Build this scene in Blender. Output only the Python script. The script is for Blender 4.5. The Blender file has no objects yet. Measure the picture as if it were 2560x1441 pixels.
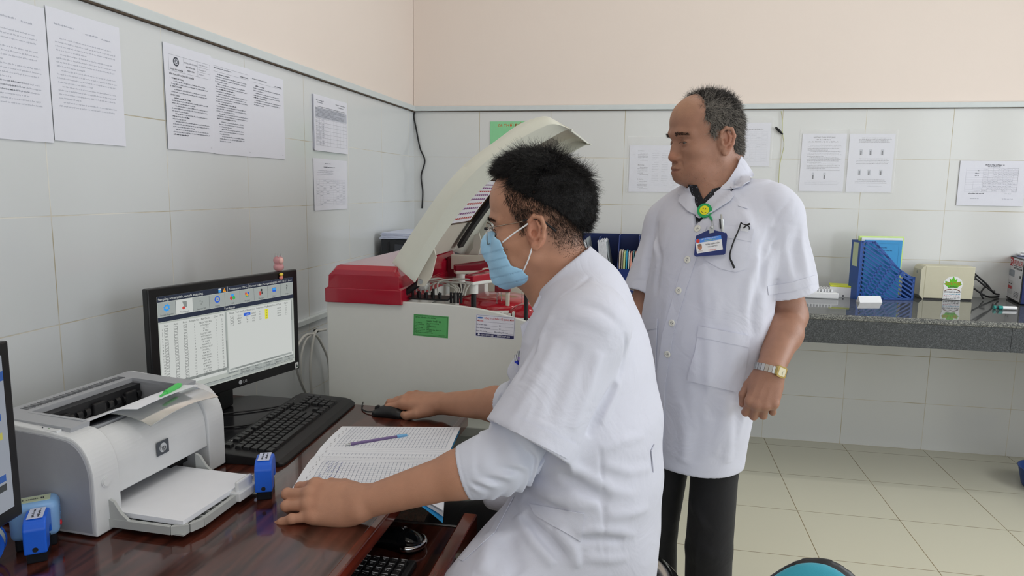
import bpy, bmesh, math, random
import numpy as np
from mathutils import Matrix, Vector
from mathutils.bvhtree import BVHTree

SC = bpy.context.scene
COL = SC.collection
PI = math.pi
V = Vector

# ------------------------------------------------------------------ camera (measured from the tile joints)
FOC, YAW, PITCH, ROLL = 1758.8, .18991, .13975, .014616
CAM = V((1.32674, -3.88894, 1.32579))
def cam_axes():
    f = V((-math.sin(YAW) * math.cos(PITCH), math.cos(YAW) * math.cos(PITCH), -math.sin(PITCH)))
    r = V((math.cos(YAW), math.sin(YAW), 0)); u = r.cross(f)
    return (r * math.cos(ROLL) + u * math.sin(ROLL), u * math.cos(ROLL) - r * math.sin(ROLL), f)
CR, CU, CF = cam_axes()
def ray(x, y): return CF * FOC + CR * (x - 1280) - CU * (y - 720.5)
def onz(x, y, z): d = ray(x, y); return CAM + d * ((z - CAM.z) / d.z)
def onx(x, y, X): d = ray(x, y); return CAM + d * ((X - CAM.x) / d.x)
def ony(x, y, Y): d = ray(x, y); return CAM + d * ((Y - CAM.y) / d.y)
def dep(x, y, D): return CAM + ray(x, y) * (D / FOC)

# ------------------------------------------------------------------ materials
def lin(c):
    if isinstance(c, str):
        c = [int(c[i:i + 2], 16) / 255 for i in (0, 2, 4)]
    return tuple(((v / 12.92) if v <= .04045 else ((v + .055) / 1.055) ** 2.4) for v in c[:3]) + (1,)
MATS = {}
def mat(name, col, rough=.5, metal=0, var=.03, vscale=40, bump=0, bscale=300, bdist=.001, coat=0, trans=0, ior=1.45,
        alpha=1, sss=0, sheen=0, emit=None, estr=1, spec=.5, attr=None, aniso=None):
    if name in MATS: return MATS[name]
    m = bpy.data.materials.new(name); m.use_nodes = True
    nt = m.node_tree; N, L = nt.nodes, nt.links
    b = N['Principled BSDF']
    I = b.inputs
    c = lin(col)
    I['Roughness'].default_value = rough; I['Metallic'].default_value = metal
    I['IOR'].default_value = ior; I['Specular IOR Level'].default_value = spec
    I['Coat Weight'].default_value = coat; I['Coat Roughness'].default_value = .06
    I['Transmission Weight'].default_value = trans; I['Alpha'].default_value = alpha
    I['Sheen Weight'].default_value = sheen
    if sss:
        I['Subsurface Weight'].default_value = sss
        I['Subsurface Radius'].default_value = (1, .35, .2); I['Subsurface Scale'].default_value = .006
    tc = N.new('ShaderNodeTexCoord')
    if emit:
        I['Emission Color'].default_value = lin(emit); I['Emission Strength'].default_value = estr
    src = None
    if attr:
        a = N.new('ShaderNodeAttribute'); a.attribute_name = attr; src = a.outputs['Color']
    if var:
        nz = N.new('ShaderNodeTexNoise'); nz.inputs['Scale'].default_value = vscale; nz.inputs['Detail'].default_value = 4
        vm = nz.inputs['Vector']
        if aniso:
            mp = N.new('ShaderNodeMapping'); mp.inputs['Scale'].default_value = aniso
            L.new(tc.outputs['Object'], mp.inputs['Vector']); L.new(mp.outputs[0], vm)
        else: L.new(tc.outputs['Object'], vm)
        mr = N.new('ShaderNodeMapRange'); mr.inputs['To Min'].default_value = 1 - var * 2; mr.inputs['To Max'].default_value = 1 + var * 2
        L.new(nz.outputs['Fac'], mr.inputs['Value'])
        mx = N.new('ShaderNodeMix'); mx.data_type = 'RGBA'; mx.blend_type = 'MULTIPLY'; mx.inputs[0].default_value = 1
        if src: L.new(src, mx.inputs[6])
        else: mx.inputs[6].default_value = c
        L.new(mr.outputs[0], mx.inputs[7]); src = mx.outputs[2]
    if src: L.new(src, I['Base Color'])
    else: I['Base Color'].default_value = c
    if bump:
        nb = N.new('ShaderNodeTexNoise'); nb.inputs['Scale'].default_value = bscale; nb.inputs['Detail'].default_value = 3
        L.new(tc.outputs['Object'], nb.inputs['Vector'])
        bp = N.new('ShaderNodeBump'); bp.inputs['Strength'].default_value = bump; bp.inputs['Distance'].default_value = bdist
        L.new(nb.outputs['Fac'], bp.inputs['Height']); L.new(bp.outputs[0], I['Normal'])
    MATS[name] = m
    return m

def tile_mat(name, col, grout, axes, w, h, ox, oy, rough, var=.012, mortar=.0016, dirt='8a7a50'):
    """glazed tiles in a grid: axes picks the two world axes that run along the joints"""
    m = bpy.data.materials.new(name); m.use_nodes = True
    N, L = m.node_tree.nodes, m.node_tree.links; b = N['Principled BSDF']
    g = N.new('ShaderNodeNewGeometry'); s = N.new('ShaderNodeSeparateXYZ'); L.new(g.outputs['Position'], s.inputs[0])
    cb = N.new('ShaderNodeCombineXYZ')
    for k, (ax, o) in enumerate(zip(axes, (ox, oy))):
        a = N.new('ShaderNodeMath'); a.inputs[1].default_value = -o + 40 * (w, h)[k]
        L.new(s.outputs[ax], a.inputs[0]); L.new(a.outputs[0], cb.inputs[k])
    br = N.new('ShaderNodeTexBrick'); br.offset = 0; br.squash = 1
    br.inputs['Scale'].default_value = 1; br.inputs['Brick Width'].default_value = w; br.inputs['Row Height'].default_value = h
    br.inputs['Mortar Size'].default_value = mortar; br.inputs['Mortar Smooth'].default_value = .3; br.inputs['Bias'].default_value = 0
    c = lin(col); br.inputs['Color1'].default_value = tuple(v * (1 - var) for v in c[:3]) + (1,)
    br.inputs['Color2'].default_value = tuple(min(1, v * (1 + var)) for v in c[:3]) + (1,)
    L.new(cb.outputs[0], br.inputs['Vector'])
    nz = N.new('ShaderNodeTexNoise'); nz.inputs['Scale'].default_value = 5; nz.inputs['Detail'].default_value = 6
    L.new(g.outputs['Position'], nz.inputs['Vector'])
    cr = N.new('ShaderNodeValToRGB'); cr.color_ramp.elements[0].position = .42; cr.color_ramp.elements[1].position = .62
    cr.color_ramp.elements[0].color = lin(grout); cr.color_ramp.elements[1].color = lin(dirt)
    L.new(nz.outputs['Fac'], cr.inputs['Fac']); L.new(cr.outputs[0], br.inputs['Mortar'])
    L.new(br.outputs['Color'], b.inputs['Base Color'])
    mr = N.new('ShaderNodeMapRange'); mr.inputs['To Min'].default_value = rough; mr.inputs['To Max'].default_value = .8
    L.new(br.outputs['Fac'], mr.inputs['Value']); L.new(mr.outputs[0], b.inputs['Roughness'])
    wv = N.new('ShaderNodeTexNoise'); wv.inputs['Scale'].default_value = 9; L.new(g.outputs['Position'], wv.inputs['Vector'])
    hm = N.new('ShaderNodeMath'); hm.operation = 'MULTIPLY_ADD'; hm.inputs[1].default_value = -1.0
    L.new(br.outputs['Fac'], hm.inputs[0])
    sm = N.new('ShaderNodeMath'); sm.operation = 'MULTIPLY'; sm.inputs[1].default_value = .35
    L.new(wv.outputs['Fac'], sm.inputs[0]); L.new(sm.outputs[0], hm.inputs[2])
    bp = N.new('ShaderNodeBump'); bp.inputs['Strength'].default_value = .35; bp.inputs['Distance'].default_value = .002
    L.new(hm.outputs[0], bp.inputs['Height']); L.new(bp.outputs[0], b.inputs['Normal'])
    MATS[name] = m
    return m

# ------------------------------------------------------------------ mesh builder
def frame(o, u, v):
    u = V(u).normalized(); v = V(v); n = u.cross(v).normalized(); v = n.cross(u)
    M = Matrix((u, v, n)).transposed().to_4x4(); M.translation = V(o); return M
def T(x=0, y=0, z=0): return Matrix.Translation((x, y, z))
def RZ(a): return Matrix.Rotation(a, 4, 'Z')
def RX(a): return Matrix.Rotation(a, 4, 'X')
def RY(a): return Matrix.Rotation(a, 4, 'Y')
FONT_CACHE = {}
def glyphs(s, bold=False):
    key = (s, bold)
    if key in FONT_CACHE: return FONT_CACHE[key]
    cu = bpy.data.curves.new('t', 'FONT'); cu.body = s; cu.size = 1; cu.resolution_u = 3
    if bold: cu.offset = .006
    o = bpy.data.objects.new('t', cu); COL.objects.link(o)
    me = bpy.data.meshes.new_from_object(o.evaluated_get(bpy.context.evaluated_depsgraph_get()))
    vs = [tuple(v.co) for v in me.vertices]; fs = [tuple(p.vertices) for p in me.polygons]
    bpy.data.objects.remove(o); bpy.data.curves.remove(cu); bpy.data.meshes.remove(me)
    FONT_CACHE[key] = (vs, fs)
    return vs, fs

class MB:
    def __init__(s): s.v = []; s.f = []; s.m = []; s.sm = []
    def raw(s, vs, fs, m=0, M=None, smooth=False):
        o = len(s.v)
        s.v += [tuple(M @ V(p)) for p in vs] if M is not None else [tuple(p) for p in vs]
        for f in fs:
            s.f.append([i + o for i in f]); s.m.append(m); s.sm.append(smooth)
        return s
    def bm(s, b, m=0, M=None, smooth=False):
        b.verts.index_update()
        s.raw([v.co[:] for v in b.verts], [[v.index for v in f.verts] for f in b.faces], m, M, smooth); b.free(); return s
    def box(s, lo, hi, m=0, bev=0, seg=2, M=None, smooth=False):
        b = bmesh.new(); bmesh.ops.create_cube(b, size=1)
        c = [(a + d) / 2 for a, d in zip(lo, hi)]; z = [abs(d - a) for a, d in zip(lo, hi)]
        for v in b.verts: v.co = V([c[i] + v.co[i] * z[i] for i in range(3)])
        if bev: bmesh.ops.bevel(b, geom=b.edges[:], offset=min(bev, min(z) * .49), segments=seg, profile=.5, affect='EDGES')
        return s.bm(b, m, M, smooth or (bev > 0 and seg > 2))
    def prism(s, poly, z0, z1, m=0, M=None, bev=0, seg=2, smooth=False):
        """polygon in XY pushed along Z"""
        b = bmesh.new()
        f = b.faces.new([b.verts.new((p[0], p[1], z0)) for p in poly])
        r = bmesh.ops.extrude_face_region(b, geom=[f])
        bmesh.ops.translate(b, verts=[e for e in r['geom'] if isinstance(e, bmesh.types.BMVert)], vec=(0, 0, z1 - z0))
        bmesh.ops.recalc_face_normals(b, faces=b.faces[:])
        if bev:
            ed = [e for e in b.edges if abs(e.verts[0].co.z - e.verts[1].co.z) < 1e-7]
            bmesh.ops.bevel(b, geom=ed, offset=bev, segments=seg, profile=.5, affect='EDGES')
        return s.bm(b, m, M, smooth)
    def cyl(s, a, b_, r0, r1=None, n=20, m=0, M=None, cap=True, smooth=True):
        a, b_ = V(a), V(b_); r1 = r0 if r1 is None else r1
        d = (b_ - a).normalized(); q = d.orthogonal().normalized(); w = d.cross(q)
        vs = []
        for c, r in ((a, r0), (b_, r1)):
            vs += [c + (q * math.cos(2 * PI * i / n) + w * math.sin(2 * PI * i / n)) * r for i in range(n)]
        s.raw(vs, [[i, (i + 1) % n, n + (i + 1) % n, n + i] for i in range(n)], m, M, smooth)
        if cap:
            s.raw(vs[:n], [list(range(n))[::-1]], m, M); s.raw(vs[n:], [list(range(n))], m, M)
        return s
    def lathe(s, prof, M=None, n=32, m=0, smooth=True):
        """prof: (r,z) list turned about Z"""
        vs = []; fs = []
        for r, z in prof: vs += [(max(r, 1e-5) * math.cos(2 * PI * i / n), max(r, 1e-5) * math.sin(2 * PI * i / n), z) for i in range(n)]
        for k in range(len(prof) - 1):
            for i in range(n):
                j = (i + 1) % n
                fs.append([k * n + i, k * n + j, (k + 1) * n + j, (k + 1) * n + i])
        fs.append(list(range(n))[::-1]); fs.append([(len(prof) - 1) * n + i for i in range(n)])
        return s.raw(vs, fs, m, M, smooth)
    def ball(s, c, r, m=0, M=None, n=16):
        r = (r, r, r) if not hasattr(r, '__len__') else r
        b = bmesh.new(); bmesh.ops.create_uvsphere(b, u_segments=n, v_segments=n // 2 + 2, radius=1)
        for v in b.verts: v.co = V([c[i] + v.co[i] * r[i] for i in range(3)])
        return s.bm(b, m, M, True)
    def tube(s, pts, r, n=8, m=0, M=None, cap=True, close=False, sub=0):
        P = [V(p) for p in pts]
        if sub: P = spline(P, sub)
        rr = r if hasattr(r, '__len__') else [r] * len(P)
        if len(rr) != len(P): rr = [rr[min(len(rr) - 1, int(i * len(rr) / len(P)))] for i in range(len(P))]
        vs = []; q = None
        for i, p in enumerate(P):
            a = P[i - 1] if i else (P[-1] if close else P[0]); b_ = P[(i + 1) % len(P)] if (i < len(P) - 1 or close) else P[-1]
            d = (b_ - a)
            d = d.normalized() if d.length > 1e-9 else V((0, 0, 1))
            q = d.orthogonal().normalized() if q is None else (q - d * q.dot(d)).normalized()
            w = d.cross(q)
            vs += [p + (q * math.cos(2 * PI * k / n) + w * math.sin(2 * PI * k / n)) * rr[i] for k in range(n)]
        fs = []
        for i in range(len(P) - (0 if close else 1)):
            a, b_ = i * n, ((i + 1) % len(P)) * n
            for k in range(n):
                j = (k + 1) % n
                fs.append([a + k, a + j, b_ + j, b_ + k])
        if cap and not close:
            fs.append(list(range(n))[::-1]); fs.append([(len(P) - 1) * n + k for k in range(n)])
        return s.raw(vs, fs, m, M, True)
    def quad(s, x0, y0, x1, y1, z=0, m=0, M=None):
        return s.raw([(x0, y0, z), (x1, y0, z), (x1, y1, z), (x0, y1, z)], [[0, 1, 2, 3]], m, M)
    def sheet(s, fn, nu, nv, th, m=0, smooth=True):
        """curved sheet with thickness: fn(u,v)->(point, normal)"""
        top = []; bot = []
        for j in range(nv + 1):
            for i in range(nu + 1):
                p, n_ = fn(i / nu, j / nv); p = V(p); n_ = V(n_); top.append(p + n_ * th); bot.append(p)
        W = nu + 1; fs = []
        for j in range(nv):
            for i in range(nu):
                a = j * W + i; fs.append([a, a + 1, a + W + 1, a + W])
        o = len(top)
        fs2 = [[x + o for x in f[::-1]] for f in fs]
        ring = list(range(W)) + [j * W + nu for j in range(1, nv + 1)] + [nv * W + i for i in range(nu - 1, -1, -1)] + [j * W for j in range(nv - 1, 0, -1)]
        K = len(ring); sv = [bot[i] for i in ring] + [top[i] for i in ring]
        s.raw(top, fs, m, None, smooth); s.raw(bot, [f[::-1] for f in fs], m, None, smooth)
        return s.raw(sv, [[i, (i + 1) % K, K + (i + 1) % K, K + i] for i in range(K)], m)
    def text(s, t, x, y, size, m=0, M=None, z=.0004, bold=False, align='l', width=None, rot=0):
        vs, fs = glyphs(t, bold)
        if not vs: return s
        x0 = min(v[0] for v in vs); x1 = max(v[0] for v in vs)
        sx = size if width is None else width / max(1e-6, (x1 - x0))
        off = {'l': 0, 'c': -(x0 + x1) / 2 * sx, 'r': -x1 * sx}[align]
        R = T(x, y, z) @ RZ(rot)
        return s.raw([(v[0] * sx + off, v[1] * size, 0) for v in vs], fs, m, (M @ R) if M is not None else R)
    def words_row(s, x0, x1, y, h, m=0, M=None, z=.0004, rnd=random, fill=.95, gapw=.5):
        """one line of small illegible print: groups of letter strokes"""
        x = x0; end = x0 + (x1 - x0) * fill
        while x < end:
            n = rnd.randint(2, 6)
            for k in range(n):
                if x > end: break
                hh = h * rnd.choice((.62, .62, .7, 1.0)); yy = y - (h * .25 if rnd.random() < .12 else 0)
                s.quad(x, yy, x + h * .34, y + hh, z, m, M); x += h * .5
            x += h * gapw
        return s
    def build(s, name, mats, parent=None, flip=False):
        me = bpy.data.meshes.new(name)
        me.from_pydata(s.v, [], s.f)
        mats = mats if isinstance(mats, (list, tuple)) else [mats]
        for m in mats: me.materials.append(m)
        me.polygons.foreach_set('material_index', s.m); me.polygons.foreach_set('use_smooth', s.sm)
        me.update()
        return put(name, me, parent)

def put(name, me, parent=None):
    o = bpy.data.objects.new(name, me); COL.objects.link(o)
    if parent is not None:
        o.parent = parent; o.matrix_parent_inverse = wm(parent).inverted()
    return o
def wm(o):
    M = o.matrix_basis.copy()
    return M if o.parent is None else wm(o.parent) @ o.matrix_parent_inverse @ M
def tag(o, label=None, cat=None, group=None, kind=None):
    if label: o['label'] = label
    if cat: o['category'] = cat
    if group: o['group'] = group
    if kind: o['kind'] = kind
    return o
def thing(name, loc, label, cat, group=None):
    o = bpy.data.objects.new(name, None); COL.objects.link(o); o.location = loc; o.empty_display_size = .05
    return tag(o, label, cat, group)
def copy_tree(o, parent=None):
    c = o.copy(); COL.objects.link(c)
    if parent is not None: c.parent = parent
    for ch in list(o.children): copy_tree(ch, c)
    return c
def spline(P, sub):
    out = []; n = len(P)
    for i in range(n - 1):
        p0, p1, p2, p3 = P[max(0, i - 1)], P[i], P[i + 1], P[min(n - 1, i + 2)]
        for k in range(sub):
            t = k / sub
            out.append(.5 * ((2 * p1) + (p2 - p0) * t + (2 * p0 - 5 * p1 + 4 * p2 - p3) * t * t + (3 * p1 - p0 - 3 * p2 + p3) * t ** 3))
    out.append(P[-1]); return out
def rrect(x0, y0, x1, y1, r, n=5):
    out = []
    for cx, cy, a0 in ((x1 - r, y0 + r, -90), (x1 - r, y1 - r, 0), (x0 + r, y1 - r, 90), (x0 + r, y0 + r, 180)):
        for k in range(n + 1):
            a = math.radians(a0 + 90 * k / n); out.append((cx + r * math.cos(a), cy + r * math.sin(a)))
    return out
def ellipse(cx, cy, rx, ry, n=24): return [(cx + rx * math.cos(2 * PI * i / n), cy + ry * math.sin(2 * PI * i / n)) for i in range(n)]

# ------------------------------------------------------------------ signed-distance modelling (for people and cloth)
f32 = np.float32
class SDF:
    """a list of soft primitives; mesh() walks the surface block by block, so the result is one continuous skin"""
    def __init__(s): s.p = []
    def add(s, op, fn, lo, hi, k=0., M=None, sc=1.):
        lo, hi = np.array(lo, float), np.array(hi, float)
        if M is not None:
            A = np.array(M)[:3, :3] * sc; t = np.array(M)[:3, 3]
            cs = np.array([[x, y, z] for x in (lo[0], hi[0]) for y in (lo[1], hi[1]) for z in (lo[2], hi[2])]) @ A.T + t
            R = np.array(M)[:3, :3]; f0 = fn
            def fn(P, f0=f0, R=R.astype(f32), t=t.astype(f32), sc=sc): return f0(((P - t) @ R) / f32(sc)) * f32(sc)
            lo, hi = cs.min(0), cs.max(0); k = k * sc
        s.p.append((op, fn, lo, hi, k)); return s
    def ell(s, c, r, k=.01, M=None, sc=1., op='u'):
        c = np.array(c, f32); r = np.array(r if hasattr(r, '__len__') else (r, r, r), f32)
        def fn(P):
            q = (P - c) / r; k0 = np.sqrt((q * q).sum(-1)) + 1e-6; q = q / r; k1 = np.sqrt((q * q).sum(-1)) + 1e-6
            return k0 * (k0 - 1) / k1
        return s.add(op, fn, c - r, c + r, k, M, sc)
    def cone(s, a, b, ra, rb, k=.01, M=None, sc=1., op='u', flat=None):
        a = np.array(a, f32); b = np.array(b, f32); ra, rb = f32(ra), f32(rb); ab = b - a; L2 = max(float(ab @ ab), 1e-12)
        fl = None
        if flat is not None:
            n = np.array(flat[0], f32); n = n / np.linalg.norm(n); fl = (n, f32(flat[1]))   # squeezed along n by the factor
        m = max(ra, rb) / (min(1, flat[1]) if flat is not None else 1)
        def fn(P):
            d = P - a
            if fl is not None: d = d + (d @ fl[0])[..., None] * fl[0] * (fl[1] - 1)
            e = ab if fl is None else ab + (ab @ fl[0]) * fl[0] * (fl[1] - 1)
            t = np.clip((d @ e) / f32(max(float(e @ e), 1e-12)), 0, 1)
            d = d - t[..., None] * e
            return np.sqrt((d * d).sum(-1)) - (ra + (rb - ra) * t)
        return s.add(op, fn, np.minimum(a, b) - m, np.maximum(a, b) + m, k, M, sc)
    def chain(s, pts, rs, k=.01, M=None, sc=1., op='u', flat=None, k2=None):
        rs = rs if hasattr(rs, '__len__') else [rs] * len(pts)
        for i in range(len(pts) - 1):
            s.cone(pts[i], pts[i + 1], rs[i], rs[i + 1], (k2 if (k2 is not None and i) else k), M, sc, op, flat)
        return s
    def rbox(s, c, h, r, k=.01, M=None, sc=1., op='u'):
        c = np.array(c, f32); h = np.array(h, f32)
        def fn(P):
            q = np.abs(P - c) - (h - f32(r)); return np.sqrt((np.maximum(q, 0) ** 2).sum(-1)) + np.minimum(q.max(-1), 0) - f32(r)
        return s.add(op, fn, c - h, c + h, k, M, sc)
    def ridge(s, pts, w, h, M=None, sc=1., taper=True):
        """a soft fold (h>0) or groove (h<0) along a polyline lying near the surface"""
        P_ = np.array(pts, f32); w = f32(w); h = f32(h)
        L = np.concatenate([[0], np.cumsum(np.linalg.norm(np.diff(P_, axis=0), axis=1))]).astype(f32)
        def fn(P):
            best = None; tt = None
            for i in range(len(P_) - 1):
                ab = P_[i + 1] - P_[i]; d = P - P_[i]; t = np.clip((d @ ab) / f32(max(float(ab @ ab), 1e-12)), 0, 1)
                e = d - t[..., None] * ab; q = (e * e).sum(-1); u = (L[i] + t * (L[i + 1] - L[i])) / L[-1]
                if best is None: best, tt = q, u
                else:
                    m = q < best; best = np.where(m, q, best); tt = np.where(m, u, tt)
            a = np.exp(-best / (w * w)) * h
            if taper: a = a * np.clip(4 * tt * (1 - tt), 0, 1) ** .5
            return -a
        m = 2.5 * float(w)
        return s.add('d', fn, P_.min(0) - m, P_.max(0) + m, 0, M, sc)
    def plane(s, o, n, k=0., op='i', M=None, sc=1.):
        o = np.array(o, f32); n = np.array(n, f32); n = n / np.linalg.norm(n)
        return s.add(op, lambda P: (P - o) @ n, [-1e5] * 3 if op == 'i' else [-1e5] * 3, [1e5] * 3, k, M, sc)
    def disp(s, fn, lo, hi): return s.add('d', fn, lo, hi)
    def eval(s, P, prims):
        D = np.full(P.shape[:-1], 1e3, f32)
        for op, fn, lo, hi, k in prims:
            d = fn(P).astype(f32)
            if op == 'd': D = D + d; continue
            if op == 's': d = -d
            if op == 'u':
                D = np.minimum(D, d) if k <= 0 else np.minimum(D, d) - np.maximum(k - np.abs(D - d), 0) ** 2 / f32(4 * k)
            else:
                D = np.maximum(D, d) if k <= 0 else np.maximum(D, d) + np.maximum(k - np.abs(D - d), 0) ** 2 / f32(4 * k)
        return D
    def mesh(s, h, n=28):
        us = [q for q in s.p if q[0] == 'u']
        lo = np.min([q[2] for q in us], 0) - 4 * h; hi = np.max([q[3] for q in us], 0) + 4 * h
        nb = np.ceil((hi - lo) / (h * n)).astype(int); N = nb * n + 2
        gid, gpt, quads = [], [], []
        half = h * n * .866
        for bx in range(nb[0]):
            for by in range(nb[1]):
                for bz in range(nb[2]):
                    o = np.array([bx, by, bz]) * n; b0 = lo + o * h; b1 = b0 + (n + 1) * h
                    pr = [q for q in s.p if (q[2] - 1.8 * q[4] - 4 * h <= b1).all() and (q[3] + 1.8 * q[4] + 4 * h >= b0).all()]
                    if not any(q[0] == 'u' for q in pr): continue
                    c = s.eval(((b0 + b1) / 2).astype(f32)[None], pr)[0]
                    if abs(c) > half * 1.9: continue
                    ax = [(b0[i] + np.arange(n + 2) * h).astype(f32) for i in range(3)]
                    P = np.stack(np.meshgrid(*ax, indexing='ij'), -1)
                    D = s.eval(P.reshape(-1, 3), pr).reshape(P.shape[:3])
                    if D.min() > 0 or D.max() < 0: continue
                    S = D < 0
                    C = D[:n + 1, :n + 1, :n + 1]
                    cells = np.zeros((n, n, n), np.int8)
                    for i in (0, 1):
                        for j in (0, 1):
                            for k in (0, 1): cells += S[i:n + i, j:n + j, k:n + k]
                    act = np.argwhere((cells > 0) & (cells < 8))
                    if len(act):
                        acc = np.zeros((len(act), 3)); cnt = np.zeros(len(act))
                        for a in range(3):
                            e = np.zeros(3, int); e[a] = 1; oth = [x for x in range(3) if x != a]
                            for p_ in (0, 1):
                                for q_ in (0, 1):
                                    f = np.zeros(3, int); f[oth[0]] = p_; f[oth[1]] = q_
                                    A = act + f; B = A + e
                                    da = D[A[:, 0], A[:, 1], A[:, 2]]; db = D[B[:, 0], B[:, 1], B[:, 2]]
                                    m = (da < 0) != (db < 0)
                                    t = np.where(m, da / np.where(m, da - db, 1), 0)
                                    acc += (A + e * t[:, None]) * m[:, None]; cnt += m
                        gpt.append(lo + (o + acc / cnt[:, None]) * h)
                        g = act + o; gid.append((g[:, 0] * N[1] + g[:, 1]) * N[2] + g[:, 2])
                    for a in range(3):
                        e = [0, 0, 0]; e[a] = 1
                        A = S[:n, :n, :n]; B = S[e[0]:n + e[0], e[1]:n + e[1], e[2]:n + e[2]]
                        for flag, w in (((A & ~B), 1), ((~A & B), -1)):
                            E = np.argwhere(flag)
                            if not len(E): continue
                            E = E + o; b_, c_ = (a + 1) % 3, (a + 2) % 3
                            def cid(db, dc):
                                q = E.copy(); q[:, b_] += db; q[:, c_] += dc; return (q[:, 0] * N[1] + q[:, 1]) * N[2] + q[:, 2]
                            Q = np.stack([cid(-1, -1), cid(0, -1), cid(0, 0), cid(-1, 0)], 1)
                            quads.append(Q if w > 0 else Q[:, ::-1])
        gid = np.concatenate(gid); gpt = np.concatenate(gpt); quads = np.concatenate(quads)
        o = np.argsort(gid); gid = gid[o]; gpt = gpt[o]
        idx = np.clip(np.searchsorted(gid, quads), 0, len(gid) - 1)
        ok = (gid[idx] == quads).all(1)
        return gpt, idx[ok]

def largest(v, q):
    """keep the connected skin only"""
    lab = np.arange(len(v))
    while True:
        m = lab[q].min(1); new = lab.copy()
        for k in range(4): np.minimum.at(new, q[:, k], m)
        new = new[new]
        if (new == lab).all(): break
        lab = new
    r, c = np.unique(lab, return_counts=True); keep = lab == r[c.argmax()]
    mp = np.cumsum(keep) - 1
    return v[keep], mp[q[keep[q[:, 0]]]]
def relax(v, q, it=1, f=.5):
    for _ in range(it):
        acc = np.zeros_like(v); cnt = np.zeros(len(v))
        for k in range(4):
            a, b = q[:, k], q[:, (k + 1) % 4]
            np.add.at(acc, a, v[b]); np.add.at(cnt, a, 1); np.add.at(acc, b, v[a]); np.add.at(cnt, b, 1)
        v = v + f * (acc / np.maximum(cnt, 1)[:, None] - v)
    return v
def np_mesh(name, v, q, mats, parent=None, cols=None, mi=None):
    me = bpy.data.meshes.new(name); v = np.asarray(v, np.float32); q = np.asarray(q, np.int32)
    me.vertices.add(len(v)); me.vertices.foreach_set('co', v.ravel())
    me.loops.add(q.size); me.loops.foreach_set('vertex_index', q.ravel())
    me.polygons.add(len(q)); me.polygons.foreach_set('loop_start', np.arange(len(q), dtype=np.int32) * q.shape[1])
    me.polygons.foreach_set('use_smooth', np.ones(len(q), bool))
    for m in (mats if isinstance(mats, (list, tuple)) else [mats]): me.materials.append(m)
    if mi is not None: me.polygons.foreach_set('material_index', np.asarray(mi, np.int32))
    if cols is not None:
        a = me.color_attributes.new('tint', 'FLOAT_COLOR', 'POINT')
        c = np.ones((len(v), 4), np.float32); c[:, :3] = cols; a.data.foreach_set('color', c.ravel())
    me.update(calc_edges=True); me.validate()
    return put(name, me, parent)
def edge_holes(q):
    """close pinholes: boundary loops of four edges get a face"""
    E = np.concatenate([q[:, [k, (k + 1) % 4]] for k in range(4)]).astype(np.int64); K = E[:, 0] << 32 | E[:, 1]; R = E[:, 1] << 32 | E[:, 0]
    B = E[~np.isin(R, K)]; nx = {int(b): int(a) for a, b in B}; out = []; seen = set()
    for s0 in nx:
        if s0 in seen: continue
        lp = [s0]; seen.add(s0); c = nx.get(s0)
        while c is not None and c != s0 and c not in seen and len(lp) < 40: lp.append(c); seen.add(c); c = nx.get(c)
        if c == s0 and 3 <= len(lp) <= 24:
            for k in range(1, len(lp) - 1, 2): out.append([lp[0], lp[k], lp[k + 1], lp[min(k + 2, len(lp) - 1)]])
    return np.array([f for f in out if len(set(f)) == 4], q.dtype).reshape(-1, 4)
def sdf_obj(name, S, h, mats, parent=None, smooth=1, colf=None):
    v, q = S.mesh(h); v, q = largest(v, q)
    holes = edge_holes(q)
    if len(holes): q = np.concatenate([q, holes])
    if smooth: v = relax(v, q, smooth)
    return np_mesh(name, v, q, mats, parent, None if colf is None else colf(v))
def bvh_of(*objs):
    vs = []; fs = []
    for o in objs:
        k = len(vs); vs += [v.co.copy() for v in o.data.vertices]; fs += [[i + k for i in p.vertices] for p in o.data.polygons]
    return BVHTree.FromPolygons(vs, fs)
# ------------------------------------------------------------------ the room
RX1, RY0, HC = 4.2, -5.6, 3.3          # right wall, front wall (behind the camera), ceiling
M_tl = tile_mat('tile_left', 'd8dcde', 'e2e1da', ('Y', 'Z'), .405, .25, -2.114, 0, .16, dirt='b5ad98')
M_tb = tile_mat('tile_back', 'dadcdb', 'd6d2c5', ('X', 'Z'), .3992, .25, 2.3786, 0, .14, dirt='b3a888')
M_fl = tile_mat('floor_tile', 'd9d6c2', '93835f', ('X', 'Y'), .3985, .4, 1.991, -.1, .28, .015, .0017, '80704c')
M_up = mat('peach_wall_paint', 'ebdfd6', .85, var=.008, vscale=3, bump=.15, bscale=60, bdist=.002)
M_ceil = mat('ceiling_paint', 'f0eee8', .9, var=.01, vscale=3)
M_trim = mat('pale_blue_gray_trim', 'd0d7d8', .45, var=.02)
M_shadow_line = mat('caulk_shadow_line', '54483c', .9, var=.1)  # dark caulk strip coloured as the shadow line under the trim
def wall(name, mats, boxes):
    m = MB()
    for lo, hi, k in boxes: m.box(lo, hi, k)
    return tag(m.build(name, mats), kind='structure')
wall('floor', [M_fl], [((-.1, RY0, -.1), (RX1, .1, 0), 0)])
wall('ceiling', [M_ceil], [((-.1, RY0, HC), (RX1, .1, HC + .1), 0)])
wall('wall_left', [M_tl, M_up], [((-.1, RY0, 0), (0, .1, 1.76), 0), ((-.1, RY0, 1.76), (-.002, .1, HC), 1)])
wall('wall_back', [M_tb, M_up], [((0, 0, 0), (RX1, .1, 1.76), 0), ((0, .002, 1.76), (RX1, .1, HC), 1)])
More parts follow.
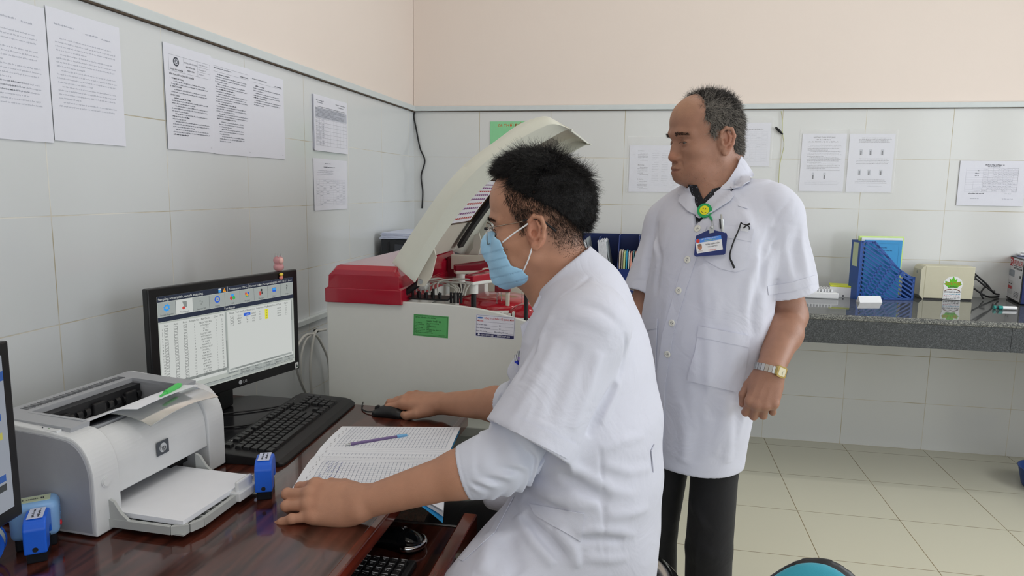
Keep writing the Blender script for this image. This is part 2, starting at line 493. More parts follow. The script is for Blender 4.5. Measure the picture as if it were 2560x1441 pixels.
# right and front wall windows; both door openings are unseen, added for low light
WR = [(-2.35, -.95), (-4.9, -3.3)]; WZ = (.95, 2.45)
b = [((RX1, RY0, 0), (RX1 + .12, -4.9, WZ[0]), 0), ((RX1, -3.3, 0), (RX1 + .12, .1, WZ[0]), 0), ((RX1, RY0, WZ[1]), (RX1 + .12, .1, HC), 0)]
for y0, y1 in ((RY0, -4.9), (-3.3, -2.35), (-.95, .1)): b.append(((RX1, y0, WZ[0]), (RX1 + .12, y1, WZ[1]), 0))
wall('wall_right', [M_up], b)
FW = (1.0, 3.1)
wall('wall_front', [M_up], [((-.1, RY0 - .12, 0), (3.2, RY0, WZ[0]), 0), ((-.1, RY0 - .12, WZ[1]), (RX1, RY0, HC), 0),
                            ((-.1, RY0 - .12, WZ[0]), (FW[0], RY0, WZ[1]), 0), ((FW[1], RY0 - .12, WZ[0]), (3.2, RY0, WZ[1]), 0), ((4.1, RY0 - .12, 0), (RX1, RY0, WZ[1]), 0)])
M_al = mat('white_window_frame', 'e8e8e6', .4)
def window(i, M, w):
    m = MB(); h = WZ[1] - WZ[0]; t = .05
    m.box((0, 0, 0), (w, .06, t), 0); m.box((0, 0, h - t), (w, .06, h), 0)
    n = 3
    for k in range(n + 1):
        x = k * (w - t) / n; m.box((x, 0, t), (x + t, .06, h - t), 0)
    o = m.build('window_%d' % i, [M_al]); o.matrix_basis = M; tag(o, kind='structure')
for i, (y0, y1) in enumerate(WR[:1]): window(i + 1, T(RX1 + .03, y0, WZ[0]) @ RZ(PI / 2), y1 - y0)
m = MB()
for q in (((3.2, RY0 - .1, 0), (3.25, RY0 - .02, 2.45)), ((4.05, RY0 - .1, 0), (4.1, RY0 - .02, 2.45)), ((3.25, RY0 - .1, 2.4), (4.05, RY0 - .02, 2.45))): m.box(*q)
tag(m.build('added_door_1', [M_al]), kind='structure')  # unseen door, added to light the coats and under the counter
m = MB()
for y in (-4.9, -4.12, -3.35): m.box((RX1 + .03, y, 0), (RX1 + .09, y + .05, 2.45))
for z in (0, 2.4): m.box((RX1 + .03, -4.85, z), (RX1 + .09, -3.35, z + .05))
tag(m.build('added_door_2', [M_al]), kind='structure')  # unseen glass door, added to brighten the floor and under the counter
window(2, T(FW[0], RY0 - .09, WZ[0]), FW[1] - FW[0])
# trim along the top of the tiles
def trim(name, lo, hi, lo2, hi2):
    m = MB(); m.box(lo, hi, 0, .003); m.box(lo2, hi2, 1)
    return tag(m.build(name, [M_trim, M_shadow_line]), kind='structure')
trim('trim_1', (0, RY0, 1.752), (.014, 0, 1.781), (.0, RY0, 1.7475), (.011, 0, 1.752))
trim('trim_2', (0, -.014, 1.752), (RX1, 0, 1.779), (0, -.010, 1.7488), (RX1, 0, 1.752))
# cable raceway on the tiles behind the desk
m = MB(); m.box((0, -2.9, .783), (.02, -.9, .806), 0, .003)
tag(m.build('trim_3', [M_trim]), kind='structure')

# daylight, plus fill light at the two added doors
def area(name, loc, rot, sx, sy, e, col=(1, 1, 1)):
    d = bpy.data.lights.new(name, 'AREA'); d.shape = 'RECTANGLE'; d.size = sx; d.size_y = sy; d.energy = e; d.color = col
    o = bpy.data.objects.new(name, d); COL.objects.link(o); o.location = loc; o.rotation_euler = rot; return o
zc = (WZ[0] + WZ[1]) / 2; hh = WZ[1] - WZ[0]
area('daylight', (RX1 + .1, -1.65, zc), (0, PI / 2, 0), hh, 1.4, 48, (.93, .97, 1))
area('daylight', (RX1 + .11, -4.1, 1.25), (0, PI / 2, 0), 2.4, 1.6, 24, (.93, .97, 1))  # fill light through the added glass door
area('daylight', (2.05, RY0 - .1, zc), (PI / 2, 0, 0), FW[1] - FW[0], hh, 6, (.95, .98, 1))
area('daylight', (3.65, RY0 - .11, 1.2), (PI / 2, 0, 0), .8, 2.3, 5, (.95, .98, 1))  # fill light through the added front door
# fluorescent tubes under the ceiling
M_tube = mat('lit_tube', 'ffffff', .3, var=0, emit='fff8ee', estr=3)
M_lampb = mat('lamp_body', 'f4f4f2', .4)
for k, (x, y) in enumerate(((1.6, -1.5), (1.6, -3.6))):
    t = thing('ceiling_lamp', (x, y, HC), 'white batten lamp with one lit tube ' + ('near the back wall' if k == 0 else 'behind the camera side of the room'), 'lamp', 'ceiling batten lamps')
    MB().box((x - .6, y - .04, HC - .05), (x + .6, y + .04, HC), 0, .005).build('lamp_body', M_lampb, t)
    MB().cyl((x - .58, y, HC - .075), (x + .58, y, HC - .075), .014, n=12).build('lamp_tube', M_tube, t)
    area('tube_light', (x, y, HC - .1), (0, 0, 0), 1.15, .06, 7, (1, .99, .97))
w = bpy.data.worlds.new('sky'); SC.world = w; w.use_nodes = True
bg = w.node_tree.nodes['Background']; bg.inputs[0].default_value = (.85, .92, 1, 1); bg.inputs[1].default_value = 1.0

# camera
cd = bpy.data.cameras.new('camera'); co = bpy.data.objects.new('camera', cd); COL.objects.link(co)
cd.sensor_fit = 'HORIZONTAL'; cd.sensor_width = 36; cd.lens = FOC / 2560 * 36; cd.clip_start = .05
co.matrix_world = Matrix(((CR.x, CU.x, -CF.x, CAM.x), (CR.y, CU.y, -CF.y, CAM.y), (CR.z, CU.z, -CF.z, CAM.z), (0, 0, 0, 1)))
SC.camera = co
SC.view_settings.view_transform = 'Standard'; SC.view_settings.look = 'None'
SC.view_settings.exposure = -.04; SC.view_settings.gamma = 1; SC.view_settings.use_curve_mapping = False
SC.cycles.use_denoising = True
SC.cycles.max_bounces = 8; SC.cycles.diffuse_bounces = 4; SC.cycles.glossy_bounces = 4; SC.cycles.sample_clamp_indirect = 4
# ------------------------------------------------------------------ desk and everything on it
def wood_mat(name, c1, c2, rough=.16, scale=(26, 2.2, 26), coat=.6):
    m = bpy.data.materials.new(name); m.use_nodes = True
    N, L = m.node_tree.nodes, m.node_tree.links; b = N['Principled BSDF']
    tc = N.new('ShaderNodeTexCoord'); mp = N.new('ShaderNodeMapping'); mp.inputs['Scale'].default_value = scale
    L.new(tc.outputs['Object'], mp.inputs[0])
    nz = N.new('ShaderNodeTexNoise'); nz.inputs['Scale'].default_value = 2.2; nz.inputs['Detail'].default_value = 8; nz.inputs['Roughness'].default_value = .62
    L.new(mp.outputs[0], nz.inputs['Vector'])
    cr = N.new('ShaderNodeValToRGB'); cr.color_ramp.elements[0].position = .38; cr.color_ramp.elements[1].position = .64
    cr.color_ramp.elements[0].color = lin(c1); cr.color_ramp.elements[1].color = lin(c2)
    L.new(nz.outputs['Fac'], cr.inputs['Fac']); L.new(cr.outputs[0], b.inputs['Base Color'])
    b.inputs['Roughness'].default_value = rough; b.inputs['Coat Weight'].default_value = coat; b.inputs['Coat Roughness'].default_value = .05
    MATS[name] = m; return m
M_wood = wood_mat('varnished_dark_wood', '2c120c', '5c2c20')
M_woode = wood_mat('varnished_red_edge', '4a180e', '70281a', .14)
DZ = .70
desk = thing('computer_desk', (.43, -3.1, 0), 'varnished dark brown wooden desk carrying the printer and keyboard along the tiled wall', 'desk')
m = MB(); pl = [(.004, -4.3), (.85, -4.3)] + [(.85 - .022 + .022 * math.cos(a), -2.035 - .022 + .022 * math.sin(a)) for a in (0, .4, .8, 1.2, PI / 2)] + [(.004, -2.035)]
m.prism(pl, DZ - .028, DZ)
top = m.build('desk_top', M_wood, desk)
MB().box((.838, -4.3, DZ - .0295), (.856, -2.06, DZ + .0006), 0, .003).build('edge_strip', M_woode, desk)['label'] = 'glossy red brown edge strip'
for y in (-2.09, -4.25): MB().box((.05, y - .022, 0), (.8, y, DZ - .028), 0).build('side_panel', M_wood, desk)
MB().box((.05, -4.25, .25), (.07, -2.1, DZ - .028), 0).build('back_panel', M_wood, desk)
# sliding keyboard tray
tr = MB(); tr.box((.42, -3.25, .568), (.955, -2.475, .583)); tray = tr.build('keyboard_tray', M_wood, desk)
MB().box((.955, -3.25, .56), (.985, -2.475, .622), 0, .003).build('tray_front_lip', M_woode, tray)
M_steel = mat('brushed_steel', 'b9bbbc', .3, 1, var=.04, vscale=60)
for y in (-2.462, -3.262): MB().box((.45, y - .003, .572), (.94, y + .003, .582), 0, .001).build('slide_rail', M_steel, tray)

# ---------------- printer
PO = V((.392, -2.877, DZ)); PM = frame(PO, (.054, .9985, 0), (0, 0, 1))      # local x = across the front, y = up, z = out of the front
M_pw = mat('printer_white', 'd9dbdd', .42, var=.015)
M_pg = mat('printer_gray', 'a9abb0', .5, var=.02, bump=.15, bscale=900, bdist=.0006)
M_pg2 = mat('printer_side_gray', '9b9da4', .5, var=.02, bump=.2, bscale=900, bdist=.0006)
M_blk = mat('black_plastic', '17171a', .45, var=.03)
M_paper = mat('white_paper', 'eceef4', .8, var=.01)
M_ink = mat('print_ink', '3a3d46', .8, var=0)
pr = thing('laser_printer', PO, 'white and gray laser printer with paper in its open tray, standing on the desk', 'printer')
PW = .358
prof = [(0, .004), (0, .105)] + [(-.062 + .062 * math.cos(a) ** .9, .105 + .08 * math.sin(a)) for a in [k * PI / 30 for k in range(1, 15)]] + [(-.066, .186), (-.09, .19), (-.24, .2), (-.245, .19), (-.245, .004)]
def side_prism(mb, poly, x0, x1, m=0, M=PM):
    # poly in (z_out, y_up) pushed along local x
    vs = [(x0, y, z) for z, y in poly] + [(x1, y, z) for z, y in poly]; n = len(poly)
    fs = [list(range(n)), [n + i for i in range(n)][::-1]] + [[i, n + i, n + (i + 1) % n, (i + 1) % n] for i in range(n)]
    mb.raw(vs, fs, m, M)
body = MB()
side_prism(body, prof, 0, .058); side_prism(body, prof, .305, PW)
upper = [(z, y) for z, y in prof[1:6]]
side_prism(body, [(-.004, .062), (-.006, .105)] + [(-.062 + .056 * math.cos(a) ** .9, .105 + .071 * math.sin(a)) for a in [k * PI / 30 for k in range(1, 15)]] + [(-.066, .165), (-.02, .09), (-.016, .062)], .058, .305)
side_prism(body, [(-.215, .004), (-.215, .198), (-.24, .2), (-.245, .19), (-.245, .004)], .058, .305)
pb = body.build('printer_body', M_pw, pr)
bv = pb.modifiers.new('b', 'BEVEL'); bv.width = .0025; bv.segments = 2; bv.limit_method = 'ANGLE'; bv.angle_limit = .6
inn = [(-.006, .012), (-.006, .105)] + [(-.062 + .056 * math.cos(a) ** .9, .105 + .073 * math.sin(a)) for a in [k * PI / 30 for k in range(1, 15)]] + [(-.09, .182), (-.235, .19), (-.235, .012)]
for x in (-.004, PW - .001):
    m = MB(); side_prism(m, inn, x, x + .005); m.build('side_panel', M_pg2, pr)['label'] = 'darker gray side panel'
# top deck with the output recess
m = MB()
def deck(x0, z0, x1, z1, y0=.1855, y1=.195, mm=0): m.box((x0, y0, z0), (x1, y1 , z1), mm, .001, M=PM)
def slab(poly, x0, x1, mm=0): side_prism(m, poly, x0, x1, mm)
topc = lambda z: .1935 + (-z - .05) * .045
slab([(-.058, topc(-.058)), (-.06, topc(-.058) - .01), (-.236, topc(-.236) - .01), (-.236, topc(-.236))], .016, .058)
slab([(-.058, topc(-.058)), (-.06, topc(-.058) - .01), (-.236, topc(-.236) - .01), (-.236, topc(-.236))], .305, .345)
slab([(-.19, topc(-.19)), (-.19, topc(-.19) - .01), (-.236, topc(-.236) - .01), (-.236, topc(-.236))], .058, .305)
slab([(-.062, .178), (-.062, .17), (-.165, .138), (-.165, .146)], .05, .31)          # sloped output bed
slab([(-.066, .196), (-.066, .14), (-.19, .14), (-.19, .2)], .05, .058); slab([(-.066, .196), (-.066, .14), (-.19, .14), (-.19, .2)], .305, .311)
m.build('top_deck', M_pg, pr)['label'] = 'light gray top with sloped paper bed'
m = MB()
for k in range(34): m.box((.062 + k * .0071, topc(-.21) + .0002, -.222), (.0655 + k * .0071, topc(-.21) + .0012, -.204), 0, M=PM)
m.build('vent_slats', mat('vent_dark', '6d6f73', .6), pr)
m = MB(); m.box((.06, .13, -.214), (.303, .19, -.168), 0, M=PM)
for k in range(12): m.cyl(PM @ V((.075 + k * .0195, .168, -.17)), PM @ V((.086 + k * .0195, .168, -.17)), .0085, n=12)
for k in range(3): m.box((.085 + k * .085, .15, -.172), (.115 + k * .085, .182, -.16), 0, .003, M=PM)
m.build('output_slot', M_blk, pr)['label'] = 'black output slot with rollers'
m = MB(); m.box((.058, .008, -.2), (.305, .06, -.07), 0, M=PM); m.box((.24, .03, -.07), (.29, .075, -.045), 0, M=PM); m.box((.0585, .06, -.16), (.3045, .125, -.06), 0, M=PM)
m.build('feed_opening', M_blk, pr)
# input tray with its grille, guide and paper
M_tray = mat('printer_tray_gray', 'b3b6b5', .5, var=.02)
m = MB()
tp = [(.03, -.03), (.262, -.03), (.262, .10), (.256, .135), (.235, .15), (.075, .158), (.05, .15), (.034, .125)]
for (a, b) in zip(tp[1:] + tp[:1], tp[2:] + tp[:2]):
    if abs(a[1] + .03) < 1e-6 and abs(b[1] + .03) < 1e-6: continue
    A = V((a[0], .019, a[1])); B = V((b[0], .019, b[1])); d = (B - A).normalized(); n_ = V((-d.z, 0, d.x)) * .004
    q = [A + n_, B + n_, B - n_, A - n_]
    m.raw([(p.x, .011, p.z) for p in q] + [(p.x, .026, p.z) for p in q], [[0, 1, 2, 3], [7, 6, 5, 4]] + [[i, 4 + i, 4 + (i + 1) % 4, (i + 1) % 4] for i in range(4)], 0, PM)
for k in range(11): m.box((.05 + k * .02, .012, .128 - (.0 if k < 9 else .012)), (.0525 + k * .02, .022, .152 - (.0 if k < 9 else .012)), 0, M=PM)
for k in range(7): m.box((.034, .012, k * .022 - .01), (.05, .022, k * .022 - .0075), 0, M=PM); m.box((.246, .012, k * .018 - .01), (.262, .022, k * .018 - .0075), 0, M=PM)
m.box((.034, .010, -.03), (.26, .013, .15), 0, M=PM)
tr_ = m.build('input_tray', M_tray, pr)
m = MB()
m.box((.175, .012, .135), (.235, .03, .165), 0, .002, M=PM); m.box((.18, .026, .150), (.228, .05, .158), 0, .003, M=PM); m.build('paper_guide', M_pw, tr_)
for x in (.032, .262):
    m = MB(); m.prism([(0, 0), (.05, 0), (.042, .012), (.024, .026), (.01, .046), (0, .05)], -.003, .003, M=PM @ T(x, .012, 0) @ RY(-PI / 2), smooth=False)
    m.build('tray_arm', M_tray, tr_)
m = MB(); m.box((.044, .024, -.15), (.254, .033, .142), 0, M=PM); tag(m.build('paper_stack', M_paper), 'blank white paper ream sheets lying in the open tray of the printer', 'paper')
m = MB(); m.cyl(PM @ V((.026, .098, -.001)), PM @ V((.026, .098, .002)), .0105, n=24); m.cyl(PM @ V((.026, .098, .002)), PM @ V((.026, .098, .0032)), .008, n=24)
m.build('power_button', M_pw, pr)
m = MB(); m.prism(rrect(.155, .094, .188, .122, .001), .0005, .0012, 0, M=PM @ T(0, 0, -.004)); L = PM @ T(.1715, .108, -.0026)
m.prism(ellipse(0, 0, .0095, .0095), 0, .0004, 1, M=L); m.text('hp', 0, -.005, .0165, 2, M=L @ T(0, 0, .0002), bold=True, align='c')
m.build('logo', [mat('logo_gray', '50555c', .4), mat('logo_light', 'c8ccd0', .4), mat('logo_dark', '22252a', .4)], pr)
m = MB(); m.box((.003, .186, -.125), (.014, .1915, -.075), 0, .001, M=PM); m.ball(PM @ V((.009, .1925, -.112)), .0012, 1); m.ball(PM @ V((.009, .1918, -.098)), .0012, 2)
m.build('status_panel', [M_pw, M_ink, mat('dull_green', '6f8f6a', .5)], pr)
# sheet in the output bed, clear flap, green dropper
m = MB()
def bed(u, v):
    z = -.168 + .16 * v; y = .152 + .05 * min(1, max(0, (z + .165) / .125)) ** 1.1 + .003 * math.sin(u * 3)
    return PM @ V((.068 + .17 * u + .05 * v, y, z)), V((0, 0, 1))
m.sheet(bed, 10, 12, .0012); tag(m.build('printed_page', M_paper), 'white sheet lying in the output bed on top of the printer', 'paper')
m = MB()
def flap(u, v):
    z = -.062 + .075 * v; return PM @ V((.105 + .2 * u + .02 * v, .192 + .01 * math.sin(u * PI) * v - .024 * v * v, z)), V((0, 0, 1))
m.sheet(flap, 12, 5, .0012); m.build('output_flap', mat('smoky_clear_plastic', 'b9bdb9', .15, trans=.75, ior=1.3), pr)['label'] = 'smoky clear output flap'
g0 = PM @ V((.205, .2085, -.018)); g1 = PM @ V((.255, .2085, -.03)); m = MB(); M_lime = mat('lime_green_plastic', '58d06a', .4)
m.cyl(g0, g1, .0055, .0065, 14); m.cyl(g0 + (g0 - g1).normalized() * .022, g0, .0018, .003, 10); m.cyl(g1, g1 + (g1 - g0).normalized() * .012, .0065, .003, 14)
tag(m.build('marker_cap', M_lime), 'lime green marker cap lying on the clear flap of the printer', 'marker')

# ---------------- monitors
M_bez = mat('monitor_black', '141416', .35, var=.02)
def scr(name, col, e=1.): return mat(name, '141516', .3, var=0, emit=col, estr=e * 1.15, spec=.3)
S_pale, S_navy, S_white, S_grey = scr('screen_pale', 'c7cdc6', .62), scr('screen_navy', '2c3448', .6), scr('screen_white', 'e4e8e4', .62), scr('screen_gray', '9aa09d', .6)
S_txt, S_blue, S_yel, S_orange, S_grn, S_red, S_btn = scr('screen_text', '4a4f50', .4), scr('screen_blue', '2a5fd0', .8), scr('screen_yellow', 'dcd83a', .8), scr('screen_orange', 'f0a030', .8), scr('screen_green', '3fae5a', .8), scr('screen_red', 'c8443c', .8), scr('screen_button', 'b4bbb8', .6)
S_line = scr('screen_line', '8a908e', .5); S_cyan = scr('screen_cyan', '3a9be8', .8)
SM = [S_pale, S_navy, S_white, S_grey, S_txt, S_blue, S_yel, S_orange, S_grn, S_red, S_btn, S_line, S_cyan]
def monitor(A, B, ztop, h, base, label):
    A, B = V((*A, 0)), V((*B, 0)); u = (B - A).normalized(); w = (B - A).length
    M = frame((A.x, A.y, ztop - h), u, (0, 0, 1))
    t = thing('computer_monitor', (base[0], base[1], DZ), label, 'monitor')
    b = MB(); b.box((0, 0, -.02), (w, h, 0), 0, .003, M=M); b.box((w * .2, h * .2, -.04), (w * .8, h * .8, -.018), 0, .008, M=M)
    b.build('monitor_housing', M_bez, t)
    return t, M, w, h
mon, MM, MW, MH = monitor((.168, -2.435), (.296, -1.951), 1.0775, .305, (.2, -2.2), 'black widescreen monitor showing a table of test results, behind the keyboard')
bz = .0195; bt = .021; bb = .027
m = MB(); Q = lambda x0, y0, x1, y1, k, z=.0006: m.quad(x0, y0, x1, y1, z, k, MM)
X0, X1, Y0, Y1 = bz + .004, MW - bz, bb, MH - bt; W_ = X1 - X0; H_ = Y1 - Y0
sx = lambda f: X0 + W_ * f
sy = lambda f: Y1 - H_ * f
def R(x0, y0, x1, y1, k, z=.0008): m.quad(sx(x0), sy(y1), sx(x1), sy(y0), z, k, MM)
def TX(t, x, y, s, k=4, al='l', b=False, z=.0012): m.text(t, sx(x), sy(y), s, k, MM, z, b, al)
R(0, 0, 1, 1, 0, .0004); R(0, 0, 1, .055, 1); R(0, .2, 1, .245, 1)
TX('Sampling accomplish, sample analyzing..', .005, .04, .0085, 2, b=True)
TX('Temperature:', .475, .04, .0075, 2); TX('37.0 C', .57, .04, .0075, 2, b=True); TX('Current User:', .63, .04, .0075, 2); TX('BA (Management)', .71, .04, .0075, 2); TX('2025-04-11', .825, .04, .0075, 2, b=True); TX('15:17', .905, .04, .0075, 2); TX('Status', .955, .04, .0065, 2)
R(.4, .008, .42, .05, 12, .001); R(.4, .008, .42, .022, 2, .0011)
m.raw([(sx(.43), sy(.05), .001), (sx(.455), sy(.05), .001), (sx(.4425), sy(.008), .001)], [[0, 1, 2]], 7, MM)
R(.4415, .02, .4435, .038, 4, .0012); R(.4415, .041, .4435, .045, 4, .0012)
for x in (.465, .622, .815): R(x, .0, x + .0015, .055, 2, .001)
names = ['Sample Register', 'Test Result', 'Request Info', 'Query', 'QC', 'Reagent', 'Maintain', 'Status', 'Help']
for k in range(9):
    x0 = .002 + k * .1110; R(x0, .06, x0 + .1085, .196, 10 if k != 1 else 2, .0009); R(x0 + .1085, .06, x0 + .11, .196, 1, .001)
    TX(names[k], x0 + .054, .188, .0058, 4, 'c')
c = lambda k: MM @ T(sx(.002 + k * .111 + .054), sy(.115), .0011)
def disc(k, r, mm, dx=0, dy=0, dz=0, n=20): m.prism(ellipse(dx, dy, r, r, n), dz, dz + .0001, mm, M=c(k))
m.prism([(rr * math.cos(a), rr * math.sin(a)) for i in range(32) for a, rr in ((2 * PI * i / 32, .0095 if (i // 2) % 2 else .0075),)], 0, .0001, 12, M=c(0)); disc(0, .004, 10, dz=.0002)
m.prism([(-.006, .009), (.007, .009), (.007, -.006), (.0, -.006)], 0, .0001, 3, M=c(1)); disc(1, .004, 9, -.003, -.007, .0002)
for dx, dy in ((-.003, .003), (.003, 0), (0, -.005)): disc(2, .0022, 3, dx, dy)
disc(3, .009, 5); disc(3, .0055, 10, dz=.0002); disc(3, .002, 5, dz=.0003)
disc(4, .005, 12, 0, .004); disc(4, .005, 9, -.004, -.003, .0001); disc(4, .005, 8, .004, -.003, .0002)
for i, (dx, dy) in enumerate(((-.004, .003), (.004, .003), (-.003, -.003), (.003, -.004), (0, 0))): m.prism(rrect(dx - .003, dy - .003, dx + .003, dy + .003, .001), i * .0001, i * .0001 + .0001, (9, 5, 8, 3, 7)[i], M=c(5))
disc(6, .0035, 4, .002, .006); m.prism(rrect(-.006, -.008, .001, .003, .001), 0, .0001, 9, M=c(6)); m.prism(rrect(.002, -.006, .006, .002, .001), 0, .0001, 4, M=c(6))
m.prism(rrect(-.007, -.005, .007, .007, .001), 0, .0001, 5, M=c(7)); m.prism(rrect(-.006, .0, .006, .006, .001), .0001, .0002, 12, M=c(7))
m.text('?', 0, -.007, .024, 4, c(8), 0, True, 'c')
TX('Test Result', .475, .235, .008, 2, b=True, al='c')
# result tables
R(.006, .262, .445, .905, 2, .0009); R(.455, .262, .985, .905, 2, .0009)
heads = [('Stat', .045), ('Anti', .105), ('Print', .165), ('Sample No', .225), ('Bar Code', .3), ('Disk', .375), ('POS', .415)]
for t, x in heads: TX(t, x, .295, .0068, 4, 'c')
rn = random.Random(3)
nm = ['TRAN T DUNG', 'NGUYEN T', 'LE THI', 'K SAU', 'QUYEN HLY', 'NG THANH', 'TRAN MINH', 'K THUY', 'HOANG T', 'NGUYEN DUY', 'PHAM LY', 'MAI T LY', 'K HUONG', 'NGO CHAU', 'DO TRI', 'LAM HUY', 'K BRIUH', 'BUI UYEN', 'CAO TH', 'DINH V']
for r in range(20):
    y = .332 + r * .0282
    if r == 19: R(.02, y - .022, .435, y + .006, 3, .001)
    TX(str(r + 1), .018, y, .006, 4)
    for x in (.045, .105, .165):
        for a in ((x - .011, y - .02, x - .0095, y + .002), (x + .0095, y - .02, x + .011, y + .002), (x - .011, y - .02, x + .011, y - .0175), (x - .011, y - .001, x + .011, y + .002)): R(*a, 4, .001)
    TX(str(r + 1), .225, y, .006, 4, 'c'); TX(nm[r], .3, y, .006, 4, 'c'); TX('1', .375, y, .006, 4, 'c'); TX(str(r + 2), .415, y, .006, 4, 'c')
R(.437, .262, .449, .905, 10, .001); R(.438, .56, .448, .86, 3, .0011)
for t, x in (('Result', .49), ('Test Item', .545), ('Test Result', .605), ('Unit', .655), ('Reference', .71), ('Flag', .76), ('Repeat Result', .81), ('S-Type', .87), ('Again', .93)): TX(t, x, .293, .0066, 4, 'c')
for r, (a, b_, c_) in enumerate((('GLU', '5.62', 'mmol/l'), ('UREA', '7.6', 'mmol/l'), ('AST', '36', 'U/L'), ('ALT', '47', 'U/L'))):
    y = .335 + r * .0282
    for a_ in ((.478, y - .02, .4795, y + .002), (.4985, y - .02, .5, y + .002), (.478, y - .02, .5, y - .0175), (.478, y - .001, .5, y + .002)): R(*a_, 4, .001)
    if r == 0: R(.578, y - .024, .632, y + .007, 5, .001)
    TX(a, .545, y, .0064, 4, 'c'); TX(b_, .605, y, .0064, 2 if r == 0 else 4, 'c'); TX(c_, .655, y, .0064, 4, 'c'); TX('3.9', .71, y, .006, 4, 'c'); R(.748, y - .024, .776, y + .004, 6, .001); TX('H', .762, y, .006, 4, 'c', z=.0014); TX('serum', .87, y, .0062, 4, 'c'); R(.922, y - .02, .94, y + .002, 11, .001); R(.924, y - .018, .938, y, 2, .0011)
R(.975, .262, .985, .87, 10, .001); R(.976, .27, .984, .5, 3, .0011); R(.46, .875, .97, .895, 10, .001); R(.5, .877, .86, .893, 3, .0011)
bt_ = [('Delete Row', .435, .915), ('Running Row', .5375, .9), ('Trace', .64, .9), ('Save Auto', .74, .9), ('Clear Auto', .84, .9), ('Repeat Test', .94, .9)]
for k in range(6):
    for r in range(2):
        if k == 0 and r: continue
        x = .44 + k * .092; y = .908 + r * .025; R(x, y, x + .088, y + .022, 10, .001); TX(('Delete Row', 'Running Row', 'Audit', 'Save Auto', 'Show Auto', 'Repeat Test', '', 'Check Result', 'New', 'Trace', 'Back Col', 'Set')[k + 6 * r], x + .044, y + .017, .006, 4, 'c')
for k in range(7): R(.2 + k * .09, .96, .286 + k * .09, .985, 10, .001); R(.2 + k * .09, .958, .286 + k * .09, .96, 1, .001)
TX('Save and Send Results Output', .9, .975, .006, 4, 'c'); R(0, .955, 1, .9565, 1, .001); TX('Sampler Idle', .75, .998, .005, 4, 'c')
m.build('screen', SM, mon)['label'] = 'lit screen with tables of test results'
m = MB(); lx = MW * .56; m.prism(ellipse(lx - .012, .0135, .0062, .0062), .0004, .0009, 0, M=MM); m.text('LG', lx - .003, .0095, .0115, 0, MM, .001, True)
m.build('logo', mat('logo_silver', 'b9bcc0', .4), mon)
m = MB(); m.prism(rrect(MW - .019, .004, MW - .006, .022, .002), .0004, .001, 0, M=MM); m.prism([(MW - .016, .008), (MW - .009, .008), (MW - .0125, .018)], .001, .0013, 1, M=MM); m.prism([(MW - .011, .0065), (MW - .0075, .0065), (MW - .0075, .009), (MW - .011, .009)], .0013, .0015, 2, M=MM)
m.build('energy_sticker', [mat('sticker_white', 'eef0ee', .5), M_ink, mat('sticker_green', '3aa040', .5)], mon)
m = MB(); mc = MM @ V((MW / 2, .06, -.035)); m.box((mc.x - .03, mc.y - .035, DZ + .01), (mc.x, mc.y + .035, mc.z), 0, .006); m.build('stand_neck', M_bez, mon)
m = MB(); m.prism(rrect(.15, -2.43, .368, -2.045, .07, 8), DZ, DZ + .009); ob_ = m.build('stand_base', mat('gloss_black', '1c1c1f', .15), mon)
bv = ob_.modifiers.new('b', 'BEVEL'); bv.width = .003; bv.segments = 3; bv.limit_method = 'ANGLE'
mon2, M2, W2, H2 = monitor((.42, -3.44), (.342, -2.972), 1.078, .29, (.38, -3.2), 'second black monitor cut by the picture edge, beside the printer')
m = MB(); m.quad(.018, .022, W2 - .018, H2 - .02, .0006, 0, M2); m.quad(.018, H2 - .06, W2 - .018, H2 - .045, .0008, 1, M2)
for k, (y, c_) in enumerate(((.168, 1), (.138, 2), (.07, 1), (.055, 3))): m.quad(.2, y, W2 - .03, y + .011, .0008, c_, M2)
for k in range(14): m.words_row(.05, W2 - .04, .2 - k * .012, .004, 3, M2, .001, random.Random(k), .8)
m.build('screen', [scr('screen2_pale', 'b9c0cc', .45), scr('screen2_blue', '3a68b8', .5), scr('screen2_yellow', 'd6d06a', .5), S_txt], mon2)
m = MB(); mc = M2 @ V((W2 / 2, .06, -.035)); m.box((mc.x - .03, mc.y - .035, DZ + .01), (mc.x, mc.y + .035, mc.z), 0, .006); m.build('stand_neck', M_bez, mon2)
m = MB(); m.prism(rrect(mc.x - .1, mc.y - .12, mc.x + .09, mc.y + .12, .05), DZ, DZ + .011); m.build('stand_base', M_bez, mon2)
# figurines on the results monitor
M_pk = mat('clear_pink_plastic', 'f0b4b8', .25, trans=.35, ior=1.3); M_pk2 = mat('pink_face', 'f3c0b8', .4); M_crn = mat('clear_crown', 'dcdcdc', .2, trans=.5, ior=1.3)
fc = MM @ V((MW - .062, MH, -.012)); t = thing('pink_figurine', fc, 'translucent pink toy animal with a clear crown, standing on the monitor top edge', 'figurine')
MB().ball(fc + V((0, 0, .0125)), (.015, .016, .0125)).build('figurine_body', M_pk, t)
MB().ball(fc + V((0, 0, .032)), (.0145, .0155, .014)).build('figurine_head', M_pk, t)
m = MB(); m.ball(fc + V((.011, -.004, .031)), (.006, .009, .009)); m.build('figurine_face', M_pk2, t)
m = MB()
for k in range(6):
    a = k * PI / 3; b = fc + V((.009 * math.cos(a), .009 * math.sin(a), .043)); m.cyl(b, b + V((.001 * math.cos(a), .001 * math.sin(a), .011)), .0028, .0008, 8)
m.build('figurine_crown', M_crn, t)
fc = MM @ V((MW - .07, MH - .013, .004)); t = thing('yellow_charm', fc, 'tiny yellow and pink toy stuck on the front frame of the monitor', 'figurine')
MB().ball(fc + V((0, 0, -.004)), (.005, .0075, .0065)).build('charm_body', mat('coral_pink', 'ef8f84', .4), t)
MB().ball(fc + V((.001, 0, .005)), (.005, .008, .005)).build('charm_hat', mat('toy_yellow', 'f2d64a', .4), t)

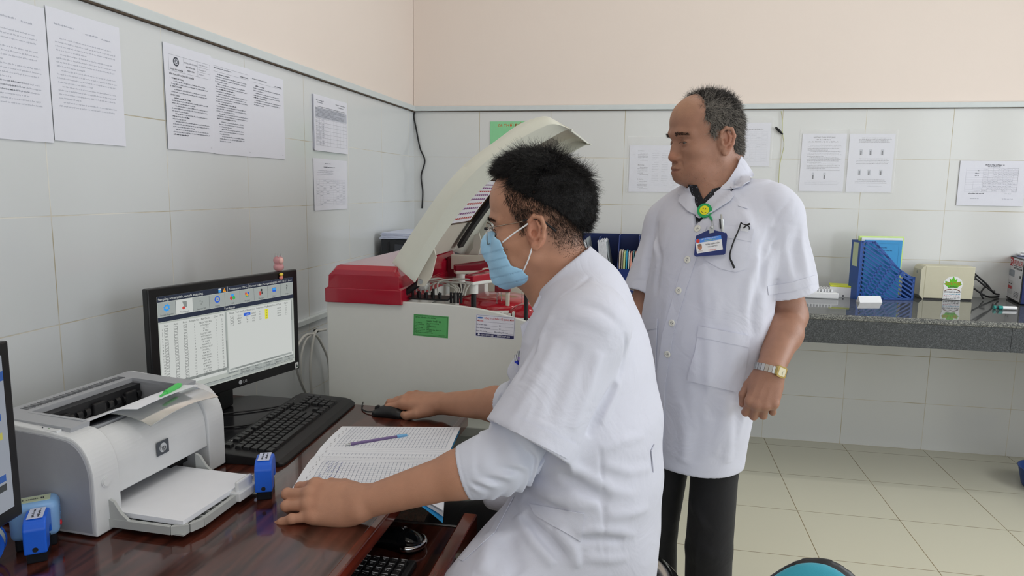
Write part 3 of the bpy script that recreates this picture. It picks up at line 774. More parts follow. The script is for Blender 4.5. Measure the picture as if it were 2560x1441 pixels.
# ---------------- keyboard
KM = frame((.545, -2.508, DZ), (-.03, .482, 0), (-.98, -.06, 0))       # x along the rows, y towards the monitor
M_kb = mat('keyboard_black', '1b1b1d', .5, var=.03, bump=.15, bscale=1200, bdist=.0004); M_key = mat('key_black', '161618', .42, var=.03); M_leg = mat('key_legend', '9a9a9c', .6, var=0)
kb = thing('computer_keyboard', (.46, -2.26, DZ), 'full-size black keyboard lying on the desk in front of the results monitor', 'keyboard')
m = MB(); kp = [(.0, .0), (.0, .006), (.012, .013), (.036, .018), (.145, .026), (.165, .027), (.178, .022), (.18, .004), (.176, 0)]
n = len(kp); KW = .485
sec = [(0, .008), (.006, .003), (.02, 0), (KW - .03, 0), (KW - .012, .004), (KW, .02)]
vs = []; 
for x, ins in sec: vs += [(x, min(max(y, ins), .18 - ins), z * (1 - ins * 8)) for y, z in kp]
fs = [[i * n + j, i * n + (j + 1) % n, (i + 1) * n + (j + 1) % n, (i + 1) * n + j] for i in range(len(sec) - 1) for j in range(n)] + [list(range(n))[::-1], [(len(sec) - 1) * n + j for j in range(n)]]
m.raw(vs, fs, 0, KM); kbo = m.build('keyboard_body', M_kb, kb)
bv = kbo.modifiers.new('b', 'BEVEL'); bv.width = .0015; bv.segments = 2; bv.limit_method = 'ANGLE'
KEYME = {}
def key_mesh(w, d):
    k = (round(w, 4), round(d, 4))
    if k in KEYME: return KEYME[k]
    b = bmesh.new(); bmesh.ops.create_cube(b, size=1)
    for v in b.verts:
        tpz = v.co.z > 0; s = .76 if tpz else 1
        v.co = V((v.co.x * (w - (.0045 if tpz else .001)), v.co.y * (d - (.005 if tpz else .001)) + (.001 if tpz else 0), (v.co.z + .5) * .0085))
    bmesh.ops.bevel(b, geom=b.edges[:], offset=.0009, segments=2, profile=.5, affect='EDGES')
    me = bpy.data.meshes.new('key'); b.to_mesh(me); b.free(); me.materials.append(M_key); KEYME[k] = me; return me
def keyrow(parent, KM_, rows, U, x0, hz, nmax=None):
    cnt = 0
    for y, items in rows:
        for x, w in items:
            o = put('key', key_mesh(w * U, U), parent)
            o.matrix_basis = KM_ @ T(x0 + (x + w / 2) * U, y, hz(y)) @ RX(.07); cnt += 1
            if nmax and cnt >= nmax: return
U = .0186
def run(x, ws):
    out = []
    for w in ws: out.append((x, w)); x += w
    return out
NP = 18.6
rows = [(.047, run(0, [1.25, 1.25, 1.25, 6.25, 1.25, 1.25, 1.25, 1.25]) + run(15.3, [1, 1, 1]) + run(NP, [2, 1])),
        (.0656, run(0, [2.25] + [1] * 10 + [2.75]) + run(16.3, [1]) + run(NP, [1, 1, 1])),
        (.0842, run(0, [1.75] + [1] * 11 + [2.25]) + run(NP, [1, 1, 1])),
        (.1028, run(0, [1.5] + [1] * 12 + [1.5]) + run(15.3, [1, 1, 1]) + run(NP, [1, 1, 1, 1])),
        (.1214, run(0, [1] * 13 + [2]) + run(15.3, [1, 1, 1]) + run(NP, [1, 1, 1, 1])),
        (.147, run(0, [1]) + run(2, [1] * 4) + run(6.5, [1] * 4) + run(11, [1] * 4) + run(15.3, [1, 1, 1]))]
keyrow(kb, KM, rows, U, .028, lambda y: .0165 + (y - .036) * .0734)
m = MB(); L = KM @ T(.032, .158, .0275)
m.text('Genius', .0, .0, .011, 0, L, 0, False); m.raw([(.034, .002, 0), (.041, .004, 0), (.04, .0, 0), (.037, -.002, 0)], [[0, 1, 2, 3]], 0, L); m.prism(ellipse(.039, .0075, .0018, .0018, 10), 0, .0001, 0, M=L)
m.build('logo', M_leg, kb)
m = MB()
for k in range(3): m.prism(ellipse(.36 + k * .012, -.001, .0012, .0012, 8), 0, .0001, 0, M=L)
m.build('indicator_lights', M_leg, kb)
tag(MB().tube([(.375, -2.24, DZ + .012), (.33, -2.3, DZ + .012), (.24, -2.36, DZ + .013), (.15, -2.42, DZ + .006), (.1, -2.55, DZ + .006)], .0025, sub=6).build('keyboard_cable', M_blk), 'thin black cable running from the keyboard past the monitor foot', 'cable')
tag(MB().tube([(.39, -2.07, DZ + .004), (.37, -2.09, DZ + .012), (.3, -2.17, DZ + .0125), (.2, -2.25, DZ + .0125), (.1, -2.34, DZ + .006)], .0022, sub=6).build('mouse_cable', M_blk), 'second thin black cable lying on the foot of the results monitor', 'cable')

# ---------------- mice
def mouse_mesh(mb, M, L_=.105, W=.062, H=.036):
    nu, nv = 14, 18; vs = []; fs = []
    for j in range(nv + 1):
        v = j / nv; y = (v - .5) * L_; wv = W / 2 * (1 - abs(2 * v - 1) ** 3.2) ** .45 * (.92 + .08 * math.cos(v * 2 * PI)) if 0 < v < 1 else .002
        hv = H * (math.sin(PI * min(1, max(0, (v * .93 + .04)))) ** .55) * (1 - .28 * v)
        for i in range(nu + 1):
            a = PI * i / nu; vs.append((wv * math.cos(a), y, max(.0, hv * math.sin(a) ** .7)))
    for j in range(nv):
        for i in range(nu): a = j * (nu + 1) + i; fs.append([a, a + 1, a + nu + 2, a + nu + 1])
    fs.append([j * (nu + 1) for j in range(nv + 1)] + [j * (nu + 1) + nu for j in range(nv, -1, -1)])
    mb.raw(vs, fs, 0, M, True)
MSM = frame((.645, -2.105, DZ), (.05, 1, 0), (-1, .05, 0))
ms = thing('computer_mouse', (.645, -2.105, DZ), 'black wired mouse under the hand of the seated person on the desk', 'mouse')
m = MB(); mouse_mesh(m, MSM); m.build('mouse_shell', mat('mouse_black', '161617', .35, var=.02), ms)
m = MB(); m.cyl(MSM @ V((-.004, .036, .017)), MSM @ V((.004, .036, .017)), .0085, n=14); m.build('scroll_wheel', mat('rubber_gray', '2c2c2e', .7), ms)
m = MB(); m.tube([MSM @ V((0, .05, .006)), (.575, -2.1, DZ + .004), (.55, -2.075, DZ + .003), (.53, -2.02, DZ + .003)], .002, sub=5); m.build('mouse_cord', M_blk, ms)
M2M = frame((.835, -2.568, .583), (.25, 1, 0), (-1, .25, 0))
m2 = thing('computer_mouse', (.835, -2.568, .583), 'glossy black and silver mouse resting on the sliding tray under the desk edge', 'mouse')
m = MB(); mouse_mesh(m, M2M, .125, .07, .042); m.build('mouse_shell', mat('gloss_black_mouse', '101113', .12, var=.02), m2)
m = MB(); b = bmesh.new(); m.tube([M2M @ V((.032 * math.cos(a), -.03 - .031 * math.sin(a), .012)) for a in [i * PI / 12 for i in range(13)]], .007, 8); m.build('silver_band', mat('chrome', 'd8dadd', .12, 1), m2)
m = MB(); m.text('A4', -.008, -.022, .012, 0, M2M @ T(0, 0, .0415) @ RX(.12), .001, True); m.build('logo', M_leg, m2)
# keyboard on the tray
K2 = frame((.905, -3.085, .583), (.0, 1, 0), (-1, 0, 0))
k2 = thing('computer_keyboard', (.85, -2.85, .583), 'black keyboard on the sliding tray under the desk edge, seen only by its number keys', 'keyboard')
m = MB(); m.box((0, 0, 0), (.44, .16, .014), 0, .004, M=K2); m.build('keyboard_body', M_kb, k2)
keyrow(k2, K2, [(.02 + r * .019, run(NP + .1, [1, 1, 1, 1])) for r in range(5)] + [(.02 + r * .019, run(15.2, [1, 1, 1])) for r in range(2)], .0187, .0, lambda y: .0135)
m = MB()
for r in range(5):
    for c_ in range(4):
        q = K2 @ T((NP + .6 + c_) * .0187, .02 + r * .019, .0235); m.text(('0.7 8', '123', '456', '789', '/*-+')[r][c_ % 3], -.004, -.003, .009, 0, q, 0)
        m.box((.0062, -.006, -.004), (.0068, .006, -.0005), 0, M=q)
m.build('key_legend', mat('key_legend_white', 'c8c8ca', .6, var=0), k2)

# ---------------- record book
def nbp(u, v):
    """u 0..1 along the lines, v 0 (far edge)..1 (near edge); the open book lies over the desk edge"""
    a = V((.568, -2.248)).lerp(V((.868, -2.183)), u); f = V((.588, -2.443)).lerp(V((.892, -2.385)), u); c_ = V((.632, -2.632)).lerp(V((.937, -2.573)), u)
    if v < .5: p = a.lerp(f, v * 2)
    else: p = f.lerp(c_, (v - .5) * 2) + (V((-.012, .002)) * (1 - abs(v - .52) / .02) * 0)
    z = DZ + .009 - .004 * math.exp(-((v - .5) / .03) ** 2) + .003 * math.sin(v * PI * 2) ** 2
    if v > .5 and p.x > .84: z -= ((p.x - .84) / .1) ** 1.6 * .042 * (v - .5) * 2
    return V((p.x, p.y, z)), V((0, 0, 1))
nb = thing('record_book', (.74, -2.42, DZ), 'open squared record book with handwriting, lying on the desk under the arm', 'book')
M_rule = mat('ruling_gray_blue', '7f8aa0', .8, var=0); M_hand = mat('blue_ink', '3f51a8', .8, var=0)
m = MB(); m.sheet(lambda u, v: nbp(u, v * .499), 12, 6, .0012); m.build('page', [M_paper], nb)
m = MB(); m.sheet(lambda u, v: nbp(u, .501 + v * .499), 20, 6, .0012); m.build('page', [M_paper], nb)
m = MB(); m.sheet(lambda u, v: (nbp(u, .52 + v * .475)[0] - V((0, 0, .008 + .006 * u ** 6)), V((0, 0, 1))), 20, 4, .007); m.build('page_block', mat('page_edges', 'd9dbe0', .8, var=.06, vscale=30, aniso=(1, 1, 60)), nb)
def cov(u, v):
    p = nbp(.01 + u * .99, v)[0]; p.z -= .0085 + .02 * max(0, u - .8) * 5 * max(0, v - .6) * 2; p.y -= .004; return p, V((0, 0, 1))
m = MB(); m.sheet(cov, 20, 8, .0012); m.build('cover', mat('cover_blue', '3aa2e0', .5), nb)['label'] = 'bright blue cover'
m = MB(); hl = .00035
def line(u0, v0, u1, v1, w, mm, steps=10):
    pts = [nbp(u0 + (u1 - u0) * i / steps, v0 + (v1 - v0) * i / steps)[0] + V((0, 0, .0016)) for i in range(steps + 1)]
    d = (pts[-1] - pts[0]).normalized(); n_ = V((-d.y, d.x, 0)) * w
    vs = [];
    for p in pts: vs += [p + n_, p - n_]
    m.raw(vs, [[2 * i, 2 * i + 2, 2 * i + 3, 2 * i + 1] for i in range(steps)], mm)
for k in range(31):
    u = .1 + k * .0285; line(u, .02, u, .488, hl, 0, 4); line(u, .512, u, .985, hl, 0, 4)
for a, b in ((.0, .488), (.508, .985)):
    for k in range(17): line(.1, a + .03 + k * .0275, .965, a + .03 + k * .0275, .0002, 0, 12)
rn = random.Random(8)
def scrib(u, v, n, du, dv, mm=1, s=.006):
    pts = []
    for i in range(n):
        pts.append(nbp(u + du * i + rn.uniform(-s, s), v + dv * i + rn.uniform(-s, s) * .8)[0] + V((0, 0, .0017)))
    for p, q in zip(pts, pts[1:]):
        d = (q - p); 
        if d.length < 1e-5: continue
        n_ = V((-d.y, d.x, 0)).normalized() * .00035; m.raw([p + n_, q + n_, q - n_, p - n_], [[0, 1, 2, 3]], mm)
for k, v in enumerate((.94, .86, .78, .72, .66)):
    for c_ in range(4):
        if rn.random() < .85: scrib(.13 + c_ * .036, v, 9, .0012, -.0055)
for k in range(26): scrib(.055 + .012 * (k % 2), .03 + k * .037, 7, 0, .0034, 2, .003)
m.build('ruling', [M_rule, M_hand, M_ink], nb)
pn = thing('ballpoint_pen', (.69, -2.335, DZ + .012), 'purple ballpoint pen with light blue end cap, lying on the record book', 'pen')
a, b = V((.638, -2.382, DZ + .0145)), V((.757, -2.284, DZ + .0145)); d = (b - a).normalized()
MB().cyl(a + d * .012, b - d * .025, .0042, n=12).build('pen_barrel', mat('violet_clear', 'a08cc0', .25, trans=.4, ior=1.2), pn)
MB().cyl(a + d * .012, b - d * .025, .0014, n=8).build('ink_refill', mat('dark_refill', '2a2140', .5), pn)
MB().cyl(a, a + d * .012, .001, .004, n=12).build('pen_tip', M_steel, pn)
MB().cyl(b - d * .026, b, .0048, .0042, n=12).build('pen_cap', mat('sky_blue_plastic', '78b8e8', .35), pn)

# ---------------- rubber stamps
M_sb = mat('stamp_blue', '1f62d8', .3, var=.02); M_slb = mat('stamp_pale_blue', '82aede', .3, var=.02); M_smoke = mat('smoky_base', '24262c', .2, trans=.3, ior=1.2); M_slab = mat('stamp_label', 'c9cfe6', .5)
def stamp(M, label, col, w=.033, l=.066, h=.072, rnd=.008):
    t = thing('rubber_stamp', M.translation, label, 'stamp', None)
    s = MB(); s.box((-w / 2 + .002, -l / 2 + .006, 0), (w / 2 - .002, l / 2 - .006, .026), 0, .002, M=M); s.build('stamp_base', M_smoke, t)
    pr_ = [(-l / 2, .018), (-l / 2, h * .8), (-l / 2 + .006, h * .93), (-l / 2 + .016, h), (l / 2 - .016, h), (l / 2 - .006, h * .93), (l / 2, h * .8), (l / 2, .03), (l / 2 - .012, .03), (l / 2 - .015, .043), (l / 2 - .024, .05), (l / 2 - .033, .043), (l / 2 - .036, .018)]
    s = MB(); vs = [(-w / 2, y, z) for y, z in pr_] + [(w / 2, y, z) for y, z in pr_]; n = len(pr_)
    s.raw(vs, [list(range(n))[::-1], [n + i for i in range(n)]] + [[i, (i + 1) % n, n + (i + 1) % n, n + i] for i in range(n)], 0, M)
    o = s.build('stamp_body', col, t); bv = o.modifiers.new('b', 'BEVEL'); bv.width = .0025; bv.segments = 3; bv.limit_method = 'ANGLE'; bv.angle_limit = .5
    s = MB(); s.box((-w / 2 + .005, -l / 2 + .012, h), (w / 2 - .005, l / 2 - .012, h + .0012), 0, .0004, M=M)
    for k in range(2): s.words_row(-l / 2 + .016, l / 2 - .016, -.004 + k * .008 - .002, .004, 1, M @ T(0, 0, h + .0012) @ RZ(PI / 2), .0003, random.Random(k + 5))
    s.build('stamp_label', [M_slab, M_ink], t)
    s = MB(); s.cyl(M @ V((0, -l / 2 - .0006, .026)), M @ V((0, -l / 2 + .001, .026)), .0042, n=16); s.build('lock_button', M_blk, t)
    return t
stamp(frame((.581, -2.642, DZ), (.92, .39, 0), (-.39, .92, 0)) @ T(0, 0, 0), 'blue self-inking stamp standing between the printer tray and the keyboard', M_sb, h=.08)
stamp(frame((.338, -2.944, DZ), (.80, .60, 0), (-.60, .80, 0)), 'blue self-inking stamp standing in front of the paler one beside the printer', M_sb, h=.075)
ls = thing('rubber_stamp', (.30, -2.90, DZ), 'pale blue rounded stamp with a red button, beside the gray printer side', 'stamp')
LM = frame((.302, -2.912, DZ), (.75, .66, 0), (-.66, .75, 0))
MB().box((-.03, -.02, 0), (.03, .02, .03), 0, .003, M=LM).build('stamp_base', M_smoke, ls)
s = MB(); s.box((-.036, -.025, .018), (.036, .025, .082), 0, .012, 4, M=LM, smooth=True); s.build('stamp_body', M_slb, ls)
s = MB(); s.box((-.024, -.012, .081), (.024, .012, .083), 0, M=LM); s.words_row(-.02, .02, -.004, .006, 1, LM, .0835); s.build('stamp_label', [mat('stamp_window', 'b9c4a8', .3), M_ink], ls)
s = MB(); s.ball((.0368, -.008, .035), (.002, .006, .005), M=LM); s.build('red_button', mat('signal_red', 'd8202c', .3), ls)
s = MB()
for k in range(7): s.box((.036, .004, .045 + k * .004), (.0365, .018, .0465 + k * .004), 0, M=LM)
s.build('side_ribs', M_slb, ls)
# tape roll in the corner
tp_ = thing('tape_roll', (.275, -2.985, DZ), 'blue tape roll with clear wound tape, beside the pair of stamps', 'tape')
c0 = V((.268, -2.985, DZ + .036)); ax = V((.6, -.8, 0)).normalized()
MB().cyl(c0, c0 + ax * .02, .034, n=28).build('wound_tape', mat('clear_tape', 'cfd6c4', .3), tp_)
for k in (0, 1): MB().cyl(c0 + ax * (.02 * k - .003 * (1 - k)), c0 + ax * (.02 * k + .003 * k), .036, n=28).build('reel_side', M_sb, tp_)
# ------------------------------------------------------------------ bench and chemistry analyzer beyond the desk
M_ivory = mat('machine_ivory', 'dfe1dc', .38, var=.012); M_cream = mat('machine_cream', 'd9d6c8', .45, var=.015)
M_red = mat('machine_red', 'a30f2a', .16, var=.015, coat=.5); M_redd = mat('machine_dark_red', '7e0f24', .3, var=.02)
M_lid = mat('lid_ivory', 'dcdfd3', .35, var=.012)
M_grey = mat('bench_gray_green', 'a2a59d', .5, var=.04, vscale=15)
M_met = mat('needle_steel', 'c4c6c8', .2, 1)
AY, AB, AZ = -1.9, -1.25, .64
bn = thing('lab_bench', (.5, -1.4, 0), 'gray bench under the red and white analyzer', 'bench')
MB().box((.31, -1.985, AZ - .03), (1.25, -1.0, AZ), 0, .003).build('bench_top', M_grey, bn)
MB().box((.34, -1.93, .0), (1.2, -1.04, AZ - .03), 0, .003).build('bench_body', M_grey, bn)
an = thing('chemistry_analyzer', (.67, -1.58, AZ), 'ivory and red chemistry analyzer with its curved lid raised, beyond the desk', 'analyzer')
px_ = [(.365, .64), (.99, .64), (.99, .944), (.96, .9515), (.934, .958), (.9, .9665), (.849, .975), (.8, .980), (.752, .983), (.7, .985), (.365, .985)]
def xz(mb, poly, y0, y1, m=0, smooth=False):
    n = len(poly); vs = [(x, y0, z) for x, z in poly] + [(x, y1, z) for x, z in poly]
    mb.raw(vs, [list(range(n)), [n + i for i in range(n)][::-1]] + [[i, n + i, n + (i + 1) % n, (i + 1) % n] for i in range(n)], m, None, smooth)
m = MB(); xz(m, px_, AY, AY + .012); p_ = m.build('front_panel', M_ivory, an); b = p_.modifiers.new('b', 'BEVEL'); b.width = .003; b.segments = 2; b.limit_method = 'ANGLE'; b.angle_limit = .5
m = MB(); xz(m, px_, AB - .012, AB); m.build('rear_panel', M_ivory, an)
MB().box((.37, AY + .012, AZ), (.985, AB - .012, .925), 0).build('cabinet', M_ivory, an)
m = MB(); m.box((.42, AB - .09, .925), (.985, AB - .07, 1.01), 0, .004); m.build('inner_back_wall', M_cream, an)
# red hood on the loading side
hp = [(.369, .978), (.607, .978), (.607, 1.02), (.602, 1.024), (.602, 1.06), (.588, 1.088), (.58, 1.09), (.405, 1.09), (.395, 1.086), (.377, 1.06), (.375, 1.024), (.369, 1.02)]
m = MB(); n = len(hp); cx = .49
def hood_ring(y, s, z): return [(cx + (x - cx) * s, y, .978 + (zz - .978) * z) for x, zz in hp]
rings = [hood_ring(AY - .006, 1, .9)] 
def hr(y, dz): return [(x, y, min(zz, 1.09 - dz)) for x, zz in hp]
rg = [hr(AY - .008, .028), hr(AY - .004, .014), hr(AY + .012, .0), hr(AB - .02, 0), hr(AB, .02)]
vs = [p for r in rg for p in r]; fs = [[i * n + j, i * n + (j + 1) % n, (i + 1) * n + (j + 1) % n, (i + 1) * n + j] for i in range(len(rg) - 1) for j in range(n)] + [list(range(n))[::-1], [(len(rg) - 1) * n + j for j in range(n)]]
m.raw(vs, [f[::-1] for f in fs]); h_ = m.build('red_hood', M_red, an); h_['label'] = 'glossy red hood'
b = h_.modifiers.new('b', 'BEVEL'); b.width = .004; b.segments = 3; b.limit_method = 'ANGLE'; b.angle_limit = .35
m = MB(); xz(m, [(.366, .976), (.611, .976), (.611, 1.018), (.608, 1.021), (.37, 1.021), (.366, 1.018)], AY - .013, AY + .005); lb = m.build('hood_skirt', M_red, an)
b = lb.modifiers.new('b', 'BEVEL'); b.width = .003; b.segments = 2; b.limit_method = 'ANGLE'
m = MB(); m.box((.6, AB + .03 - .18, 1.0), (.72, AB - .01, 1.075), 0, .006); m.build('rear_red_cover', M_redd, an)
# lid: curve of (outer, crease, inner) points in the plane of the front skirt, swept back to the far skirt
LP = [((980, 657), (1015, 688), (1037, 708)), ((1046, 557), (1075, 590), (1095, 608)), ((1111, 466), (1135, 490), (1160, 520)), ((1168, 405), (1190, 427), (1215, 462)),
      ((1234, 356), (1250, 377), (1280, 408)), ((1291, 315), (1312, 340), (1340, 367)), ((1332, 297), (1352, 320), (1375, 347)), ((1365, 291), (1376, 311), (1400, 333)), ((1392, 303), (1400, 313), (1417, 326)), ((1429, 325), (1430, 326), (1431, 327))]
def crv(k, Y): return spline([V((ony(*q[k], Y).x, 0, ony(*q[k], Y).z)) for q in LP], 5)
O_, C_, I_ = crv(0, AY + .045), crv(1, AY - .012), crv(2, AY)
n = len(O_); F = AB - AY
cols = [[V((p.x, AY, p.z)) for p in I_], [V((p.x, AY - .012, p.z)) for p in C_], [V((p.x, AY + .045, p.z)) for p in O_], [V((p.x, AB - .045, p.z)) for p in O_], [V((p.x, AB + .012, p.z)) for p in C_], [V((p.x, AB, p.z)) for p in I_]]
m = MB(); vs = [p for c in cols for p in c]
m.raw(vs, [[i * n + j, i * n + j + 1, (i + 1) * n + j + 1, (i + 1) * n + j] for i in range(5) for j in range(n - 1)], 0, None, True)
lid = m.build('lid', M_lid, an); lid['label'] = 'raised curved ivory lid'
so = lid.modifiers.new('s', 'SOLIDIFY'); so.thickness = .004; so.offset = -1
b = lid.modifiers.new('b', 'BEVEL'); b.width = .0012; b.segments = 2; b.limit_method = 'ANGLE'; b.angle_limit = .7
# inside of the lid: cream frame with a smoky window, a black strip and a taped note
def ins(f, a, off=0):
    k = f * (n - 1); i = min(n - 2, int(k)); t = k - i
    p = O_[i].lerp(O_[i + 1], t) * (1 - a) + I_[i].lerp(I_[i + 1], t) * a; return p
m = MB()
def lining(u, v):
    p = ins(.02 + .96 * u, .36); return V((p.x, AY + .02 + (F - .04) * v, p.z)), V((0, 0, 1))
m.sheet(lining, 30, 4, .002); m.build('lid_lining', M_cream, lid)
m = MB()
def wfr(u0, u1, v0, v1, a, th, mm=0, nu=16):
    def f(u, v):
        p = ins(u0 + (u1 - u0) * u, a); return V((p.x, AY + F * (v0 + (v1 - v0) * v), p.z)), V((.5, 0, -.85))
    m.sheet(f, nu, 2, th, mm)
wfr(.12, .62, .06, .94, .44, .002); m.build('lid_window', mat('smoky_brown_window', '55402f', .08, var=.35, vscale=9), lid)
m = MB(); wfr(.05, .40, .80, .90, .5, .014); m.build('seal_strip', M_blk, lid)['label'] = 'black strip inside the lid'
m = MB(); wfr(.13, .3, .3, .72, .5, .0012, 0, 8)
for k in range(9):
    for j in range(8): wfr(.14 + k * .017, .146 + k * .017, .34 + j * .045, .372 + j * .045, .512, .0004, 1 if k % 3 else 2, 1)
m.build('taped_note', [M_paper, mat('note_purple', '8a5a8e', .7, var=0), mat('note_red', 'b8433c', .7, var=0)], lid)
# hinges and gas springs
for y, s in ((AY + .035, 1), (AB - .03, -1)):
    m = MB(); hx = [(.645, 1.03), (.668, 1.03), (.69, 1.06), (.705, 1.12), (.695, 1.16), (.675, 1.15), (.672, 1.1), (.65, 1.07)]
    xz(m, hx, y - .004, y + .004); hg = m.build('hinge_bracket', M_cream, an)
    m = MB(); m.cyl((.657, y - .009, 1.045), (.657, y + .009, 1.045), .0075, n=14); m.build('hinge_screw', M_met, hg)
m = MB(); m.cyl((.6, AY + .05, 1.005), (.65, AY + .05, 1.04), .010, n=14); m.cyl((.56, AY + .05, .98), (.6, AY + .05, 1.005), .012, n=14); m.build('gas_spring', M_blk, an)
sp = MB(); sp.cyl((.982, AY + .03, .93), (.982, AY + .03, 1.055), .0065, n=14); sp = sp.build('support_post', M_blk, an)
m = MB(); m.box((.975, AY + .022, 1.055), (.99, AY + .038, 1.075), 0, .003); m.build('post_cap', M_ivory, sp)
# inside: tube block, probe arms, reagent discs
m = MB()
rn = random.Random(4)
m.box((.612, AY + .05, .985), (.735, AY + .13, .99)); 
for k in range(9): x = .622 + .011 * k; m.cyl((x, AY + .06 + .02 * (k % 2), .985), (x, AY + .06 + .02 * (k % 2), 1.0 + .012 * (k % 3 == 0) + .008), .004, n=10)
for k in range(4): x = .738 + .011 * k; m.cyl((x, AY + .08, .975), (x, AY + .08, 1.008), .004, n=10)
m.build('tube_block', M_blk, an)
M_tub = mat('clear_tubing', 'c9c8c0', .3, trans=.3, ior=1.2)
for k in range(6):
    x = .63 + k * .014; m = MB(); m.tube([(x, AY + .07, 1.005), (x + .004, AY + .08, 1.03 + .006 * (k % 3)), (x + .045 + .01 * k, AY + .1, 1.035 + .012 * (k % 2)), (.745 + .008 * k, AY + .09, 1.02), (.742 + .008 * k, AY + .08, 1.0)], .0026, 8, sub=6); m.build('tubing', M_tub, an)
m = MB(); m.box((.632, AY + .07, 1.01), (.665, AY + .11, 1.035), 0, .008); m.build('pump_head', M_ivory, an)
def arm(x0, y0, x1, y1, z, post, base, cap, body, w=.03):
    """a probe arm from its post to the needle"""
    d = V((x1 - x0, y1 - y0, 0)); L_ = d.length; M = frame((x0, y0, z), d, (-d.y, d.x, 0))
    a = MB(); a.prism([(-w * .6, -w / 2), (L_ * .6, -w / 2), (L_ + .012, -w * .3), (L_ + .018, 0), (L_ + .012, w * .3), (L_ * .6, w / 2), (-w * .6, w / 2)], -.022, 0, M=M); o = a.build('probe_arm', body, an)
    bb = o.modifiers.new('b', 'BEVEL'); bb.width = .004; bb.segments = 3
    a = MB(); vs = [(-w * .62, -w * .52, 0), (L_ * .45, -w * .52, .001), (L_ * .7, -w * .45, .016), (L_ + .014, -w * .33, .012), (L_ + .014, w * .33, .012), (L_ * .7, w * .45, .016), (L_ * .45, w * .52, .001), (-w * .62, w * .52, 0)]
    b2 = [(x, y, -.012) for x, y, _ in vs]
    vt = [(x, y, zz + .008) for x, y, zz in vs]; a.raw(vt + b2, [list(range(8)), [8 + i for i in range(8)][::-1]] + [[i, 8 + i, 8 + (i + 1) % 8, (i + 1) % 8] for i in range(8)], 0, M)
    c = a.build('arm_cap', cap, o); bb = c.modifiers.new('b', 'BEVEL'); bb.width = .003; bb.segments = 2; bb.limit_method = 'ANGLE'
    a = MB(); a.cyl((x0, y0, base), (x0, y0, z - .02), post, n=16); a.build('arm_post', M_blk, o)
    a = MB(); a.cyl((x0, y0, z - .05), (x0, y0, z - .02), post * 1.7, n=16); a.build('post_collar', M_ivory, o)
    a = MB(); a.cyl((x1, y1, z - .045), (x1, y1, z - .02), .007, n=12); a.cyl((x1, y1, z - .11), (x1, y1, z - .045), .0012, n=8); a.build('needle', M_met, o)
arm(.80, AY + .12, .865, AY + .23, 1.052, .0085, .93, M_red, M_ivory, .036)
arm(.71, AY + .3, .83, AY + .36, 1.062, .009, .93, M_redd, M_cream, .036)
m = MB(); m.box((.885, AY + .2, .93), (.897, AY + .212, 1.0), 0, .003); a_ = m.build('stirrer_post', M_cream, an)
m = MB(); m.box((.855, AY + .195, .998), (.9, AY + .217, 1.01), 0, .003); m.box((.85, AY + .195, .996), (.862, AY + .217, 1.022), 0, .003); m.build('stirrer_arm', M_redd, a_)
m = MB(); m.cyl((.856, AY + .206, .93), (.856, AY + .206, .996), .0012, n=8); m.build('needle', M_met, a_)
m = MB(); m.cyl((.93, AY + .25, .93), (.93, AY + .25, 1.05), .0012, n=8); m.cyl((.93, AY + .25, 1.05), (.93, AY + .25, 1.075), .006, n=12); m.build('needle', M_met, an)
for x, y, r in ((.83, AY + .33, .15), (.965, AY + .13, .055)):
    m = MB(); m.lathe([(r, .925), (r, .945), (r * .97, .953), (r * .6, .968), (r * .25, .975), (.001, .976)], T(x, y, 0), 40); d = m.build('reagent_disc_cover', mat('red_clear_cover', 'b0202f', .12, var=.02, coat=.4), an)
    m = MB(); m.lathe([(r + .012, .925), (r + .012, .937), (r + .002, .94)], T(x, y, 0), 40); m.build('disc_rim', M_ivory, d)
m = MB(); m.box((.42, AY + .05, .93), (.6, AB - .1, .975), 0, .004); m.box((.7, AB - .2, .94), (.76, AB - .15, 1.05), 0, .004); m.box((.69, AY + .17, .93), (.73, AY + .21, .985), 0, .004)
for k in range(8): m.box((.87 + .012 * k, AY + .06 + .004 * k, .925), (.879 + .012 * k, AY + .075 + .004 * k, .944 + .006 * (k % 3)), 0, .001)
m.build('inner_deck', M_ivory, an)
m = MB(); m.box((.62, AB - .16, 1.03), (.8, AB - .145, 1.085), 0, .003); m.build('arm_rail', M_cream, an)
wb = MB(); wb.box((.93, AB + .02, AZ), (1.02, AB + .05, .975), 0, .003); tag(wb.build('wooden_board', wood_mat('pale_pine', 'c79a5c', 'e3c08a', .6, (9, 9, 1.5), 0)), 'pale pine board standing behind the analyzer', 'board')
# labels on the front panel
FM = lambda x, z: Matrix(((1, 0, 0, x), (0, 0, -1, AY - .0005), (0, 1, 0, z), (0, 0, 0, 1)))
G0 = V(ony(1033, 785, AY)); G1 = V(ony(1120, 846, AY)); w_ = G1.x - G0.x; h_ = .066; L = FM(G0.x, G0.z - h_) @ RZ(-.03)
M_gs = mat('green_sticker', '5fb56b', .5, var=.02); M_dk = mat('dark_print', '20331f', .7, var=0); M_navy = mat('navy_print', '1e2258', .6, var=0); M_rp = mat('red_print', 'd23a34', .6, var=0); M_ws = mat('white_sticker', 'e6e7f2', .45); M_bluep = mat('blue_print', '4a78c0', .6, var=0)
m = MB(); m.quad(0, 0, w_, h_, 0, 0, L)
def border(mb, x0, y0, x1, y1, t, k, M, z=.0003):
    for q in ((x0, y0, x1, y0 + t), (x0, y1 - t, x1, y1), (x0, y0, x0 + t, y1), (x1 - t, y0, x1, y1)): mb.quad(*q, z, k, M)
border(m, .002, .002, w_ - .002, h_ - .002, .0006, 1, L); border(m, .004, .004, w_ - .004, h_ - .004, .0004, 1, L)
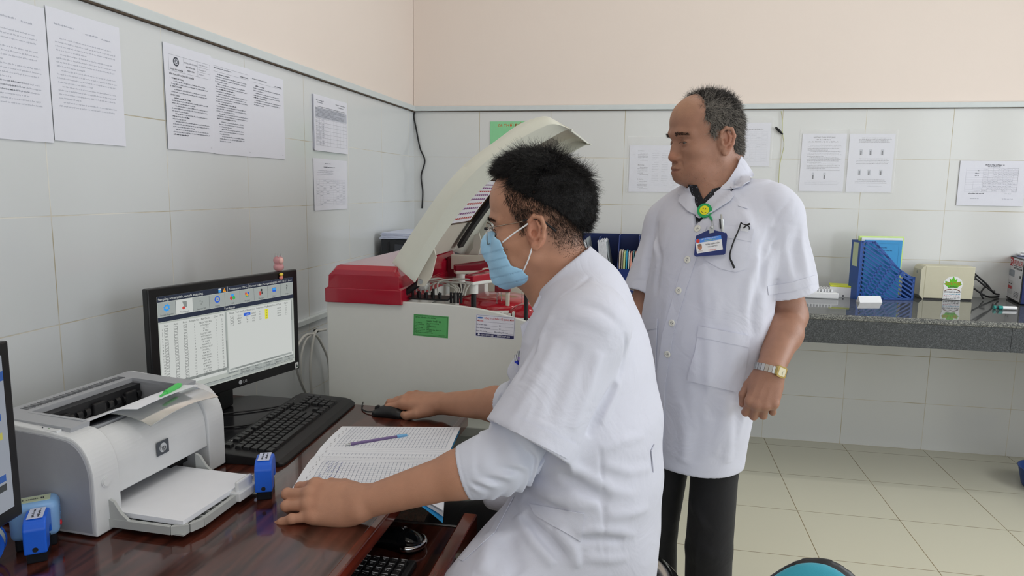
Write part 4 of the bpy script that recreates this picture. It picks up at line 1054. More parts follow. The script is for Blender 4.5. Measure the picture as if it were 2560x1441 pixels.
m.text('BỆNH VIỆN ĐK LÂM ĐỒNG', .006, h_ - .0105, .0052, 1, L); m.text('NHÃN THIẾT BỊ', w_ * .38, h_ - .0205, .006, 1, L, bold=True)
for k, (a, b_) in enumerate((('Tên thiết bị:', 'Máy sinh hóa tự động'), ('Nước sản xuất:', 'Ấn Độ'), ('Số máy:', '100080617/2020'), ('Năm sử dụng:', '2018'), ('Bộ phận sử dụng:', 'Phòng Sinh hóa - Khoa XN'), ('Tần số bảo trì:', '3/6-20-21'), ('Người quản lý thiết bị:', 'Vũ Thị Tâm'))):
    m.text(a, .006, h_ - .0265 - k * .0049, .0042, 1, L); m.text(b_, w_ * .38, h_ - .0265 - k * .0049, .0042, 1, L, bold=k > 3)
m.text('Lần ban hành:', w_ - .03, .0055, .0035, 1, L)
tag(m.build('device_label', [M_gs, M_dk]), None); bpy.data.objects['device_label'].parent = an; bpy.data.objects['device_label'].matrix_parent_inverse = wm(an).inverted()
W0 = V(ony(1190, 787, AY)); w_ = V(ony(1282, 850, AY)).x - W0.x + .003; h_ = .063; L = FM(W0.x, W0.z - h_) @ RZ(-.035)
m = MB(); m.quad(-.002, -.002, w_ + .002, h_ + .002, 0, 0, L); border(m, 0, 0, w_, h_, .0006, 1, L)
m.prism(ellipse(.012, h_ - .008, .009, .0025), .0002, .0003, 3, M=L); m.text('CÔNG TY CỔ PHẦN Y TẾ QUANG MINH', .0235, h_ - .011, .0075, 2, L, bold=True, width=w_ - .026)
m.text('Model:', .001, h_ - .019, .0075, 2, L, bold=True)
for k, (a, b_) in enumerate((('Kỹ sư phụ trách', 'ĐT'), ('Kinh doanh phụ trách', 'ĐT'), ('Ngày bảo dưỡng', 'Bảo dưỡng tiếp theo'))):
    y = h_ - .0295 - k * .0098; m.text(a, .001, y, .0048, 1, L, bold=True); m.text(b_, w_ * (.6 if k < 2 else .48), y, .0048, 1, L, bold=k == 2); m.quad(.03, y - .001, w_ * .58 if k < 2 else w_ * .46, y - .0007, .0004, 1, L); m.quad(w_ * (.66 if k < 2 else .84), y - .001, w_ - .003, y - .0007, .0004, 1, L)
m.quad(.018, h_ - .0195, w_ - .003, h_ - .0192, .0004, 1, L)
m.quad(0, 0, w_, .0088, .0004, 1, L); m.prism(ellipse(.009, .0044, .0032, .0032), .0005, .0006, 0, M=L); m.text('02435770381 - 0983087405', .014, .0018, .0072, 0, L, .0008, True, 'l', w_ - .026)
o = m.build('company_label', [M_ws, M_navy, M_rp, M_bluep], an)
# white cable loops hanging on the tiled wall
M_wc = mat('white_cable', 'd9d9d4', .45); M_tie = mat('cable_tie', '4b4b48', .5)
wp = lambda x, y, X: V(onx(x, y, X))
cb = thing('white_cable', (.02, -1.3, .72), 'white cable looped and tied on the wall tiles beside the analyzer', 'cable')
m = MB(); m.tube([wp(735, 905, .03), wp(742, 870, .03), wp(762, 840, .03), wp(788, 838, .03), wp(805, 862, .03), wp(820, 900, .03), wp(826, 960, .03)], .0055, sub=8); m.build('cable_loop', M_wc, cb)
m = MB(); m.tube([wp(815, 824, .02), wp(800, 827, .03), wp(789, 830, .035), wp(781, 862, .035), wp(776, 910, .035), wp(777, 960, .035), wp(783, 1010, .035)], .0055, sub=8); m.build('cable_loop', M_wc, cb)
m = MB(); m.tube([wp(789, 830, .028), wp(765, 850, .03), wp(753, 890, .03), wp(752, 930, .03), wp(757, 970, .03)], .005, sub=8); m.build('cable_loop', M_wc, cb)
q = wp(790, 828, .03); m = MB(); m.cyl(q - V((0, .006, .0)), q + V((0, .006, 0)), .009, n=12); m.build('cable_tie', M_tie, cb)
m = MB(); m.tube([wp(738, 905, .12), wp(748, 945, .11), wp(768, 990, .1), wp(800, 1040, .09)], .005, sub=6); tag(m.build('white_lead', M_wc), 'white lead dropping from behind the results monitor', 'cable')
# black box with papers on it, behind the analyzer
bb_ = thing('black_cabinet', (.3, -.6, .82), 'black boxy device topped by papers, behind the analyzer', 'device')
bx0 = ony(951, 600, -.62); bx1 = ony(1040, 600, -.62)
MB().box((bx0.x, -.62, .82), (bx1.x + .14, -.2, 1.075), 0, .008).build('device_case', mat('device_black', '25272b', .4, var=.03), bb_)
MB().box((bx0.x + .04, -.626, .84), (bx0.x + .045, -.62, 1.06), 0).build('door_gap', M_blk, bb_)
m = MB(); m.box((bx0.x + .075, -.628, 1.0), (bx0.x + .16, -.619, 1.05), 0, .002); m.build('front_display', mat('display_gray', '3d4048', .2), bb_)
pp = MB()
for k in range(6): pp.box((bx0.x - .005 + .004 * (k % 3), -.625 + .003 * k, 1.0755 + k * .005), (bx1.x + .12 - .005 * (k % 2), -.25, 1.0795 + k * .005), 0, .001)
tag(pp.build('paper_stack', mat('bluish_paper', 'cfd6ea', .7, var=.02)), 'bluish white papers stacked on the black device', 'paper')
# ------------------------------------------------------------------ granite counter along the back wall
def granite(name, base, dark, light, rough):
    m = bpy.data.materials.new(name); m.use_nodes = True
    N, L = m.node_tree.nodes, m.node_tree.links; b = N['Principled BSDF']; tc = N.new('ShaderNodeTexCoord')
    v = N.new('ShaderNodeTexVoronoi'); v.inputs['Scale'].default_value = 420; L.new(tc.outputs['Object'], v.inputs['Vector'])
    n = N.new('ShaderNodeTexNoise'); n.inputs['Scale'].default_value = 190; n.inputs['Detail'].default_value = 5; L.new(tc.outputs['Object'], n.inputs['Vector'])
    mx = N.new('ShaderNodeMath'); mx.operation = 'MULTIPLY'; s = N.new('ShaderNodeSeparateColor'); L.new(v.outputs['Color'], s.inputs[0]); L.new(s.outputs[0], mx.inputs[0]); L.new(n.outputs['Fac'], mx.inputs[1])
    cr = N.new('ShaderNodeValToRGB'); e = cr.color_ramp.elements; e[0].position = .08; e[0].color = lin(dark); e[1].position = .6; e[1].color = lin(light); k = e.new(.3); k.color = lin(base)
    L.new(mx.outputs[0], cr.inputs[0]); L.new(cr.outputs[0], b.inputs['Base Color']); b.inputs['Roughness'].default_value = rough
    MATS[name] = m; return m
M_gr = granite('granite_polished', '55585a', '2b2d2f', '8f9290', .05); M_gre = granite('granite_edge', '6c6e6a', '3a3c3c', 'a4a49c', .4); M_gra = granite('granite_apron', '3d4144', '25282a', '5a5e60', .35)
CZ, CY = .82, -.75
ct = thing('granite_counter', (2.1, -.37, 0), 'dark granite counter with a deep front edge running along the back wall', 'counter')
MB().box((.002, CY, CZ - .02), (RX1 - .003, -.001, CZ), 0, .001).build('counter_top', M_gr, ct)
MB().box((.002, CY - .004, CZ - .024), (RX1 - .003, CY + .012, CZ - .0004), 0, .004, 3).build('front_nosing', M_gre, ct)
m = MB()
for k in range(3): m.box((.002 + k * 1.395 + .0015 * (k > 0), CY, CZ - .125), (min(RX1 - .003, .002 + (k + 1) * 1.395), CY + .02, CZ - .024), 0)
m.build('front_apron', M_gra, ct)
for x in (1.34, 3.72): MB().box((x, CY + .05, 0), (x + .1, -.001, CZ - .02), 0).build('support_pier', mat('pier_tile', 'd4d5d0', .3), ct)
on = lambda x, y: V(onz(x, y, CZ))
# ---- white slotted rack
a = on(1992, 748); b = on(2090, 745); t = thing('slotted_rack', a, 'low white slotted plastic rack behind the elbow of the standing person', 'rack')
M = frame((a.x - .05, (a.y + b.y) / 2, CZ), (1, .0, 0), (0, 1, 0)); w = b.x - a.x + .05; M_wp = mat('white_plastic', 'e9ebee', .4, var=.01)
m = MB(); m.prism([(0, 0), (w, 0), (w - .012, .14), (.012, .14)], 0, .03, M=M); rk = m.build('rack_body', M_wp, t); bb = rk.modifiers.new('b', 'BEVEL'); bb.width = .005; bb.segments = 2
m = MB()
for k in range(15): m.box((.02 + k * (w - .04) / 15, .015, .03), (.02 + (k + .6) * (w - .04) / 15, .125, .045), 0, .002, M=M)
m.build('rack_slats', M_wp, rk)
a = on(2073, 742); b = on(2139, 746); t = thing('test_box', a, 'white carton with a yellow lid beside the blue magazine file', 'box')
M = frame((a.x, a.y, CZ), (1, (b.y - a.y) / (b.x - a.x), 0), (0, 1, 0)); w = b.x - a.x
m = MB(); m.box((0, 0, 0), (w, .1, .05), 0, .001, M=M); m.box((w * .5, -.0008, .004), (w * .56, .001, .012), 1, M=M); m.build('carton_body', [M_wp, M_ink], t)
MB().box((.001, .001, .05), (w - .001, .099, .058), 0, .002, M=M).build('carton_lid', mat('acid_yellow', 'd9e23c', .45), t)
# ---- blue magazine file with documents
M_bp = mat('blue_file_plastic', '1d4f9e', .35, var=.02)
a = on(2142, 750); b = on(2283, 752); t = thing('magazine_file', a, 'blue slotted magazine file holding blue and green folders on the counter', 'file')
M = frame((a.x, a.y, CZ), (1, (b.y - a.y) / (b.x - a.x), 0), (0, 0, 1)); w = (b - a).length; hh_ = .285; lw = w * .135; dp_ = .09
pr_ = [(0, .0), (w, 0), (w, .115), (w * .84, .115), (w * .245, hh_), (.0, hh_)]
def side(mb, z0, z1, slots):
    """one side: a frame with diagonal slots cut out, built as bars"""
    t_ = .011
    for i in range(len(pr_)):
        p, q = V((*pr_[i], 0)), V((*pr_[(i + 1) % len(pr_)], 0)); d = (q - p).normalized(); n_ = V((-d.y, d.x, 0))
        A, B = p - d * .0, q + d * .0; qd = [A, B, B + n_ * t_, A + n_ * t_]
        mb.raw([(v.x, v.y, z0) for v in qd] + [(v.x, v.y, z1) for v in qd], [[3, 2, 1, 0], [4, 5, 6, 7]] + [[i_, (i_ + 1) % 4, 4 + (i_ + 1) % 4, 4 + i_] for i_ in range(4)], 0, M)
    if not slots: return
    def top_at(x): return hh_ if x < w * .245 else (hh_ - (x - w * .245) / (w * .595) * (hh_ - .115) if x < w * .84 else .115)
    k = -.3
    while k < .36:                                                        # diagonal bars (down to the right)
        pts = []
        for i in range(61):
            x = w * i / 60; y = k + x * -.62 + .18
            if .006 < y < top_at(x) - .004 and .004 < x < w - .004: pts.append((x, y))
        if len(pts) > 3:
            (x0, y0), (x1, y1) = pts[0], pts[-1]; e = .0042
            vv = [(x0, y0 - e), (x1, y1 - e), (x1, y1 + e), (x0, y0 + e)]
            mb.raw([(x, y, z0) for x, y in vv] + [(x, y, z1) for x, y in vv], [[3, 2, 1, 0], [4, 5, 6, 7]] + [[i_, (i_ + 1) % 4, 4 + (i_ + 1) % 4, 4 + i_] for i_ in range(4)], 0, M)
        k += .0205
    for f in (.27, .5, .74):                                              # cross ribs
        x0 = w * f * .75; vv = []
        for s in (-1, 1): vv += [(x0 - .05 + s * .005, min(.012, 1)), ]
        xa, ya = x0 - .04, .012; xb = x0 + .05; yb = min(top_at(xb) - .004, ya + .16)
        qd = [(xa - .005, ya), (xa + .005, ya), (xb + .005, yb), (xb - .005, yb)]
        if xa > 0: mb.raw([(x, y, z0) for x, y in qd] + [(x, y, z1) for x, y in qd], [[3, 2, 1, 0], [4, 5, 6, 7]] + [[i_, (i_ + 1) % 4, 4 + (i_ + 1) % 4, 4 + i_] for i_ in range(4)], 0, M)
m = MB(); side(m, -.003, 0, True); m.build('file_side', M_bp, t)
m = MB(); side(m, -dp_, -dp_ + .003, True); m.build('file_side', M_bp, t)
m = MB(); m.box((-.003, 0, -dp_), (.0, hh_, 0), 0, M=M); m.box((0, 0, -dp_), (w, .003, 0), 0, M=M); m.box((w - .003, 0, -dp_), (w, .115, 0), 0, M=M); m.box((-.0036, .16, -dp_ + .02), (-.003, hh_ - .01, -.02), 1, M=M); m.build('file_spine', [M_bp, mat('spine_label', 'c9d8b4', .6)], t)
def folder(x0, x1, y0, y1, z0, z1, col, label, name='document_folder'):
    m = MB(); m.box((x0, y0, z0), (x1, y1, z1), 0, .0008, M=M); tag(m.build(name, col), label, 'folder')
folder(.012, w * .84, .01, .305, -.06, -.05, mat('lime_folder', 'c9e68a', .5), 'lime green folder standing upright in the blue magazine file')
folder(.02, w * .8, .008, .298, -.046, -.04, mat('white_sheets', 'dfe6ea', .7), 'white sheets standing between the two folders in the magazine file', 'document_sheets')
m = MB(); m.box((.03, .006, -.03), (w * .76, .288, -.02), 0, .0008, M=M); border(m, .06, .14, w * .7, .272, .0006, 1, M, -.0196); m.words_row(.08, w * .5, .25, .006, 1, M, -.0196); m.words_row(.08, w * .6, .236, .006, 1, M, -.0196)
tag(m.build('document_folder', [mat('azure_folder', '2a8fcb', .5), mat('azure_print', '1d5f92', .6)]), 'azure blue folder at the front of the magazine file', 'folder')
a = on(2150, 757); b = on(2208, 757); M = frame((a.x, a.y, CZ), (1, (b.y - a.y) / (b.x - a.x), 0), (0, 0, 1)); m = MB(); w = b.x - a.x
vs = [(0, 0, .0), (w, 0, 0), (w - .003, .03, -.014), (-.003, .03, -.014), (0, 0, -.034), (w, 0, -.034)]
m.raw(vs, [[0, 1, 2, 3], [3, 2, 5, 4], [0, 3, 4], [1, 5, 2], [0, 4, 5, 1]], 0, M); tag(m.build('tent_card', M_wp), 'small blank white tent card in front of the blue magazine file', 'card')
# ---- beige power supply with sticker
a = on(2300, 748); b = on(2431, 753); M = frame((a.x, a.y, CZ), (1, (b.y - a.y) / (b.x - a.x), 0), (0, 0, 1)); w = (b - a).length
up = thing('power_supply_unit', a, 'beige power supply unit with a round maple leaf sticker on the counter', 'power supply')
M_be = mat('beige_plastic', 'cfcbb2', .42, var=.015)
m = MB(); m.box((.012, .006, -.1), (w, .165, 0), 0, .004, M=M); m.build('unit_case', M_be, up)
m = MB(); m.prism([(.012, .0), (.0125, .166), (.004, .16), (-.006, .145), (-.006, .02)], -.1, 0.001, M=M, bev=0); m.build('unit_front', M_be, up)
m = MB(); m.box((.012, 0, -.095), (w - .004, .006, -.005), 0, M=M); m.cyl(M @ V((-.0065, .13, -.05)), M @ V((-.004, .13, -.05)), .008, n=14, m=1); m.build('unit_foot', [M_blk, M_grey], up)
S = M @ T(w * .60, .0, .0006); m = MB(); r = .043
m.prism(ellipse(0, .077, r, .04, 40), 0, .0003, 0, M=S); m.quad(-.04, .002, .04, .055, .0004, 0, S)
leaf = [(0, .118), (.008, .1), (.018, .106), (.015, .088), (.036, .094), (.034, .084), (.041, .08), (.024, .066), (.02, .06), (0, .062)]
leaf = leaf + [(-x, y) for x, y in leaf[-2:0:-1]]
m.raw([(x, y, .0006) for x, y in leaf], [list(range(len(leaf)))[::-1]], 1, S); m.text('EGUTEE', 0, .075, .017, 2, S, .0009, True, 'c', .068); m.text('CANADA', 0, .062, .0115, 3, S, .0009, True, 'c', .044)
m.tube([S @ V((-.034, .046, .001)), S @ V((-.015, .054, .001)), S @ V((0, .051, .001)), S @ V((.015, .054, .001)), S @ V((.034, .046, .001))], .0018, 6, 4, sub=4)
m.text('BC0895460', 0, .037, .0095, 3, S, .0009, True, 'c', .072)
for k in range(4): m.words_row(-.037, .037, .028 - k * .0072, .0042, (5, 6, 3, 3)[k], S, .0009, random.Random(k), .97)
m.build('sticker', [mat('glossy_white_label', 'f0f1f2', .25), mat('leaf_green', '63c21e', .4), mat('sticker_red', 'd5541c', .5), M_ink, mat('sticker_brown', '7a4a22', .5), mat('sticker_cyan', '3f9cc0', .5), mat('sticker_pink', 'b05a78', .5)], up)
m = MB(); m.box((w - .002, .05, -.07), (w + .02, .07, -.04), 0, .003, M=M); m.box((w - .002, .1, -.06), (w + .02, .12, -.03), 0, .003, M=M); m.build('plug', M_blk, up)
PM_ = M; pw = w
# ---- stabiliser box
a = on(2508, 742); fr = on(2548, 763); t = thing('stabiliser_box', a, 'navy box with a white control panel and red switch, cut by the picture edge', 'stabiliser')
d = (fr - a); d.z = 0; L_ = d.length; M = frame((a.x, a.y, CZ), d, (0, 0, 1)); hb = .215
M_nv = mat('navy_metal', '1f2f66', .35, var=.02)
m = MB(); m.box((0, .004, -.16), (L_, hb, -.004), 0, .003, M=M); m.build('box_case', M_nv, t)
m = MB(); m.box((.0, .004, -.004), (L_, hb, .0), 0, .001, M=M); fp = m.build('front_frame', M_blk, t)
m = MB(); m.quad(.008, .012, L_ - .002, hb - .006, .0005, 0, M); sq = lambda x0, y0, x1, y1, k, z=.0009: m.quad(L_ * x0, hb * y0, L_ * x1, hb * y1, z, k, M)
sq(.18, .78, .4, .97, 1); m.text('R', L_ * .2, hb * .8, .04, 0, M, .0013, True, 'l', L_ * .18); m.text('RULER', L_ * .45, hb * .83, .032, 1, M, .0013, True, 'l', L_ * .5); m.words_row(L_ * .45, L_ * .95, hb * .79, .006, 3, M, .0013); sq(.45, .73, .95, .77, 2); m.text('AVR PLUS', L_ * .5, hb * .735, .008, 0, M, .0013, True, 'l', L_ * .38)
sq(.2, .55, .55, .7, 4); sq(.22, .15, .5, .45, 5); sq(.25, .26, .46, .33, 1, .0013); sq(.27, .37, .33, .39, 2, .0013); sq(.39, .37, .45, .39, 2, .0013); sq(.85, .56, .93, .62, 2)
for k in range(4): m.words_row(L_ * .62, L_ * .9, hb * (.12 + .035 * k), .004, 3, M, .0013, random.Random(k))
m.build('control_panel', [mat('panel_white', 'dcdde2', .4), mat('logo_red', 'c03038', .5), M_blk, M_ink, mat('meter_gray', '8a93a0', .3), mat('panel_gray', 'cfd0d4', .5)], fp)
m = MB(); m.ball(M @ V((L_ + .002, .03, -.03)), .006); m.build('case_screw', M_met, t)
m = MB()
pts = on(2535, 660)
m.box((a.x + .01, a.y - .1, CZ + hb + .004), (a.x + .2, a.y + .05, CZ + hb + .012), 0, .001); m.box((a.x + .03, a.y - .115, CZ + hb + .013), (a.x + .21, a.y + .04, CZ + hb + .018), 0, .001, M=None)
o = m.build('loose_papers', M_paper); tag(o, 'loose white papers lying on top of the navy stabiliser box', 'paper')
# cables between them
ca = lambda x, y, Y: V(ony(x, y, Y))
k0 = PM_ @ V((pw + .018, .11, -.045)); k1 = PM_ @ V((pw + .018, .06, -.055)); k2 = PM_ @ V((pw - .001, .145, -.05)); yb = a.y
for i, (lab, pts) in enumerate((
    ('uppermost black cable looping from the beige power supply unit', [k2, ca(2465, 710, k2.y + .01), ca(2485, 733, k2.y), V((a.x - .02, a.y - .03, CZ + .012)), V((a.x + .02, a.y - .12, CZ + .006)), V((a.x + .05, a.y - .17, CZ + .006))]),
    ('black power cord plugged in the middle of the power supply end', [k0, ca(2462, 715, k0.y), ca(2480, 728, k0.y), V((a.x - .04, a.y - .01, CZ + .03)), V((a.x - .004, a.y - .02, CZ + .045))]),
    ('black power cord plugged low in the power supply end', [k1, ca(2468, 742, k1.y), V((a.x - .03, a.y - .05, CZ + .006)), V((a.x + .02, a.y - .135, CZ + .018)), V((a.x + .06, a.y - .19, CZ + .006))]),
    ('black cable rising to the back of the navy stabiliser box', [V((k0.x + .05, k0.y, CZ + .006)), V((k0.x + .045, k0.y + .02, CZ + .04)), V((a.x - .05, a.y + .02, CZ + .08)), V((a.x - .004, a.y + .03, CZ + .12))]))):
    tag(MB().tube(pts, .0042, 8, sub=7).build('power_cable', M_blk), lab, 'cable')
# small teal and white tube
a = on(2483, 774); b = on(2540, 776); d = (b - a).normalized(); t = thing('sample_pen', a, 'short white tube with teal cap lying on the counter near the stabiliser box', 'tube')
up_ = V((0, 0, .009))
MB().cyl(a + up_ + d * .025, b + up_, .008, n=14).build('tube_body', M_wp, t)
m = MB(); m.cyl(a + up_, a + up_ + d * .008, .009, n=14); m.cyl(a + up_ + d * .02, a + up_ + d * .036, .0095, n=14); m.build('tube_cap', mat('teal_plastic', '1f8f88', .35), t)
MB().cyl(a + up_ + d * .008, a + up_ + d * .02, .005, n=12).build('tube_neck', M_ink, t)
# ---- blue sorter with books and papers (seen between the two people)
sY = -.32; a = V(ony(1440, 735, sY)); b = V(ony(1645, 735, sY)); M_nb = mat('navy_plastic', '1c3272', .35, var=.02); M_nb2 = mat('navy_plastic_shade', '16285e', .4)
st = thing('file_sorter', (a.x, sY, CZ), 'navy blue desk sorter with papers and books, on the counter behind the seated person', 'file sorter')
x0, x1 = a.x, b.x; cell = (x1 - x0) / 4
hz = [.262, .262, .275, .275]
for k in range(5):
    x = x0 + k * cell; m = MB(); poly = [(sY + .004, CZ + .004), (sY + .004, CZ + .118), (sY + .12, CZ + hz[min(3, k)]), (-.03, CZ + hz[min(3, k)]), (-.03, CZ + .004)]
    vs = [(x - .002, y, z) for y, z in poly] + [(x + .002, y, z) for y, z in poly]; n = 5
    m.raw(vs, [list(range(n))[::-1], [n + i for i in range(n)]] + [[i, (i + 1) % n, n + (i + 1) % n, n + i] for i in range(n)]); m.build('divider', M_nb, st)
m = MB()
for k in range(4):
    xa, xb = x0 + k * cell + .002, x0 + (k + 1) * cell - .002
    m.box((xa, sY, CZ + .045), (xb, sY + .004, CZ + .115), 0); m.box((xa, sY, CZ + .004), (xb, sY + .004, CZ + .022), 0)
    for f in (0, .42, .9): m.box((xa + cell * f, sY, CZ + .022), (xa + cell * f + cell * .1, sY + .004, CZ + .045), 0)
m.box((x0, sY, CZ), (x1, -.03, CZ + .004), 0); m.build('sorter_front', M_nb, st)
MB().box((x0, -.036, CZ), (x1, -.03, CZ + .275), 0).build('sorter_back', M_nb2, st)
rn = random.Random(12)
def leaning(name, cx, y, w, h, th, lean, col, label, cat, group=None, n=1):
    m = MB(); L = T(cx, y, CZ + .005) @ RY(lean)
    for k in range(n): m.box((-th / 2 + th * k / n, 0, 0), (-th / 2 + th * (k + .82) / n, w, h - (k % 3) * .004), 0, .0004, M=L)
    tag(m.build(name, col), label, cat, group)
c0 = lambda k, f: x0 + (k + f) * cell
leaning('paper_bundle', c0(0, .8), sY + .03, .2, .245, .022, -.22, M_paper, 'white paper bundle leaning in the sorter cell nearest the seated person', 'paper', None, 6)
leaning('gray_folder', c0(0, .93), sY + .04, .2, .262, .006, -.2, mat('gray_board', '9aa2a6', .6), 'gray board folder leaning behind the first white bundle in the sorter', 'folder')
leaning('paper_bundle', c0(1, .48), sY + .03, .2, .25, .042, -.13, M_paper, 'thick white paper bundle in the second cell of the sorter', 'paper', None, 11)
leaning('gray_folder', c0(1, .86), sY + .04, .2, .245, .006, -.2, mat('gray_board', '9aa2a6', .6), 'gray board folder leaning behind the thick bundle in the sorter', 'folder')
for k, (c_, lab, th, h) in enumerate((('d9c9b8', 'cream', .009, .15), ('cfc4b8', 'tan', .007, .152), ('c9dc9a', 'pale green', .011, .145), ('2f9cc4', 'turquoise', .008, .15), ('f0ece4', 'white', .005, .148), ('e8a592', 'salmon', .009, .142), ('5c8f94', 'gray teal', .007, .146), ('e0a898', 'pink', .008, .144))):
    leaning('thin_book', c0(2, .1) + k * .0112, sY + .02, .15, h + .045, th, 0, mat('book_' + lab.replace(' ', '_'), c_, .6), lab + ' thin book standing in the row of books in the navy sorter', 'book', None)
leaning('paper_sheet', c0(3, .2), sY + .05, .2, .262, .004, .03, M_paper, 'single white sheet standing upright in the last sorter cell', 'paper')
m = MB(); m.quad(c0(0, .62), CZ + .07, c0(0, .9), CZ + .112, 0, 0, Matrix(((1, 0, 0, 0), (0, 0, -1, sY - .0008), (0, 1, 0, 0), (0, 0, 0, 1)))); m.quad(c0(0, .62), CZ + .05, c0(0, .9), CZ + .09, .0003, 1, Matrix(((1, 0, 0, 0), (0, 0, -1, sY - .0008), (0, 1, 0, 0), (0, 0, 0, 1)))); m.build('cell_label', [mat('label_green', '58c432', .5), mat('label_pale', 'd8e8d0', .5)], st)
# blue bin under the counter at the picture edge
b0 = V(onz(2548, 1216, 0)); bn_ = thing('blue_bin', (b0.x + .12, b0.y, 0), 'blue plastic bin on the floor, cut by the picture edge under the counter', 'bin')
m = MB(); m.lathe([(.001, 0), (.1, 0), (.105, .01), (.122, .085), (.126, .09), (.12, .09), (.1, .014), (.001, .012)], T(b0.x + .12, b0.y, 0), 32); m.build('bin_body', mat('bin_blue', '2f4f98', .4), bn_)
# white rod leaning on the wall behind the standing person
m = MB(); m.cyl((2.1, -.03, CZ), (2.105, -.012, CZ + .25), .008, n=10); tag(m.build('white_rod', M_wp), 'white rod leaning on the tiles behind the shoulder of the standing person', 'rod')
# ------------------------------------------------------------------ papers on the walls
M_pp = mat('wall_paper_sheet', 'e2e4ee', .75, var=.006); M_ft = mat('faint_print', 'bcc0cc', .8, var=0); M_tx = mat('gray_print', '80848f', .8, var=0); M_bd = mat('dark_text', '474b56', .8, var=0)
M_slv = mat('clear_sleeve', 'ffffff', .08, alpha=.14, bump=.6, bscale=26, bdist=.004, spec=.8, var=0)
LW = lambda y, z, off=.0022: Matrix(((0, 0, 1, off), (1, 0, 0, y), (0, 1, 0, z), (0, 0, 0, 1)))
BW = lambda x, z, off=.0022: Matrix(((1, 0, 0, x), (0, 0, -1, -off), (0, 1, 0, z), (0, 0, 0, 1)))
def page(M, w, h, label, fill, curl=.0, mats=None, name='wall_notice'):
    m = MB(); n = 8
    def f(u, v):
        c = curl * (max(0, abs(u - .5) * 2 - .6) / .4) ** 2 * (1 - .5 * v) + .0006
        return M @ V((u * w, v * h, c)), M.to_3x3() @ V((0, 0, 1))
    m.sheet(f, n, 3, .0005); fill(m, M @ T(0, 0, .0011 if not curl else .0014), w, h)
    return tag(m.build(name, mats or [M_pp, M_ft, M_tx, M_bd]), label, 'notice')
def lines(m, M, w, y1, y0, step, hgt, k, seed, x0=.02, x1=None, bold_every=0, para=5):
    r = random.Random(seed); y = y1; i = 0; x1 = x1 or w - .018
    while y > y0:
        last = (i % para) == para - 1; first = (i % para) == 0
        kk = 3 if (bold_every and i % bold_every == 0) else k
        m.words_row(x0 + (.012 if first else 0), x1, y, hgt * (1.1 if kk == 3 and k != 3 else 1), kk, M, .0002, r, r.uniform(.25, .6) if (last or kk == 3 and k != 3) else r.uniform(.9, 1)); y -= step; i += 1
def hdr3(m, M, w, h):
    pass
# wide double sheet near the camera, print coloured pale as if washed by reflection
def fa(m, M, w, h):
    m.words_row(.02, .08, h - .035, .0035, 1, M); m.words_row(.11, .15, h - .04, .0035, 1, M); m.words_row(.16, .19, h - .042, .0035, 1, M)
    lines(m, M, w, h - .065, .075, .0088, .0032, 1, 21, bold_every=0, para=4)
def fa2(m, M, w, h): fa(m, M, w, h); lines(m, M, w, h - .17, .09, .0088, .0033, 1, 4, .03, w - .05, para=7)
page(LW(-2.496, 1.42), .222, .292, 'white sheet with print paled as by reflection, second of the pair nearest the picture corner', fa)
page(LW(-2.722, 1.414), .223, .29, 'white sheet with print paled as by reflection cut by the picture edge on the tiles', fa2)
page(LW(-2.95, 1.414), .223, .29, 'white sheet with print paled as by reflection mostly outside the picture on the tiles', fa2)
def fb1(m, M, w, h):
    border(m, .02, h - .072, w - .008, h - .028, .0005, 2, M, .0002)
    for x in (.085, .148): m.quad(x, h - .072, x + .0005, h - .028, .0002, 2, M)
    for y in (.043, .057): m.quad(.148, h - y, w - .008, h - y + .0005, .0002, 2, M)
    C = M @ T(.052, h - .045, .0002); m.prism(ellipse(0, 0, .0125, .0125, 28), 0, .0001, 3, M=C); m.prism(ellipse(0, 0, .0085, .0085, 24), .0001, .0002, 0, M=C); m.prism(ellipse(0, 0, .007, .007, 24), .0002, .0003, 2, M=C); m.raw([(-.004, -.003, .0004), (.004, -.003, .0004), (.002, .004, .0004), (-.001, .001, .0004)], [[0, 1, 2, 3]], 0, C)
    m.text('KHOA XÉT NGHIỆM', .053, h - .069, .0058, 3, M, .0003, True, 'c'); m.text('HƯỚNG DẪN SỬ DỤNG', .1165, h - .043, .0055, 2, M, .0003, False, 'c'); m.text('MÁY SINH HÓA', .1165, h - .054, .006, 3, M, .0003, True, 'c'); m.text('NHẬN CỦA', .1165, h - .064, .006, 3, M, .0003, True, 'c')
    m.text('HD.SH - TB - 06 - 01', .153, h - .038, .005, 2, M, .0003); m.text('Lần ban hành: 01', .153, h - .052, .005, 2, M, .0003); m.text('Phiên bản: 01', .153, h - .065, .005, 2, M, .0003)
    m.text('KIỂM TRA CHẤT LƯỢNG XÉT NGHIỆM', .02, h - .083, .0062, 3, M, .0003, True)
    for y, t in ((.094, 'I.   PHẠM VI ÁP DỤNG'), (.116, 'II.  TRÁCH NHIỆM'), (.14, 'III. NỘI DUNG')): m.text(t, .022, h - y, .006, 3, M, .0003, True)
    lines(m, M, w, h - .101, h - .11, .0075, .0034, 2, 31, .026); lines(m, M, w, h - .123, h - .133, .0075, .0034, 2, 32, .026)
    lines(m, M, w, h - .147, .04, .0072, .0034, 2, 33, .026, para=3, bold_every=7); m.text('1/3', w - .02, .012, .005, 2, M, .0003)
def fb2(m, M, w, h):
    m.words_row(.012, .11, h - .028, .0036, 2, M); m.words_row(w - .06, w - .012, h - .034, .0036, 3, M); m.quad(.01, h - .0375, w - .01, h - .037, .0002, 2, M); m.quad(.01, h - .021, w - .01, h - .0205, .0002, 2, M)
    lines(m, M, w, h - .046, .105, .0074, .0034, 2, 41, .018, para=4, bold_every=6); lines(m, M, w, .098, .035, .0074, .0034, 2, 43, .03, w - .04, para=3); m.text('2/3', w - .02, .012, .005, 2, M, .0003)
